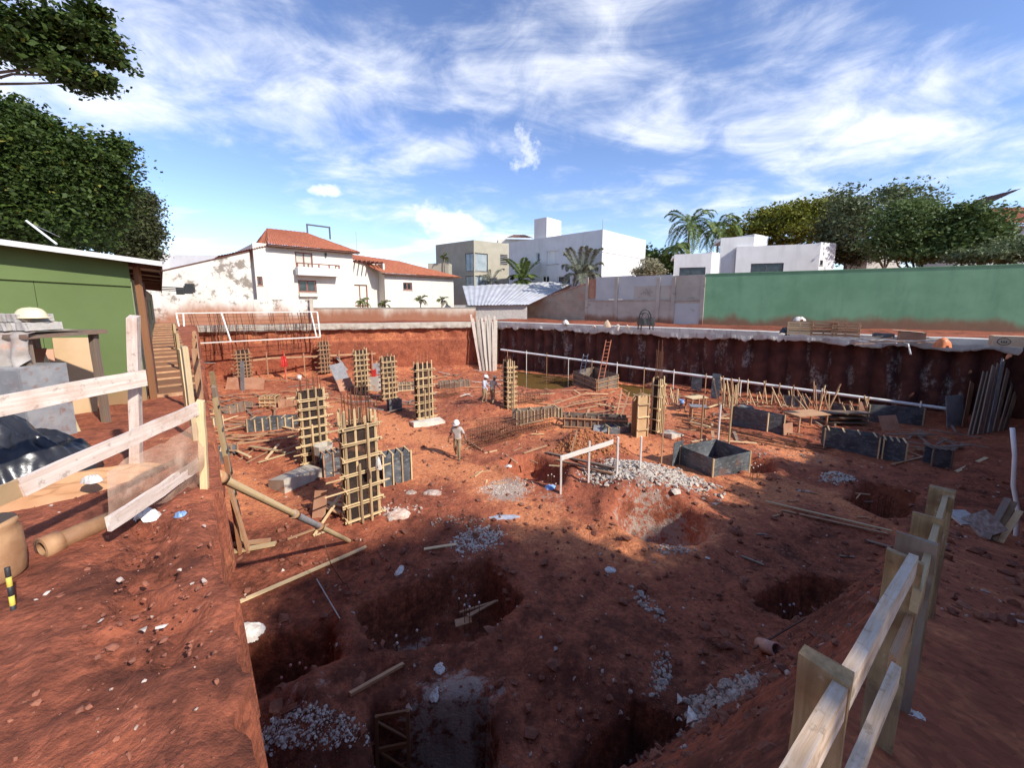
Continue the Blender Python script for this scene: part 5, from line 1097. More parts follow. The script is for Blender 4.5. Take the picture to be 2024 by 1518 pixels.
b1, b0 = D(1768, 1335, 1.36), D(1700, 1500, 1.08); bar('rail', b0 + (b0 - b1) * 1.2, b1, 0.03, 0.09, 'railwood', fc, bake=True); bar('rail', D(1762, 1318, 1.40), D(1860, 1070, 2.75), 0.025, 0.10, 'timber', fc)
tag(obj('hose', tube_mesh('hose', [D(2001, 846, 9.2), D(2006, 900, 9.1), D(2003, 960, 9.0), D(2012, 1010, 8.9), D(2008, 1060, 8.8), D(2014, 1150, 8.7)], .045, 'pvc')), 'white hose hanging down the dark return wall at the right edge', 'hose')
for i, (a, b_) in enumerate((((1945, 1088), (1992, 985)), ((1958, 1090), (2004, 992)), ((1972, 1092), (2016, 1010)))):
    p = D(a[0], a[1], 7.6); p.z = hz(p.x, p.y) + .03; tag(bar('leaning_board', p, D(b_[0], b_[1], 8.6), .11, .03, ('old', 'postwood', 'pine')[i], None), 'board leaning on the return wall, %s of three' % ('nearest the white foam', 'middle', 'rightmost')[i], 'board', 'boards leaning right of the ramp')
# ================================================================ PIT: column forms
def column(label, px, py, ptop, wpx, rz, dep=0.62, levels=8, over=0.35, rebar=0.7, seed=0, nb=4, pan_top=0.0, mat='pine', reb_n=8):
    """timber-braced column shutter: dark plywood faces, upright battens, pairs of yoke bars, starter bars"""
    r = random.Random(seed); b = FL(px, py); s = b.y / FPX / math.cos(PITCH); H = D(px, ptop, b.y).z - b.z; W = wpx * .85
    t = thing('column_formwork', label, 'formwork', b, rz, group='column forms standing in the pit'); M0 = WM[t.name]
    def loc(x, y, z): return M0 @ Vector((x, y, z))
    Wx, Wy = W / 2, min(dep, W) / 2
    for (cx, cy, lx, ly) in ((0, -Wy, 2 * Wx, .018), (0, Wy, 2 * Wx, .018), (-Wx, 0, .018, 2 * Wy - .02), (Wx, 0, .018, 2 * Wy - .02)):
        obj('plywood_face', shared('cube', 'film_dark'), t, M0 @ Matrix.Translation((cx, cy, H * .48 - pan_top / 2)) @ Matrix.Diagonal((lx, ly, H * .98 - pan_top, 1)))
    for sy in (-1, 1):
        for i in range(nb):
            x = -Wx + (2 * Wx) * i / (nb - 1); e = r.uniform(-.12, .10) * (H / 3)
            bar('batten', loc(x, sy * (Wy + .035), 0), loc(x, sy * (Wy + .035), H + e), .05, .042, mat, t, up=(0, 1, 0))
    for sx in (-1, 1):
        for y in (-Wy + .03, Wy - .03): bar('batten', loc(sx * (Wx + .035), y, 0), loc(sx * (Wx + .035), y, H + r.uniform(-.12, .08)), .05, .042, mat, t, up=(0, 1, 0))
    for k in range(levels):
        z = 0.12 + (H - 0.55) * k / (levels - 1)
        for sy in (-1, 1):
            for dz in (0, .07):
                lg_ = r.random() < .4; el, er = r.uniform(.05, over if lg_ else .14), r.uniform(.05, over * .6 if lg_ else .12)
                bar('yoke', loc(-Wx - .07 - el, sy * (Wy + .095), z + dz + r.uniform(-.02, .02)), loc(Wx + .07 + er, sy * (Wy + .095), z + dz + r.uniform(-.02, .02)), .036, .032, mat, t)
        for sx in (-1, 1):
            el, er = r.uniform(.03, .16), r.uniform(.05, .2)
            bar('yoke', loc(sx * (Wx + .09), -Wy - .1 - el, z + .05), loc(sx * (Wx + .09), Wy + .1 + er, z + .05 + r.uniform(-.03, .03)), .036, .032, mat, t)
    for k, x in enumerate((-Wx * .25, Wx * .4)):
        bar('strut', loc(x, -Wy - .15, 0), loc(x, -Wy - .15, H * (.55 + .35 * k)), .045, .05, mat, t, up=(0, 1, 0))
    for i in range(reb_n):
        x = (-.8 + 1.6 * (i % (reb_n // 2)) / max(1, reb_n // 2 - 1)) * Wx; y = (-.6, .6)[i // (reb_n // 2)] * Wy
        rod('rebar', loc(x, y, H * .6), loc(x + r.uniform(-.03, .03), y, H + rebar * r.uniform(.75, 1.15)), .013, 'rebar', t, 'cyl6')
    return t
RZ = R(40)
column('braced column form near the board fence, second nearest, cut-off yokes at left', 624, 914, 768, .98, RZ, .42, 8, .45, .5, 1)
column('nearest and tallest braced column form with white bag hung on it', 717, 1022, 812, 1.02, RZ, .42, 7, .6, .7, 2, pan_top=.35, reb_n=12)
column('slim column form left of the pair beside the red can', 716, 776, 690, .9, RZ, .4, 8, .25, .5, 3)
column('column form right of the red can, middle of the back group', 769, 790, 703, .9, RZ, .4, 8, .25, .35, 4)
column('column form on a pale concrete cap behind the walking worker', 839, 828, 716, .95, RZ, .45, 7, .35, .6, 5)
column('narrow column form beside the two workers', 1006, 806, 712, .52, RZ, .42, 9, .18, .25, 6)
column('column form with long starter bars right of the orange spoil heap', 1296, 856, 745, .40, RZ, .72, 5, .18, 1.6, 7, nb=3)
column('small dark column form near the back wall beside grey sheets', 643, 736, 674, .8, RZ, .4, 7, .45, .4, 8, mat='timber')
column('wide column form at far left behind brown sheets', 484, 752, 690, .95, RZ, .45, 8, .45, .3, 9, mat='timber')
column('column form partly behind the wide one at far left', 460, 747, 684, .8, RZ, .45, 8, .5, .3, 10, mat='timber')

# ---------------------------------------------------------------- shutter panels and open boxes
def vpanel(parent, p0, p1, h, mat='film', studs=3, name='panel', stud_mat='pine', th=.02, side=1, rails=0):
    p0, p1 = Vector(p0), Vector(p1); panel(name, p0, p1 - p0, zv * h, th, mat, parent); n = (p1 - p0).cross(zv).normalized() * side
    for i in range(studs):
        q = p0.lerp(p1, .03 + .94 * i / max(1, studs - 1)) + n * .04
        bar('stud', q, q + zv * (h + random.uniform(-.03, .07)), .045, .05, stud_mat, parent, up=tuple(n))
    for i in range(rails):
        z = h * (.2 + .6 * i / max(1, rails - 1)); bar('rail', p0 + n * .085 + zv * z, p1 + n * .085 + zv * z, .04, .06, stud_mat, parent)
def boxform(label, W, S, E, h, mat='film', studs=0, rails=0, cat='formwork', back=True, smat='pine'):
    W, S, E = FL(*W), FL(*S), FL(*E); z = min(W.z, S.z, E.z) - .05; W.z = S.z = E.z = z; Nn_ = W + E - S
    t = thing('formwork_box', label, cat, (S.x, S.y, z))
    vpanel(t, W, S, h, mat, studs, side=1, rails=rails, stud_mat=smat); vpanel(t, S, E, h * .985, mat, studs, side=1, rails=rails, stud_mat=smat)
    if back: vpanel(t, E, Nn_, h * .99, mat, 0); vpanel(t, Nn_, W, h * .995, mat, 0)
    for p in (W, S, E): bar('corner_batten', p, p + zv * (h + .01), .05, .05, smat, t)
    return t
boxform('open grey plywood box form standing right of the white batter board', (1343, 917), (1408, 944), (1480, 935), .95)
boxform('timber-framed box form by the brown puddle', (1133, 762), (1179, 775), (1221, 768), 1.25, 'mudply', 3, 3, smat='timber')
boxform('dark grey box form with cut-out openings in front of the batten bundles', (1446, 840), (1516, 853), (1548, 859), 1.1, 'film')
def wallform(label, a, b_, h, mat='film', studs=4, smat='pine', rails=0, name='beam_formwork', back=.5, group=None):
    p0, p1 = FL(*a), FL(*b_); z = min(p0.z, p1.z) - .04; p0.z = p1.z = z
    t = thing(name, label, 'formwork', (p0 + p1) / 2, group=group); vpanel(t, p0, p1, h, mat, studs, stud_mat=smat, rails=rails)
    if back:
        n = (p1 - p0).cross(zv).normalized(); vpanel(t, p0 - n * back, p1 - n * back, h * .97, mat, 0)
        for i in range(4): q = p0.lerp(p1, .1 + .27 * i) + zv * (h - .02); bar('spreader', q + n * .05, q - n * (back + .05), .05, .04, smat, t)
    return t
wallform('long dark beam form along the right side of the pit floor', (1624, 885), (1738, 905), .95, 'film', 2, back=.6)
wallform('dark beam form with white paper patch, right end of the long row', (1741, 906), (1790, 914), .9, 'film', 2, back=.6)
wallform('short dark form panel at the right end of the row by the scrap boards', (1838, 922), (1878, 928), .85, 'film', 2, back=.4, smat='old')
wallform('grey form panels standing by the white pipe', (1712, 832), (1826, 841), 1.0, 'film', 2, back=0)
wallform('braced dark form beam in front of the second column form', (487, 855), (598, 843), .72, 'film', 8, back=.5)
wallform('low timber form frame left of the dark form beam', (418, 816), (500, 808), .55, 'mudply', 6, 'timber', back=.5)
wallform('small timber form crate between the low frames', (514, 806), (546, 804), .75, 'timber', 4, 'pine', 3, back=.7)
wallform('low form frame behind the second column form', (550, 806), (600, 800), .5, 'ply_brown', 4, 'timber', back=.4)
wallform('small dark box form beside the board fence', (415, 919), (452, 917), .65, 'film', 2, back=.6)
wallform('grey form panels with studs right of the nearest column form', (757, 962), (815, 947), 1.2, 'film', 4, 'pine', back=.5)
wallform('dark form panels left of the nearest column form', (640, 945), (680, 935), 1.0, 'film', 3, 'timber', back=.4)
wallform('stud-framed trench form in the middle of the pit', (1018, 842), (1112, 826), .85, 'mudply', 14, 'pine', back=.6)
wallform('stud-framed trench form running towards the tilted pale panel', (1112, 846), (1240, 852), .75, 'mudply', 10, 'timber', 2, back=.6)
wallform('narrow tan plywood form standing left of the right-hand column form', (1257, 864), (1279, 862), 2.1, 'ply_tan', 2, 'pine', 3, back=.4)
wallform('low dark beam form behind the right-hand column form', (1200, 858), (1262, 856), .45, 'film', 2, back=.5)
wallform('grey form panel left of the column form group', (738, 741), (752, 740), 1.1, 'film_pale', 0, back=0)
wallform('dark form panels stacked at the foot of the middle column form', (770, 815), (795, 812), .8, 'film', 0, back=.4)
wallform('low form frame against the edge shoring at left', (402, 848), (442, 844), .6, 'mudply', 5, 'pine', back=.5)
wallform('stacked form panels left of the small dark box form', (428, 902), (470, 897), .5, 'film', 4, 'timber', back=.5)
wallform('low trench form in front of the far corner boards', (868, 768), (930, 764), .55, 'mudply', 7, 'timber', back=.6)
wallform('short form panel standing beside the white pipe, left of the saw bench', (1545, 803), (1600, 809), .8, 'film', 4, 'pine', back=0)
wallform('short form panel standing beside the white pipe, right of the saw bench', (1640, 816), (1695, 822), .7, 'film', 3, 'pine', back=0)
wallform('half-height timber form between the back column forms', (786, 775), (822, 771), .7, 'mudply', 5, 'pine', 2, back=.5)
def leansheet(label, quad, mat, name='plywood_sheet', cat='sheet', th=.02, dy=.35):
    """loose sheet leaning back: bottom-left, bottom-right, top-left in the photo"""
    a, b_ = FL(*quad[0]), FL(*quad[1]); c = D(*quad[2], a.y + dy); return tag(panel(name, a, b_ - a, c - a, th, mat), label, cat)
leansheet('brown plywood sheet standing below the far-left column forms', ((447, 770), (522, 770), (448, 746)), 'ply_brown'); leansheet('narrow grey board leaning on the brown sheet', ((478, 772), (486, 772), (472, 714)), 'film_pale', 'leaning_board', 'board')
leansheet('grey sheet tilted beside the small dark column form', ((664, 760), (690, 752), (652, 722)), 'film_pale'); leansheet('upper grey sheet leaning behind the tilted one', ((682, 742), (700, 728), (672, 706)), 'film_pale', dy=.8); leansheet('brown sheet lying against the grey sheets', ((672, 775), (700, 768), (664, 752)), 'ply_brown', dy=.2)
leansheet('pale grey panel tilted on the orange spoil heap', ((1170, 852), (1212, 857), (1177, 833)), 'film_pale', 'tilted_panel', 'panel', dy=.5)
leansheet('tall grey board leaning at the right end of the white pipe', ((1868, 846), (1902, 842), (1873, 783)), 'film_pale', dy=.3)
leansheet('grey panel leaning on the white pipe beside the work table', ((1366, 776), (1386, 778), (1368, 738)), 'film', dy=.3); leansheet('dark panel leaning left of the batten bundle', ((1403, 786), (1420, 788), (1410, 738)), 'film', dy=.3)
leansheet('pale tilted plywood offcut in front of the grey form panels', ((1742, 852), (1778, 850), (1737, 822)), 'ply_brown', dy=.3); leansheet('brown board beside the grey form panels', ((1698, 826), (1710, 827), (1698, 794)), 'ply_brown', dy=.2)
leansheet('brown sheet leaning left of the nearest column form', ((619, 1025), (645, 1024), (620, 970)), 'ply_brown', dy=.3); leansheet('grey sheet standing right of the long dark form', ((1548, 862), (1566, 858), (1549, 838)), 'ply_brown', dy=.1)
leansheet('dark panel leaning on the left side of the open grey box', ((1322, 924), (1341, 917), (1338, 876)), 'film', dy=.3); leansheet('small dark form offcut on the floor beside the dark box form', ((1462, 812), (1490, 815), (1463, 800)), 'film', dy=.3)
# concrete pile caps
for q, lb in ((((563, 976), (640, 942), .5), 'pale concrete pile cap between the two near column forms'), (((818, 846), (880, 836), .3), 'pale concrete cap at the foot of the column form behind the worker'), (((1325, 868), (1352, 862), .25), 'low concrete cap behind the open grey box')):
    p0, p1 = FL(*q[0]), FL(*q[1]); n = (p1 - p0).cross(zv).normalized(); vs = [p0, p1, p1 - n * .9, p0 - n * .9]
    for v in vs: v.z = p0.z - .2
    tag(quadbox('pile_cap', *vs, zv, .2 + q[2], 'concrete_pale', None), lb, 'concrete block')
# ---------------------------------------------------------------- white batter board in the middle
bb = thing('batter_board', 'white batter board frame of stakes and rails in the middle of the pit', 'batter board', FL(1108, 975))
pts = [(1108, 975, 902), (1163, 953, 872), (1219, 937, 864)]; tops = []
for px, py, pt in pts:
    b_ = FL(px, py); t_ = Vector((b_.x, b_.y, D(px, pt, b_.y).z)); tops.append(t_); bar('stake', b_ - zv * .3, t_, .11, .06, 'white_wood', bb, up=(1, 0, 0))
bar('rail', tops[0] - zv * .07, D(1212, 873, tops[2].y + .05), .03, .16, 'white_wood', bb)
s_ = FL(1265, 926); tag(bar('stake', s_ - zv * .3, Vector((s_.x, s_.y, D(1265, 863, s_.y).z)), .08, .05, 'white_wood', None, up=(1, 0, 0)), 'single white stake right of the batter board', 'stake')
s_ = FL(1307, 917); tag(bar('stake', s_ - zv * .1, Vector((s_.x, s_.y, D(1309, 800, s_.y).z)), .045, .045, 'timber', None, up=(1, 0, 0)), 'thin brown pole left of the open grey box', 'pole')
for px, py, pt, mt, lb in ((1418, 885, 800, 'white_wood', 'pale tall stake behind the open grey box'), (1440, 880, 780, 'pine', 'tan tall stake behind the open grey box, right of the pale one'), (1385, 868, 782, 'timber', 'brown stake left of the batten bundles'), (1262, 860, 770, 'timber', 'brown upright beside the right-hand column form')):
    s_ = FL(px, py); tag(bar('stake', s_ - zv * .2, Vector((s_.x, s_.y, D(px + 2, pt, s_.y).z)), .09, .05, mt, None, up=(1, 0, 0)), lb, 'stake')
# set-out rails at the back and the white pipe on the right
br = thing('batter_board', 'long brown timber batter board along the back wall', 'batter board', FL(540, 745))
rl = [(500, 712), (535, 708), (650, 703), (710, 700), (890, 692)]
RP = [D(x, y, d) for (x, y), d in zip(rl, (31, 31.8, 34, 35.2, 38))]
for a, b_ in zip(RP[:-1], RP[1:]): bar('rail', a, b_, .03, .15, 'timber', br)
for px, pt in ((526, 696), (562, 700), (600, 698), (670, 692), (735, 694), (788, 690), (840, 688), (888, 686)):
    f = (px - 500) / 390; y = 31.0 + 7 * f; p = D(px, pt, y + .1); bar('stake', (p.x, p.y, hz(p.x, p.y) - .2), p, .08, .05, 'timber', br, up=(1, 0, 0))
wp = thing('setting_out_pipe', 'long white pipe on stakes running along the dark pile wall', 'pipe', FL(1600, 790))
d0, d1 = 37.3, 20.3; a, b_ = D(990, 691, d0), D(1872, 808, d1); rod('pipe', a, b_, .09, 'pvc', wp)
for i in range(14):
    p = a.lerp(b_, .03 + i * .072); bar('stake', (p.x - .08, p.y - .08, hz(p.x, p.y) - .3), p + zv * (.25 if i % 3 else .1) - Vector((.08, .08, 0)), .06, .05, 'white_wood' if i % 2 else 'timber', wp, up=(1, 0, 0))
# white frame with rebar mesh against the back wall at left
cg = thing('reinforcement_screen', 'white framed panel of upright rebars leaning on the back wall at left', 'frame', G(480, 690))
yl, yr = 30.6, 33.5
f0, f1, f2, f3 = D(348, 619, yl), D(627, 616, yr), D(633, 666, yr - .5), D(361, 680, yl - .5)
for a, b_ in ((f0, f1), (f3, f2), (f0, f3), (f1, f2), (f0.lerp(f1, .06) + Vector((.1, -.3, 0)), f3.lerp(f2, .04) + Vector((0, -.3, 0))), (f0.lerp(f1, .30), f3.lerp(f2, .33)), (f0.lerp(f1, .95), f3.lerp(f2, .97))): bar('frame_bar', a, b_, .09, .09, 'white_wood', cg)
rv = random.Random(4)
for i in range(46):
    f = .05 + .9 * rv.random(); rod('rebar', f0.lerp(f1, f) + zv * rv.uniform(-.1, .1) + Vector((0, .15, 0)), f3.lerp(f2, f + rv.uniform(-.01, .01)) + Vector((0, .15, 0)) + zv * rv.uniform(-.2, 1.2), .018, 'rebar', cg, 'cyl6')
for i in range(6): z = .15 + .14 * i; rod('rebar', f0.lerp(f3, z) + Vector((0, .12, 0)), f1.lerp(f2, z) + Vector((0, .12, 0)), .014, 'rebar', cg, 'cyl6')
# ---------------------------------------------------------------- ladders
def ladder(label, a, b_, w, mat, n=9, r=.03, side=None):
    t = thing('ladder', label, 'ladder', a); d = (b_ - a).normalized(); s = (side or d.cross(Vector((0, -1, 0.2)))).normalized() * w / 2
    for k in (-1, 1): bar('stile', a + s * k, b_ + s * k, .05, .05, mat, t, kind='cube')
    for i in range(n): p = a.lerp(b_, (i + .6) / (n + .2)); rod('rung', p - s, p + s, r * .6, mat, t, 'cyl6')
a = D(1186, 738, 29); ladder('red-brown ladder leaning on the dark pile wall', Vector((a.x, a.y, .1)), D(1203, 672, 30.6), .42, 'rust_paint', 12, side=Vector((1, .1, 0)))
a = FL(993, 706); ladder('steel ladder standing in the far corner of the pit', a, D(1007, 652, a.y + .8), .5, 'steel', 12, side=Vector((1, 0, 0)))
a, b_ = FL(1128, 806) + zv * .25, FL(1202, 793) + zv * .25; ladder('wooden ladder lying flat in the middle of the pit', a, b_, .4, 'timber', 9, side=(b_ - a).cross(zv))
a = FL(1148, 738) ; a = D(1147, 732, 29.5); ladder('thin grey ladder behind the timber-framed box form', Vector((a.x, a.y, .3)), D(1158, 700, 30.2), .35, 'steel', 8, side=Vector((1, .1, 0)))
# timber frame sunk in the nearest pit
tf = thing('pit_ladder_frame', 'brown timber frame standing in the nearest square pit', 'frame', G(775, 1500, -1.4))
yq = G(780, 1412).y - .12; c0, c1 = D(744, 1416, yq), D(806, 1404, yq + .03); dn = Vector((0, -.12, -1.5))
for c_ in (c0, c1): bar('upright', c_, c_ + dn, .07, .05, 'stair', tf)
for k in (0.02, .38, .74): bar('cross_bar', c0 + dn * k, c1 + dn * k, .035, .07, 'stair', tf)
bar('brace', c0 + dn * .1 + Vector((0, .04, 0)), c1 + dn * .36 + Vector((0, .04, 0)), .03, .03, 'stair', tf); bar('brace', c0 + dn * .42 + Vector((0, .04, 0)), c1 + dn * .72 + Vector((0, .04, 0)), .03, .03, 'stair', tf)
# telescopic shore from the ledge into the pit
sh = thing('shore_pole', 'long round shore pole propped from the ledge down into the pit', 'pole', FL(690, 1075))
a, b_ = D(418, 936, 4.55), FL(690, 1073) + zv * .05
rod('pole', a, a.lerp(b_, .40), .055, 'pine', sh); rod('sleeve', a.lerp(b_, .395), a.lerp(b_, .62), .062, 'steel', sh); rod('pole', a.lerp(b_, .615), b_, .055, 'pine', sh)
for f in (.40, .615, .02): p = a.lerp(b_, f); q = a.lerp(b_, f + .02); rod('clamp', p, q, .085, 'mud_pipe', sh)
obj('tie_wire', tube_mesh('tie_wire', [a.lerp(b_, .62), a.lerp(b_, .62) + Vector((.15, .1, -1.0)), a.lerp(b_, .62) + Vector((.3, .3, -1.6)), a.lerp(b_, .62) + Vector((.4, .5, -1.85))], .008, 'rebar', 6), sh)
# upright shutter stood against the left cut beyond the ledge lip
sb = thing('edge_shoring', 'bundle of upright battens bracing the cut below the board fence', 'shoring', tuple(edge(12.5, -.4).xy) + (0,))
for i in range(7):
    e = edge(12.3 + .12 * i, -.22, 0); e2 = edge(12.3 + .12 * i, -.45, 0); bar('batten', (e2.x, e2.y, -.1), (e.x, e.y, GZ - .5 + .3 * (i % 3)), .10, .08, ('pine', 'old', 'postwood')[i % 3], sb)
for k in range(7): z = .3 + .6 * k; bar('tie', tuple(edge(12.2, -.52 + .04 * k, 0).xy) + (z,), tuple(edge(13.2, -.52 + .04 * k, 0).xy) + (z,), .04, .04, 'black', sb)
bar('brace', tuple(edge(11.6, -.3, -2.6)), tuple(FL(492, 1092)), .10, .06, 'timber', sb); bar('brace', tuple(edge(12.2, -.3, -2.0)), tuple(FL(476, 1096)), .10, .06, 'stair', sb)
bar('sole_plate', tuple(FL(440, 1098) + zv * .05), tuple(FL(545, 1078) + zv * .05), .16, .05, 'pine', sb); bar('sole_plate', tuple(FL(447, 1085) + zv * .1), tuple(FL(535, 1072) + zv * .06), .16, .05, 'timber', sb)
# ================================================================ lumber, battens, tables
def loose(label, x0, y0, x1, y1, w, th, mat, name='loose_plank', lift=.03, group=None, cat='plank', z1=0.0):
    a, b_ = FL(x0, y0), FL(x1, y1); return tag(bar(name, a + zv * lift, b_ + zv * (lift + z1), w, th, mat), label, cat, group)
loose('long pale plank lying from the left cut across the shaded floor', 430, 1214, 722, 1086, .10, .035, 'pine_new', lift=.06)
loose('short pale plank near the white rubble, centre left', 838, 1088, 902, 1078, .09, .03, 'pine_new'); loose('single pole lying between the two near pits', 692, 1376, 797, 1316, .06, .05, 'timber')
loose('long plank on the path at right, upper of the two', 1515, 996, 1762, 1055, .08, .03, 'pine', lift=.08); loose('long plank on the path at right, lower of the two', 1545, 1011, 1755, 1058, .08, .03, 'timber', lift=.04)
loose('pale plank on the dark soil at the far right', 1890, 934, 1950, 906, .12, .03, 'pine'); loose('short plank at the foot of the two path planks', 1712, 1070, 1762, 1084, .10, .03, 'old')
loose('red-brown plank beside the blue plastic hollow', 1000, 900, 1022, 917, .07, .03, 'timber'); loose('dark timber lying under the batter board, upper', 1080, 898, 1216, 930, .13, .06, 'old', lift=.08); loose('dark timber lying under the batter board, lower', 1100, 912, 1212, 940, .12, .06, 'timber', lift=.06)
loose('thin stick leaning out of the orange spoil heap', 1128, 900, 1140, 868, .06, .04, 'timber', z1=.35); loose('plank at the left foot of the orange heap', 1035, 897, 1080, 882, .10, .04, 'timber'); loose('yellow plank across the rebar cage', 1027, 862, 1074, 851, .10, .04, 'pine', lift=.55)
for i, q in enumerate(((1080, 806, 1162, 778), (1098, 812, 1156, 796), (1075, 800, 1110, 792), (1140, 812, 1206, 800), (1232, 772, 1252, 782))): loose('reddish plank lying behind the trench form, %s' % ('longest and slanting', 'second', 'shortest at the left', 'beside the flat ladder', 'by the far puddle')[i], *q, .12, .05, 'timber', lift=.08)
loose('stick propped upright right of the trench form', 1216, 838, 1228, 800, .07, .05, 'timber', z1=.9); loose('second propped stick beside the trench form', 1222, 840, 1243, 802, .07, .05, 'timber', z1=.85)
loose('bent stick on the ground behind the walking worker, longer', 921, 872, 952, 892, .05, .04, 'timber', lift=.06); loose('short stick crossing the bent one behind the worker', 918, 890, 938, 880, .05, .04, 'timber')
loose('upper of two long poles left of the second column form', 428, 884, 590, 862, .09, .05, 'timber', lift=.35); loose('lower of two long poles left of the second column form', 440, 892, 600, 872, .09, .05, 'timber', lift=.25)
loose('batten resting on the shore pole foot', 568, 1068, 650, 1038, .06, .04, 'timber'); loose('batten leaning on the nearest column form', 620, 1062, 688, 992, .06, .05, 'pine', z1=.5); loose('pale scrap lath by the leaning batten', 624, 1060, 650, 1050, .05, .03, 'pine_new')
def scatter(label, box, n, ln, mats, group, w=(.07, .14), seed=0, lift=(.02, .25), name='loose_plank', cat='plank'):
    r = random.Random(seed)
    for i in range(n):
        p = FL(r.uniform(box[0], box[2]), r.uniform(box[1], box[3])); a = r.uniform(0, math.pi); l = r.uniform(*ln); d = Vector((math.cos(a), math.sin(a) * .8, r.uniform(-.06, .06))) * l / 2; z = zv * r.uniform(*lift)
        tag(bar(name, p + z - d, p + z + d, r.uniform(*w), .03, r.choice(mats)), label, cat, group)
scatter('scrap board strewn on the soil left of the dark form beam', (410, 780, 600, 812), 24, (.8, 2.6), ('timber', 'timber', 'old'), 'scrap boards at far left', seed=1)
scatter('scrap board piled along the edge of the lit floor at left', (400, 815, 560, 870), 20, (.8, 3.0), ('timber', 'stair', 'pine', 'old'), 'scrap boards along the left floor', seed=14)
scatter('scrap lath strewn among the back column forms', (690, 778, 860, 822), 26, (.6, 1.8), ('timber', 'old', 'film_pale'), 'scrap laths among the back forms', seed=2)
scatter('loose board lying between the near column forms and the dark form beam', (430, 858, 600, 925), 14, (.8, 2.4), ('timber', 'stair', 'pine'), 'loose boards left of the near forms', seed=3)
scatter('weathered scrap board heaped at the right end of the forms', (1790, 862, 1900, 918), 26, (.7, 2.2), ('old', 'old', 'timber'), 'scrap heap at the right', seed=4, lift=(.02, .5))
scatter('offcut strewn under the work tables', (1350, 800, 1640, 850), 18, (.5, 1.6), ('timber', 'pine', 'old'), 'offcuts under the tables', seed=5)
scatter('board piled at the foot of the nearest column form', (648, 1000, 700, 1030), 6, (.6, 1.1), ('pine', 'timber'), 'boards at the nearest form', seed=6, lift=(.02, .2))
scatter('board scattered behind the two workers', (850, 735, 1000, 790), 16, (1, 2.6), ('timber', 'concrete_pale', 'old'), 'boards behind the workers', seed=7)
scatter('small stick on the open floor of the pit', (900, 850, 1300, 960), 14, (.25, .8), ('timber', 'pine'), 'sticks on the open floor', (.03, .06), seed=8, lift=(.01, .03), name='stick', cat='stick')
scatter('small stick on the shaded floor at right', (1350, 960, 1760, 1120), 14, (.25, .7), ('timber', 'old'), 'sticks at the right', (.03, .06), seed=9, lift=(.01, .03), name='stick', cat='stick')
scatter('plank strewn between the form boxes on the right of the pit', (1330, 770, 1650, 880), 30, (.6, 2.2), ('timber', 'pine', 'old', 'timber'), 'planks between the right-hand forms', seed=21)
scatter('plank strewn across the middle of the pit behind the spoil heap', (1020, 770, 1260, 850), 26, (.6, 2.4), ('timber', 'timber', 'pine'), 'planks in the middle of the pit', seed=22)
scatter('plank strewn on the floor near the back wall', (520, 745, 760, 800), 26, (.8, 2.4), ('timber', 'timber', 'old'), 'planks near the back wall', seed=23)
def bunch(label, base, n, spread, h, mats, group, wall_dir=(0.4, .5), seed=0, w=.055, name='timber_batten', lean_=.6, jit=.3):
    r = random.Random(seed); b = FL(*base)
    for i in range(n):
        f = i / max(1, n - 1) - .5; p = b + Vector((f * spread + r.uniform(-.06, .06), r.uniform(-.2, .2), -.03)); l = r.uniform(*h); dx = r.uniform(-jit, jit) + f * jit
        tag(bar(name, p, p + Vector((dx, lean_ * r.uniform(.3, 1), l)), w * r.uniform(.8, 1.3), .04, r.choice(mats), None, up=(1, .3, 0)), label, 'batten', group)
bunch('batten in the upright bundle left of the dark box form', (1442, 806), 18, 1.0, (1.0, 2.0), ('pine', 'timber', 'pine'), 'upright batten bundle by the dark box form', seed=1)
bunch('batten standing loosely behind the dark box form', (1500, 800), 12, 2.2, (.5, 1.6), ('pine_new', 'pine', 'timber'), 'battens behind the dark box form', seed=2)
bunch('batten fanned out on the work bench', (1618, 822), 13, 1.0, (.8, 2.1), ('pine', 'timber'), 'battens fanned over the bench', seed=3, jit=.7)
bunch('short lath stacked left of the work table', (1330, 800), 9, .8, (.6, 1.2), ('timber', 'pine'), 'laths left of the work table', seed=4)
bunch('batten standing by the short form panel left of the saw bench', (1562, 806), 9, 1.4, (.6, 1.5), ('pine', 'timber'), 'battens by the left short panel', seed=15)
bunch('batten standing behind the flat timber stack', (1705, 826), 8, 1.6, (.5, 1.3), ('timber', 'pine'), 'battens behind the flat stack', seed=16)
bunch('crossed stick above the flat timber stack', (1674, 812), 4, .6, (.5, .8), ('timber', 'pine'), 'crossed sticks at the timber stack', seed=5, jit=.5)
r_ = random.Random(6)
for i in range(8):    # dark planks leaning in the right corner
    b_ = FL(1915 + i * 10, 862 - i * 1.5); t_ = D(1945 + i * 9.5, 716 + r_.uniform(-6, 26) + (i > 5) * 30, b_.y + 1.6)
    tag(bar('leaning_plank', b_ - zv * .05, t_, .26 if i % 3 else .16, .045, 'old' if i != 4 else 'film_pale', None, up=(.3, -1, .2)), 'weathered plank leaning in the right corner of the pit, %s' % ('leftmost', 'second from left', 'third from left', 'fourth from left', 'bluish-grey', 'third from right', 'second from right', 'rightmost')[i], 'plank', 'planks leaning in the right corner')
tag(bar('leaning_plank', FL(1905, 846), D(1922, 755, FL(1905, 846).y + .9), .35, .03, 'ply_brown', None, up=(.3, -1, .2)), 'brown board leaning left of the weathered planks', 'plank')
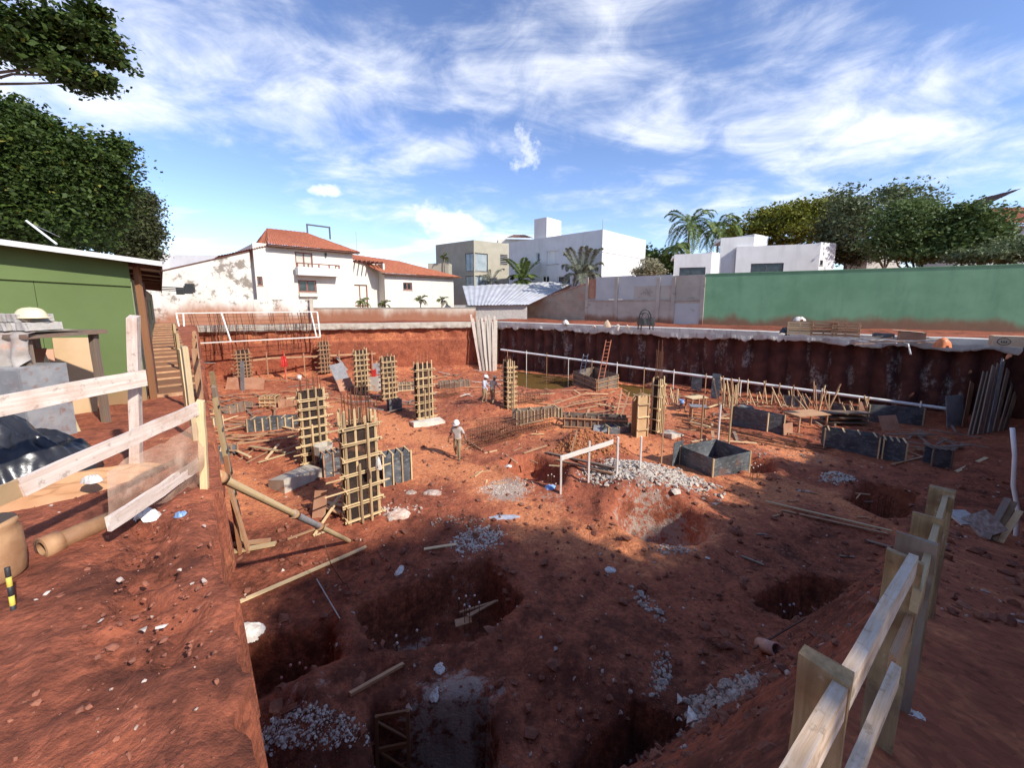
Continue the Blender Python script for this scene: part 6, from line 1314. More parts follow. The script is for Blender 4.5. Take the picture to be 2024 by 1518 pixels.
for i in range(15):   # tall pale boards in the far corner
    f = i / 14; b_ = D(950 + 30 * f, 700, 36.6 + .2 * (i % 3)); b_.z = hz(b_.x, b_.y) - .05; t_ = D(931 + 50 * f, 622 + 9 * ((i * 7) % 5) * .4, 37.9 + .06 * (i % 3))
    tag(bar('tall_board', b_, t_, .2, .04, 'pale_board' if i % 4 else 'wash', None, up=(0, -1, .2)) if 'pale_board' in MT else None, 'tall pale board in the far corner bundle, %s from left' % ('first', 'second', 'third', 'fourth', 'fifth', 'sixth', 'seventh', 'eighth', 'ninth', 'tenth', 'eleventh', 'twelfth', 'thirteenth', 'fourteenth', 'last')[i], 'board', 'tall boards in the far corner')
def table(label, px, py, w, d, h, mat, rz=0.3):
    b = FL(px, py); t = thing('work_table', label, 'table', b, rz); M0 = WM[t.name]
    for i in range(4): obj('top_board', shared('plank', mat, i), t, M0 @ Matrix.Translation((0, -d / 2 + d * (i + .5) / 4, h)) @ Matrix.Diagonal((w, d / 4 - .01, .04, 1)))
    for sx in (-1, 1):
        for sy in (-1, 1): bar('leg', M0 @ Vector((sx * (w / 2 - .1), sy * (d / 2 - .08), -.05)), M0 @ Vector((sx * (w / 2 - .12), sy * (d / 2 - .1), h - .02)), .08, .06, 'timber', t)
        bar('apron', M0 @ Vector((sx * (w / 2 - .11), -d / 2 + .05, h - .09)), M0 @ Vector((sx * (w / 2 - .11), d / 2 - .05, h - .09)), .04, .09, 'timber', t)
table('small work table in front of the white pipe', 1374, 812, 1.2, .7, .85, 'pine_new'); table('saw bench under the fanned battens', 1590, 848, 1.9, 1.0, .85, 'timber', .2); table('low trestle table beside the small work table', 1378, 826, .9, .6, .7, 'film_pale', -.2)
sk_ = thing('timber_stack', 'flat stack of weathered boards right of the fanned battens', 'stack', FL(1668, 838))
for i in range(5):
    p = FL(1668, 838) + zv * (.15 + .13 * i); bar('board', p + Vector((-1.1, .3 * (i % 2), 0)), p + Vector((1.1, -.2 + .3 * (i % 2), .02)), .55, .05, ('old', 'film')[i % 2], sk_)
for sx in (-.8, .8):
    p = FL(1668, 838) + Vector((sx, 0, -.05)); bar('bearer', p + Vector((0, -.4, .1)), p + Vector((0, .5, .1)), .1, .18, 'old', sk_)
# ---------------------------------------------------------------- rebar: bars on the ground and tied cages
rb = thing('rebar_bundle', 'long rebars strewn on the ground in front of the dark forms', 'rebar', FL(1480, 860)); r_ = random.Random(8)
for i in range(26):
    a, b_ = FL(r_.uniform(1325, 1480), 0) if 0 else None, None
    f = r_.random(); a = FL(1330 + 40 * r_.random(), 818 + 30 * f); b_ = FL(1560 + 90 * r_.random(), 872 + 26 * f); rod('rebar', a + zv * (.03 + .04 * r_.random()), b_ + zv * (.03 + .04 * r_.random()), .014, 'rebar', rb, 'cyl6')
def cage(label, a, b_, w, h, ns=22, lift=.12):
    A_, B_ = FL(*a) + zv * lift, FL(*b_) + zv * lift; t = thing('rebar_cage', label, 'rebar cage', A_); n = (B_ - A_).cross(zv).normalized() * w / 2
    for sy in (-1, 0, 1):
        for z in (0, h * .5, h):
            if z == h * .5 and sy == 0: continue
            rod('bar', A_ + n * sy + zv * z, B_ + n * sy + zv * z, .016, 'rebar', t, 'cyl6')
    for i in range(ns):
        p = A_.lerp(B_, (i + .5) / ns); c4 = [p - n, p + n, p + n + zv * h, p - n + zv * h]
        obj('stirrup', tube_mesh('stirrup', c4 + c4[:1], .008, 'rebar', 4), t)
cage('long rebar cage lying left of the trench form', (930, 888), (1022, 862), .6, .7); cage('long rebar cage beside the walking worker', (945, 872), (1100, 842), .6, .8, 30); cage('rebar cage right of the two workers', (1020, 800), (1085, 792), .5, .5, 14); cage('small rebar cage near the far puddle', (1075, 764), (1120, 758), .6, .6, 12); cage('rebar cage at the foot of the middle forms', (868, 788), (905, 780), .6, .7, 14)
tb = thing('starter_bars', 'tall starter bars rising between the near column forms', 'rebar', FL(725, 850)); r_ = random.Random(9)
for i in range(12): p = FL(700 + 4.5 * i, 852 + r_.uniform(-5, 5)); rod('bar', p, p + Vector((r_.uniform(-.1, .1), 0, r_.uniform(1.2, 2.1))), .013, 'rebar', tb, 'cyl6')
def pins(label, spots, hgt, capm, depth=0):
    c = G(*spots[0], depth); t = thing('starter_pins', label, 'rebar', c)
    for px, py in spots:
        top = G(px, py, depth + hgt); lathe('cap', [(0, -.02), (.022, -.015), (.026, .005), (.018, .024), (0, .03)], capm, t, Matrix.Translation(top), 8); rod('bar', top - zv * (hgt + .15), top, .008, 'rebar', t, 'cyl6')
pins('white-capped starter bars standing in the shaded square pit', ((907, 1184), (921, 1179), (938, 1178), (947, 1192), (918, 1197), (928, 1200)), .55, 'white_plastic', -.75)
pins('pink-capped starter bars in the left-hand pit', ((574, 1316), (592, 1312), (604, 1322), (556, 1341), (604, 1342), (563, 1364)), .5, 'pinkcap', -.7) if 'pinkcap' in MT else None
pins('white-capped bars at the near rim of the shaded square pit', ((783, 1258), (785, 1272), (824, 1247)), .3, 'white_plastic', -.2); pins('capped starter bars in the pit below the right bank', ((1543, 1196), (1561, 1197), (1569, 1195), (1582, 1214), (1550, 1210)), .35, 'white_plastic', -.7)
pins('bare starter bars in the dark pit at far right', ((1738, 982), (1746, 986), (1762, 984), (1752, 980), (1766, 990)), .9, 'rebar', -1.0); pins('row of thin starter bars beside the open grey box', ((1485, 920), (1492, 916), (1498, 922), (1503, 919), (1489, 925)), .5, 'white_plastic', 0); pins('thin starter bars in the hollow left of the batter board', ((1083, 940), (1090, 938), (1095, 942), (1122, 930), (1128, 932), (1118, 936)), .5, 'white_plastic', -.4)
fp = thing('form_scrap', 'small broken crate of boards beside the capped bars in the shaded pit', 'crate', G(915, 1235, -.6)); q0 = G(900, 1240, -.75)
for i, (dx, dy, ex, ey) in enumerate(((0, 0, .35, .1), (.05, .25, .9, .55), (.25, .1, .95, .5), (.3, .0, .9, .42))): bar('board', q0 + Vector((dx, dy, .08 + .06 * i)), q0 + Vector((ex, ey, .12 + .06 * i)), .05 if i else .2, .03, 'timber', fp)
# ---------------------------------------------------------------- loose items on the floor
for (px, py, sx, sy, hh, mt, lb, nm, ct) in (
    (487, 1252, .36, .20, .22, 'white_plastic', 'torn white cement sack lying at the left of the shaded floor', 'cement_sack', 'sack'), (868, 1322, .11, .13, .06, 'white_plastic', 'crumpled white plastic between the pits, upper piece', 'plastic_scrap', 'scrap'), (860, 1368, .09, .15, .05, 'white_plastic', 'crumpled white plastic between the pits, lower piece', 'plastic_scrap', 'scrap'), (790, 1130, .10, .24, .10, 'white_plastic', 'twisted white rag below the white rubble', 'rag', 'rag'),
    (1088, 965, .22, .16, .16, 'blue_plastic', 'crumpled blue plastic beside the batter board', 'plastic_bag', 'bag'), (1005, 921, .14, .10, .08, 'white_plastic', 'small grey-white litter behind the orange path', 'plastic_scrap', 'scrap'), (1206, 1128, .17, .12, .10, 'white_plastic', 'pale crumpled bag alone on the dark soil, centre', 'plastic_bag', 'bag'),
    (812, 975, .22, .16, .12, 'rubble', 'lump of grey mortar right of the nearest column form', 'mortar_lump', 'lump'), (855, 975, .35, .25, .12, 'pebble', 'flat lump of dried concrete on the orange path', 'mortar_lump', 'lump'), (1812, 1360, .07, .05, .04, 'white_plastic', 'white plastic scrap on the ramp right of the fence', 'plastic_scrap', 'scrap'),
    (1452, 1052, .22, .16, .16, 'clod', 'dark boulder of soil beside the path', 'boulder', 'boulder'), (790, 1018, .35, .25, .2, 'pebble', 'pale lump of mortar at the nearest form foot', 'mortar_lump', 'lump'), (1000, 1022, .5, .16, .06, 'blue_grey', 'bluish plastic film beside the white rubble', 'plastic_film', 'film'), (930, 705, .9, .5, .8, 'blue_plastic', 'blue and white plastic thrown against the far corner', 'plastic_heap', 'heap'), (452, 1212, .12, .1, .2, 'clear_sheet', 'small clear bottle-like scrap by the ledge', 'plastic_scrap', 'scrap')):
    if mt not in MT: mt = 'film_pale'
    p = FL(px, py) if not (1800 < px < 1820) else G(px, py, 4.2)
    if px == 1812: p.z = hz(p.x, p.y)
    crumple(lb, (p.x, p.y, p.z - .01), sx, sy, hh, mt, nm, ct, px, 26)
p = D(1908, 1046, 8.0); p.z = hz(p.x, p.y); tag(panel('foam_board', p + Vector((-.3, -.1, .25)), Vector((.55, .05, -.03)), Vector((.12, .35, .12)), .04, 'white_plastic'), 'white foam board thrown down right of the ramp fence', 'foam board'); tag(panel('slab', p + Vector((.0, -.3, .02)), Vector((.5, .0, .2)), Vector((-.05, .35, .3)), .08, 'rubble'), 'broken grey slab beneath the foam board', 'slab')
cp = thing('clay_pipe', 'short clay pipe lying at the foot of the right bank', 'pipe', FL(1518, 1290)); a, b_ = FL(1502, 1284) + zv * .1, FL(1536, 1296) + zv * .1; Mx, Ln = frame(a, b_)
lathe('barrel', [(.09, -Ln / 2), (.11, -Ln / 2), (.11, Ln / 2), (.09, Ln / 2), (.09, -Ln / 2)], 'clay', cp, Mx @ Matrix.Rotation(R(90), 4, 'Y')); rod('painted_bore_shade', a.lerp(b_, .4), a.lerp(b_, .45), .088, 'black', cp)  # black disc stands in for the dark hollow of the clay pipe
loose('rusty bar lying across the clay pipe', 1488, 1302, 1590, 1240, .025, .025, 'rebar', 'iron_bar', .2, cat='bar'); loose('thin steel rod leaning into the shaded pit', 626, 1152, 672, 1228, .02, .02, 'steel', 'steel_rod', .1, cat='rod', z1=-.05)
for i, (px, py) in enumerate(((795, 1345), (1440, 1300))):
    c = FL(px, py); tag(obj('wire_coil', tube_mesh('wire_coil', [c + Vector((math.cos(k * .5) * (.25 + .012 * k), math.sin(k * .5) * (.22 + .006 * k), .04 + .012 * math.sin(k))) for k in range(30)], .006, 'rebar', 5)), ('loop of rusty wire between the near pits', 'loop of rusty wire near the lower right rubble')[i], 'wire')
bk = FL(592, 752); b2 = thing('bucket', 'pale bucket standing near the back wall', 'bucket', bk); lathe('shell', [(.0, .02), (.14, .02), (.18, .42), (.165, .42), (.13, .05), (0, .05)], 'fascia', b2, Matrix.Translation(bk)); lathe('rim', [(.18, .40), (.2, .41), (.2, .44), (.18, .44)], 'fascia', b2, Matrix.Translation(bk))
bk = FL(1347, 800); b2 = thing('bucket', 'blue bucket under the small work table', 'bucket', bk); lathe('shell', [(.0, .02), (.12, .02), (.15, .32), (.135, .32), (.11, .05), (0, .05)], 'blue_plastic', b2, Matrix.Translation(bk)); lathe('rim', [(.15, .30), (.165, .31), (.165, .33), (.15, .33)], 'blue_plastic', b2, Matrix.Translation(bk))
jc = FL(740, 772) + zv * 0; j = thing('jerry_can', 'red jerry can standing on a form between back column forms', 'can', jc); qc = D(739, 738, jc.y); obj('body', shared('plank', 'red_plastic', 1), j, Matrix.Translation(qc) @ Matrix.Diagonal((.3, .25, .5, 1))); rod('spout', qc + Vector((.08, 0, .25)), qc + Vector((.16, 0, .38)), .035, 'red_plastic', j)
box_at('stand', (qc.x - .3, qc.y - .25, jc.z - .1), (qc.x + .4, qc.y + .3, qc.z - .25), 'concrete', j)
fg = D(562, 718, 32.0); f_ = thing('red_marker', 'red marker cloth tied to the back batter board', 'marker', fg); rod('stick', (fg.x, fg.y, hz(fg.x, fg.y)), fg + zv * 1.1, .03, 'red_plastic', f_); sheet_between('cloth', (fg + zv * .6 + Vector((-.2, -.05, 0)), fg + zv * .6 + Vector((.2, -.05, 0))), (fg + Vector((-.3, -.05, -.3)), fg + Vector((.3, -.05, -.3))), 'red_plastic', f_)
tr = thing('trestle', 'grey steel trestle frame near the far-left column forms', 'trestle', FL(415, 750)); tl, trr = FL(397, 750), FL(436, 750)
for p, dx in ((tl, .12), (trr, -.12)):
    for o in (Vector((0, 0, 0)), Vector((.12, .35, 0))): rod('leg', p + o, p + o * .3 + Vector((dx * .3, 0, 1.55)), .03, 'steel', tr)
rod('top_bar', tl + Vector((.04, .05, 1.4)), trr + Vector((-.04, .05, 1.4)), .03, 'steel', tr); rod('brace', tl + Vector((.1, .05, 1.1)), tl + Vector((.5, .05, 1.4)), .025, 'steel', tr); rod('brace', trr + Vector((-.1, .05, 1.1)), trr + Vector((-.5, .05, 1.4)), .025, 'steel', tr)
wc = D(748, 916, FL(717, 1022).y - .55); crumple('white plastic bag hung on the nearest column form', (wc.x, wc.y, wc.z - .16), .09, .06, .34, 'white_plastic', 'plastic_bag', 'bag', 77, 22)
ch = D(640, 893, 14.6); hp_ = thing('hopper', 'dusty metal hopper standing between the near column forms', 'hopper', FL(650, 925)); lathe('bowl', [(.12, -.35), (.34, -.05), (.36, .3), (.33, .3), (.3, -.02), (.1, -.3)], 'concrete_pale', hp_, Matrix.Translation(ch), 8, False)
for a in range(3): bar('leg', ch + Vector((.28 * math.cos(a * 2.1), .28 * math.sin(a * 2.1), -.1)), Vector((ch.x + .4 * math.cos(a * 2.1), ch.y + .4 * math.sin(a * 2.1), FL(650, 925).z)), .05, .05, 'old', hp_)

# ---------------------------------------------------------------- rubble and stones
_ico = None
def ico():
    global _ico
    if _ico is None:
        bm = bmesh.new(); bmesh.ops.create_icosphere(bm, subdivisions=1, radius=1.0); bm.verts.ensure_lookup_table()
        _ico = (np.array([v.co[:] for v in bm.verts]), np.array([[v.index for v in f.verts] for f in bm.faces])); bm.free()
    return _ico
def stones_mesh(name, pos, size, mat, seed):
    r = np.random.RandomState(seed); V, Fc = ico(); n = len(pos); nv = len(V)
    sc = size[:, None, None] * (0.55 + 0.7 * r.rand(n, 1, 3)) * np.array([1, 1, .7]); P = V[None] * (1 + .28 * r.randn(n, nv, 1)) * sc
    a = r.rand(n) * 6.28; ca, sa = np.cos(a)[:, None], np.sin(a)[:, None]; X = P[..., 0] * ca - P[..., 1] * sa; Y = P[..., 0] * sa + P[..., 1] * ca
    t = r.randn(n)[:, None] * .5; Zt = P[..., 2] + X * t * .6; co = np.stack([X, Y, Zt], -1) + np.asarray(pos)[:, None, :]
    fc = (Fc[None] + (np.arange(n) * nv)[:, None, None]).reshape(-1, 3); m = bpy.data.meshes.new(name); m.from_pydata(co.reshape(-1, 3).tolist(), [], fc.tolist()); m.materials.append(MT[mat]); return m
def heap(label, px, py, rx, ry, n, s, mat='rubble', seed=0, rot=0.0):
    r = np.random.RandomState(seed); c = FL(px, py); a = r.rand(n) * 6.28; q = np.sqrt(r.rand(n)) * (0.75 + .5 * r.rand(n)); lx, ly = rx * q * np.cos(a), ry * q * np.sin(a)
    x = c.x + lx * math.cos(rot) - ly * math.sin(rot); y = c.y + lx * math.sin(rot) + ly * math.cos(rot); sz = s[0] + (s[1] - s[0]) * r.rand(n) ** 3.2; z = floor_h(x, y) + sz * .12
    return tag(obj('rubble', stones_mesh('rubble', np.stack([x, y, z], -1), sz, mat, seed)), label, 'rubble', kind='stuff')
heap('heap of broken white concrete behind the crater', 1268, 968, 2.0, 1.15, 2600, (.018, .10), 'rubble_white', seed=1); heap('broken white concrete in the lower right', 1425, 1395, .55, .45, 650, (.012, .075), seed=2, rot=.8); heap('arc of white rubble beside the nearest left pit', 590, 1432, .95, .22, 1000, (.008, .036), 'rubble_white', seed=3, rot=.1)
heap('patch of pale rubble left of the shadow tip', 945, 1065, .75, .55, 800, (.01, .055), 'rubble_white', seed=4, rot=.5); heap('trail of pale rubble on the dark soil', 1305, 1330, .16, .55, 150, (.012, .06), seed=5, rot=-.5); heap('pile of white shards at the right of the pit', 1655, 945, .55, .35, 420, (.012, .07), 'rubble_white', seed=6); heap('short trail of rubble above the dark mound', 1283, 1195, .18, .5, 60, (.02, .08), seed=7, rot=.35)
heap('white lime spill with small stones by the hollow', 1000, 965, .95, .5, 1300, (.006, .028), 'rubble_white', seed=8); heap('orange spoil lumps on the central heap', 1165, 885, 1.5, .9, 1300, (.02, .09), 'clay_soil', 9) if 'clay_soil' in MT else None
heap('pale rubble along the upper path', 905, 1030, .8, .25, 160, (.01, .05), seed=10); heap('stones scattered in the left-hand pit bottom', 600, 1345, .5, .2, 200, (.01, .04), seed=11, rot=.5); heap('rubble scattered beside the path planks', 1330, 1085, .5, .25, 90, (.02, .07), seed=12); heap('shards right of the white heap', 1380, 962, .75, .8, 70, (.04, .13), 'rubble_white', seed=13)
heap('rubble strewn among the small stones at right', 1560, 905, 1.8, .8, 160, (.015, .06), seed=14); heap('broken bits of mortar at the nearest form foot', 790, 1010, .6, .35, 70, (.02, .10), 'pebble', seed=15)
def pebbles(label, X, Y, Zf, n, s, mat, seed, name='gravel'):
    r = np.random.RandomState(seed); x = X(r, n); y = Y(r, n, x); z, k = Zf(x, y); x, y, z = x[k], y[k], z[k]; sz = s[0] + (s[1] - s[0]) * r.rand(len(x)) ** 4
    tag(obj(name, stones_mesh(name, np.stack([x, y, z + sz * .25], -1), sz, mat, seed)), label, kind='stuff')
pit2 = [(p.x, p.y) for p in PIT]
def floorZ(x, y): return floor_h(x, y), poly_sd(x, y, pit2) > .3
yl_ = lambda r, n, x=None: 3.5 + 34 * r.rand(n) ** 1.6
pebbles('pale pebbles strewn over the pit floor', lambda r, n: (r.rand(n) - .5) * 40, yl_, floorZ, 6500, (.006, .045), 'pebble', 21); pebbles('soil clods strewn over the pit floor', lambda r, n: (r.rand(n) - .45) * 34, yl_, floorZ, 11000, (.012, .11), 'clod', 22, 'soil_clods')
def bankXY(r, n): return r.rand(n)
r_ = np.random.RandomState(31); w = r_.rand(1500) * 12; q = .9 + r_.rand(1500) * 3.2; x = NW.x + FD.x * w + FN.x * q; y = NW.y + FD.y * w + FN.y * q; sz = .008 + .05 * r_.rand(1500) ** 3
tag(obj('soil_clods', stones_mesh('soil_clods', np.stack([x, y, floor_h(x, y)], -1), sz, 'clod', 33)), 'soil clods on the right-hand bank', kind='stuff')
r_ = np.random.RandomState(32); w = r_.rand(120) * 9; q = -.7 + r_.rand(120) * 1.4; x = NW.x + FD.x * w + FN.x * q; y = NW.y + FD.y * w + FN.y * q; sz = .004 + .016 * r_.rand(120) ** 3; tag(obj('soil_clods', stones_mesh('soil_clods', np.stack([x, y, floor_h(x, y)], -1), sz, 'clod', 34)), 'soil crumbs on the access ramp', kind='stuff')
def on_ledge(n, seed, smax, qmax):
    r = np.random.RandomState(seed); s = r.rand(n) ** 1.3 * smax + .2; q = r.rand(n) * qmax + .05; return LE0.x + LED.x * s + LEN.x * q, LE0.y + LED.y * s + LEN.y * q, r
x, y, r = on_ledge(5000, 41, 7, 3.2); sz = .002 + .018 * r.rand(5000) ** 3; tag(obj('soil_clods', stones_mesh('soil_clods', np.stack([x, y, np.full_like(x, GZ + .06)], -1), sz, 'clod', 42)), 'soil crumbs trodden into the left ledge', kind='stuff')
x, y, r = on_ledge(420, 43, 7, 3.0); sz = .003 + .022 * r.rand(420) ** 3; tag(obj('gravel', stones_mesh('gravel', np.stack([x, y, np.full_like(x, GZ + .065)], -1), sz, 'pebble', 44)), 'pale pebbles trodden into the left ledge', kind='stuff')
# single stones large enough to tell apart
sm = []
for k in range(5):
    sm.append(stones_mesh('stone', np.zeros((1, 3)), np.ones(1), 'rubble_white', 60 + k))
for (px, py, s, lb) in ((1333, 972, .17, 'largest white stone on the rim of the crater'), (1360, 955, .11, 'white stone right of the rubble heap'), (1385, 970, .12, 'white stone nearest the open grey box'), (1372, 948, .09, 'small white stone below the open box'), (1412, 998, .08, 'small stone right of the crater'), (1345, 985, .08, 'small stone on the crater rim'), (1580, 972, .09, 'pale stone on the right-hand path, left'), (1597, 974, .09, 'pale stone on the right-hand path, right'), (1425, 980, .07, 'flat pale stone on the path beside the crater'), (1370, 1420, .16, 'large grey chunk left of the lower right rubble'), (1345, 1385, .10, 'grey chunk above the large one at lower right'), (1710, 1430, .0, ''), (770, 1030, .16, 'pale chunk at the nearest column foot'), (1398, 1105, .07, 'small white stone in the middle of the dark soil'), (560, 1128, .06, 'pale stone on the lit floor beside the shore pole'), (1735, 1372, .0, '')):
    if not s: continue
    p = FL(px, py); tag(obj('stone', sm[px % 5], None, Matrix.Translation(p + zv * s * .2) @ Matrix.Rotation(px, 4, 'Z') @ Matrix.Scale(s, 4)), lb, 'stone')
for (px, py, s, lb) in ((60, 1195, .045, 'flat pale stone beside the striped stake'), (92, 1178, .035, 'smaller pale stone beside the flat one on the ledge'), (318, 1245, .03, 'grey stone by the footprint ruts'), (285, 1248, .035, 'broken stone in the middle of the ledge')):
    p = LG(px, py); tag(obj('stone', sm[px % 5], None, Matrix.Translation(p + zv * .015) @ Matrix.Rotation(px, 4, 'Z') @ Matrix.Diagonal((s, s * .7, s * .4, 1))), lb, 'stone')

# ================================================================ junk on the strip behind the capping beam
def SP(px, py, z=GZ): return G(px, py, z)
cA = SP(1275, 650, GZ + .05); chv = thing('garden_chair', 'black rounded chair standing on the strip beside the beam', 'chair', cA)
obj('back_hoop', tube_mesh('back_hoop', [cA + Vector((.42 * math.cos(a), .1, .75 + .62 * math.sin(a))) for a in [math.pi * k / 12 for k in range(13)]], .045, 'black'), chv); obj('inner_hoop', tube_mesh('inner_hoop', [cA + Vector((.26 * math.cos(a), .05, .72 + .42 * math.sin(a))) for a in [math.pi * k / 12 for k in range(13)]], .03, 'black'), chv)
obj('back_slat', tube_mesh('back_slat', [cA + Vector((-.35, .08, 1.05)), cA + Vector((0, .05, 1.15)), cA + Vector((.35, .08, 1.05))], .03, 'black'), chv)
obj('seat', shared('plank', 'black', 2), chv, Matrix.Translation(cA + Vector((0, -.1, .52))) @ Matrix.Diagonal((1.0, .8, .5, 1)))
for sx in (-.42, .42):
    for sy in (-.4, .25): rod('leg', cA + Vector((sx, sy, -.05)), cA + Vector((sx * .95, sy, .5)), .04, 'black', chv)
def pallet(label, px, py, w, h, mat, rz=-.6, upright=True, n=6):
    b = SP(px, py, GZ + .04); t = thing('pallet', label, 'pallet', b, rz); M0 = WM[t.name]
    for i in range(n): z = .06 + (h - .1) * i / (n - 1); obj('slat', shared('plank', mat, i % 5), t, M0 @ Matrix.Translation((0, -.06, z)) @ Matrix.Diagonal((w, .025, h / n * .62, 1)))
    for x in (-w / 2 + .05, 0, w / 2 - .05): obj('bearer', shared('plank', mat, 1), t, M0 @ Matrix.Translation((x, 0, h / 2)) @ Matrix.Rotation(R(90), 4, 'Y') @ Matrix.Diagonal((h, .08, .07, 1)))
    for i in range(n - 1): z = .1 + (h - .15) * i / (n - 2); obj('back_slat', shared('plank', mat, i % 5), t, M0 @ Matrix.Translation((0, .06, z)) @ Matrix.Diagonal((w, .025, .07, 1)))
pallet('pale slatted crate propped on the beam strip', 1580, 662, 1.2, .75, 'pine_new'); pallet('brown pallet standing upright beside the pale crate', 1627, 664, 1.2, .85, 'timber'); pallet('brown pallet at the right end of the standing pair', 1670, 666, 1.2, .8, 'timber')
crumple('cream sack slumped on the pale crate', tuple(SP(1578, 650, GZ + .05) + zv * .6), .4, .25, .3, 'white_plastic', 'cement_sack', 'sack', 3, 24)
p = SP(1550, 660, GZ + .05); crumple('dark bag with yellow top left of the pale crate', (p.x, p.y, GZ), .25, .25, .5, 'black_plastic', 'dark_bag', 'bag', 4, 24)
for i, (px, py, w, h, mt, lb) in enumerate(((1800, 674, .9, .45, 'ply_brown', 'open brown box in the junk on the beam strip'), (1745, 668, .8, .25, 'film', 'dark flat tray in the junk on the beam strip'), (1990, 684, .95, .42, 'card', 'pale carton with a round emblem at the far right of the beam'))):
    b = SP(px, py, GZ + .03); t = thing('box', lb, 'box', b, -.62); M0 = WM[t.name]; dd = .5
    for nm_, (cx, cy, cz), (lx, ly, lz) in (('front', (0, -dd / 2, h / 2), (w, .03, h)), ('back', (0, dd / 2, h / 2), (w, .03, h)), ('side', (-w / 2 + .02, 0, h / 2), (.03, dd - .032, h - .002)), ('side', (w / 2 - .02, 0, h / 2), (.03, dd - .032, h - .002)), ('base', (0, 0, .02), (w - .07, dd - .035, .03))): obj(nm_, shared('cube', mt), t, M0 @ Matrix.Translation((cx, cy, cz)) @ Matrix.Diagonal((lx, ly, lz, 1)))
    if i == 2:
        obj('lid', shared('cube', mt), t, M0 @ Matrix.Translation((0, 0, h + .012)) @ Matrix.Diagonal((w, dd + .02, .02, 1)))
        em = obj('emblem_ring', tube_mesh('emblem_ring', [(-.18 + .19 * math.cos(a), -dd / 2 - .02, h / 2 + .15 * math.sin(a)) for a in [6.2832 * k / 20 for k in range(21)]], .014, 'black', 5), t, M0)
        for k in (-1, 0, 1): obj('emblem_stroke', tube_mesh('emblem_stroke', [(-.18 + k * .07, -dd / 2 - .02, h / 2 + .05), (-.18 + k * .07, -dd / 2 - .02, h / 2 - .045)], .013, 'black', 5), t, M0)
        obj('emblem_stroke', tube_mesh('emblem_stroke', [(-.26, -dd / 2 - .021, h / 2 - .05), (-.10, -dd / 2 - .021, h / 2 - .05)], .013, 'black', 5), t, M0)
    if i == 0: obj('lid', shared('plank', 'card', 2), t, M0 @ Matrix.Translation((-.15, .0, h + .03)) @ Matrix.Rotation(.08, 4, 'Y') @ Matrix.Diagonal((1.1, .6, .02, 1)))
r_ = random.Random(12)
for i in range(16):
    p = SP(r_.uniform(1695, 1850), r_.uniform(666, 680), GZ + .05); a = r_.uniform(-1.1, -.2); l = r_.uniform(.3, .9); d = Vector((math.cos(a), math.sin(a), r_.uniform(-.1, .15))) * l
    tag(bar('scrap_lath', p - d, p + d + zv * r_.uniform(0, .2), .08, .03, r_.choice(('pine_new', 'fascia', 'timber', 'film_pale'))), 'scrap lath in the junk pile on the beam strip', 'lath', 'laths in the strip junk')
for (px, py, w, h, mt, lb, nm_) in ((1862, 684, .32, .38, 'orange_plastic', 'orange plastic container hooked over the beam edge', 'container'), (1200, 645, .3, .5, 'card', 'pale paper sack on the beam strip left of the black chair', 'paper_sack'), (1118, 640, .3, .35, 'white_plastic', 'white drum on the strip below the gable', 'drum')):
    p = SP(px, py, GZ + .05); crumple(lb, (p.x, p.y, GZ + .02), w, w * .7, h, mt, nm_, nm_.split('_')[-1], px, 22, lump=.15)
for i, (px, py, s) in enumerate(((1175, 646, .22), (1240, 648, .2), (1222, 647, .3), (1545, 662, .16))):
    p = SP(px, py, GZ + .02); tag(obj('stone', sm[i], None, Matrix.Translation(p + zv * .05) @ Matrix.Scale(s, 4)), ('dark stone on the strip left of the paper sack', 'reddish stone beside the black chair', 'pale stone right of the paper sack', 'stone at the pale crate')[i], 'stone')
hs_ = [SP(1700 + 12 * k, 668 + 1.2 * k + 2 * math.sin(k), GZ + .08) for k in range(8)] + [SP(1795, 680, GZ - .05), SP(1805, 690, GZ - .2) + Vector((-.35, -.25, -.2))]
tag(obj('hose', tube_mesh('hose', hs_, .035, 'fascia')), 'pale hose lying in the strip junk and over the beam', 'hose')

# ================================================================ people
MT['skin'] = m_plain('skin', (0.16, 0.075, 0.05), (0.20, 0.10, 0.065), 9, 0.6, 0.0, var=0); MT['shirt'] = m_plain('grey_work_shirt', (0.42, 0.40, 0.36), (0.52, 0.49, 0.44), 6, 0.85, 0.3, 14, var=0, dirt=(0.42, 0.3, 0.2), dirt_amt=.35)
MT['shirt_blue'] = m_plain('pale_blue_shirt', (0.42, 0.46, 0.55), (0.52, 0.55, 0.62), 6, 0.85, 0.3, 14, var=0); MT['shirt_tan'] = m_plain('tan_shirt', (0.46, 0.36, 0.26), (0.54, 0.43, 0.32), 6, 0.85, 0.3, 14, var=0)
MT['trousers'] = m_plain('khaki_trousers', (0.23, 0.18, 0.10), (0.31, 0.25, 0.15), 5, 0.85, 0.3, 12, var=0, dirt=(0.36, 0.16, 0.09), dirt_amt=.45); MT['boots'] = m_plain('dusty_boots', (0.06, 0.035, 0.025), (0.12, 0.06, 0.04), 5, 0.8, 0.1, var=0)
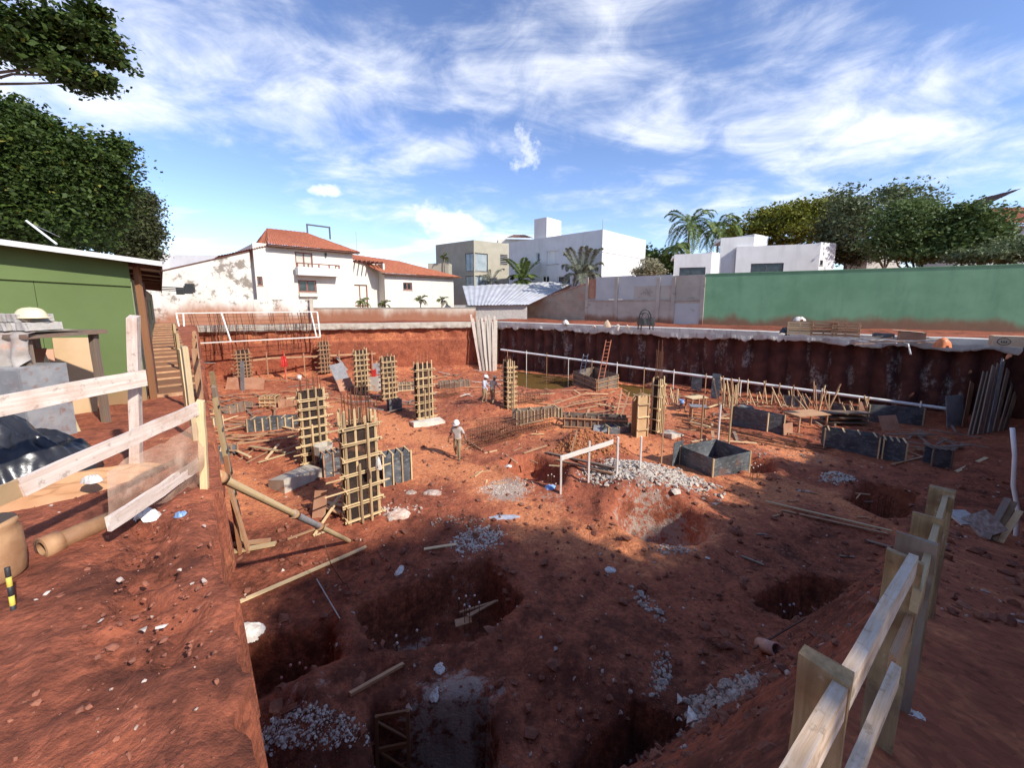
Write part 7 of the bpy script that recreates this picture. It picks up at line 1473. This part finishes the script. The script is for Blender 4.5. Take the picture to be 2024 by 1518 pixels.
def person(label, px, py, rz, bend, shirt, hat, stride=.16, arm=.1, reach=0.0, strap=True, sleeve=1.16):
    b = FL(px, py); t = thing('person', label, 'person', b, rz); M0 = WM[t.name]; V = []; E = []; Rd = []
    def v(p, r, par=None):
        V.append(Vector(p)); Rd.append(r if isinstance(r, tuple) else (r, r))
        if par is not None: E.append((par, len(V) - 1))
        return len(V) - 1
    sb_, cb_ = math.sin(bend), math.cos(bend); T = lambda x, y, z: (x, (y) * cb_ - (z - .93) * sb_, .93 + (z - .93) * cb_ + y * sb_ * .3)   # trunk leans forward (-Y) about the hips
    pel = v((0, 0, .93), (.155, .11)); sp = v(T(0, .0, 1.12), (.145, .105), pel); chs = v(T(0, .0, 1.32), (.165, .115), sp); nk = v(T(0, -.02, 1.45), (.062, .062), chs); hd = v(T(0, -.045, 1.54), (.078, .092), nk); ht = v(T(0, -.05, 1.65), (.08, .095), hd)
    nose = v(T(0, -.135, 1.56), (.018, .018), hd)
    for s in (-1, 1):
        shd = v(T(s * .18, 0, 1.385), (.07, .075), chs); e = v(T(s * (.25 + arm * .3), .05 - reach * .5, 1.13), (.047, .047), shd); w = v((T(s * (.27 + arm), -.05 - reach * .9, .90 + reach * .5)), (.034, .034), e); W_ = V[w]
        pl = v(W_ + Vector((s * .005, -.02, -.07)), (.036, .022), w)
        for k in range(4):
            f1 = v(V[pl] + Vector((s * .005 - .024 + .016 * k, -.012, -.045 - .006 * (k in (1, 2)))), (.009, .009), pl); v(V[f1] + Vector((0, -.018, -.032)), (.008, .008), f1)
        th_ = v(V[pl] + Vector((-s * .03, -.03, .005)), (.011, .011), pl); v(V[th_] + Vector((-s * .004, -.02, -.03)), (.009, .009), th_)
        hp2 = v((s * .09, 0, .86), (.095, .10), pel); st_ = stride * s; kn = v((s * .105, -.06 - st_ * .7 if st_ > 0 else -.03 - st_ * .1, .49), (.068, .072), hp2); an = v((s * .11, -st_ * 1.0 + (.05 if st_ < 0 else 0), .09 + (.04 if st_ < 0 else 0)), (.046, .05), kn); v((s * .125, -st_ * 1.0 - .15 + (.05 if st_ < 0 else 0), .045), (.042, .038), an)
    m = bpy.data.meshes.new('body'); m.from_pydata([tuple(q) for q in V], E, []); o = bpy.data.objects.new('body_src', m); COL.objects.link(o)
    o.modifiers.new('skin', 'SKIN'); sv = m.skin_vertices[0].data
    for i, r in enumerate(Rd): sv[i].radius = r; sv[i].use_root = (i == 0)
    s2 = o.modifiers.new('sub', 'SUBSURF'); s2.levels = 2; s2.render_levels = 2
    dg = bpy.context.evaluated_depsgraph_get(); dg.update(); me = bpy.data.meshes.new_from_object(o.evaluated_get(dg)); bpy.data.objects.remove(o)
    me.name = 'body'; me.materials.clear()
    for k in ('skin', shirt, 'trousers', 'boots'): me.materials.append(MT[k])
    nz_ = V[nk].z; wz = .95
    armx = .20
    for p in me.polygons:
        c = p.center; p.use_smooth = True
        dn_ = (c - V[hd]).length; dh = (c - V[ht]).length
        if min(dn_, dh) < .14 or (c - V[nk]).length < .06: k = 0
        elif c.z < .10: k = 3
        elif c.z < wz and abs(c.x) < .235 and abs(c.y) < .33 and not (abs(c.x) > .2 and c.z > .7): k = 2
        elif abs(c.x) > armx + .035 and c.z < sleeve: k = 0
        else: k = 1
        p.material_index = k
    obj('body', me, t, M0)
    hc_ = M0 @ (V[ht] + Vector((0, -.0, .0))); Mh = Matrix.Translation(hc_) @ Matrix.Rotation(rz, 4, 'Z') @ Matrix.Rotation(bend * .9 + .15, 4, 'X')
    lathe('helmet', [(.135, -.005), (.132, .03), (.118, .07), (.09, .10), (.05, .118), (0, .124)], hat, t, Mh @ Matrix.Diagonal((.95, 1.12, 1, 1)), 18); lathe('helmet_brim', [(.13, -.002), (.165, -.012), (.16, -.02), (.13, -.014)], hat, t, Mh @ Matrix.Translation((0, -.03, 0)) @ Matrix.Diagonal((.9, 1.1, 1, 1)), 18)
    for s in (-1, 1): lathe('eye', [(0, -.011), (.009, -.006), (.011, 0), (.009, .006), (0, .011)], 'black', t, M0 @ Matrix.Translation(V[hd] + Vector((s * .032, -.088, .035))), 6)
    obj('mouth', shared('cube', 'boots'), t, M0 @ Matrix.Translation(V[hd] + Vector((0, -.093, -.035))) @ Matrix.Diagonal((.045, .01, .008, 1)))
    for s in (-1, 1): lathe('ear', [(0, -.012), (.018, -.008), (.02, .004), (0, .01)], 'skin', t, M0 @ Matrix.Translation(V[hd] + Vector((s * .083, 0, .02))) @ Matrix.Rotation(R(90), 4, 'Y') @ Matrix.Diagonal((1.5, 1, 1, 1)), 8)
    if strap:
        lathe('tool_belt', [(.165, -.03), (.172, 0), (.165, .03)], 'shirt_tan', t, M0 @ Matrix.Translation((0, 0, .95)) @ Matrix.Diagonal((1.0, .76, 1, 1)), 20); bar('belt_strap', M0 @ Vector((-.03, -.16, .95)), M0 @ Vector((.0, -.17, .66)), .03, .01, 'wash', t)
    return t
person('worker in white helmet and grey shirt walking towards the camera', 905, 908, R(-8), .12, 'shirt', 'white_hat')
person('worker in pale blue shirt and white helmet standing near the narrow column form', 957, 797, R(75), .1, 'shirt_blue', 'white_hat', .06, .05, .25, False, .8)
person('worker in tan shirt and tan helmet bending beside the blue-shirted one', 973, 799, R(150), .35, 'shirt_tan', 'cream_plastic', .1, .05, .3, False, .8)
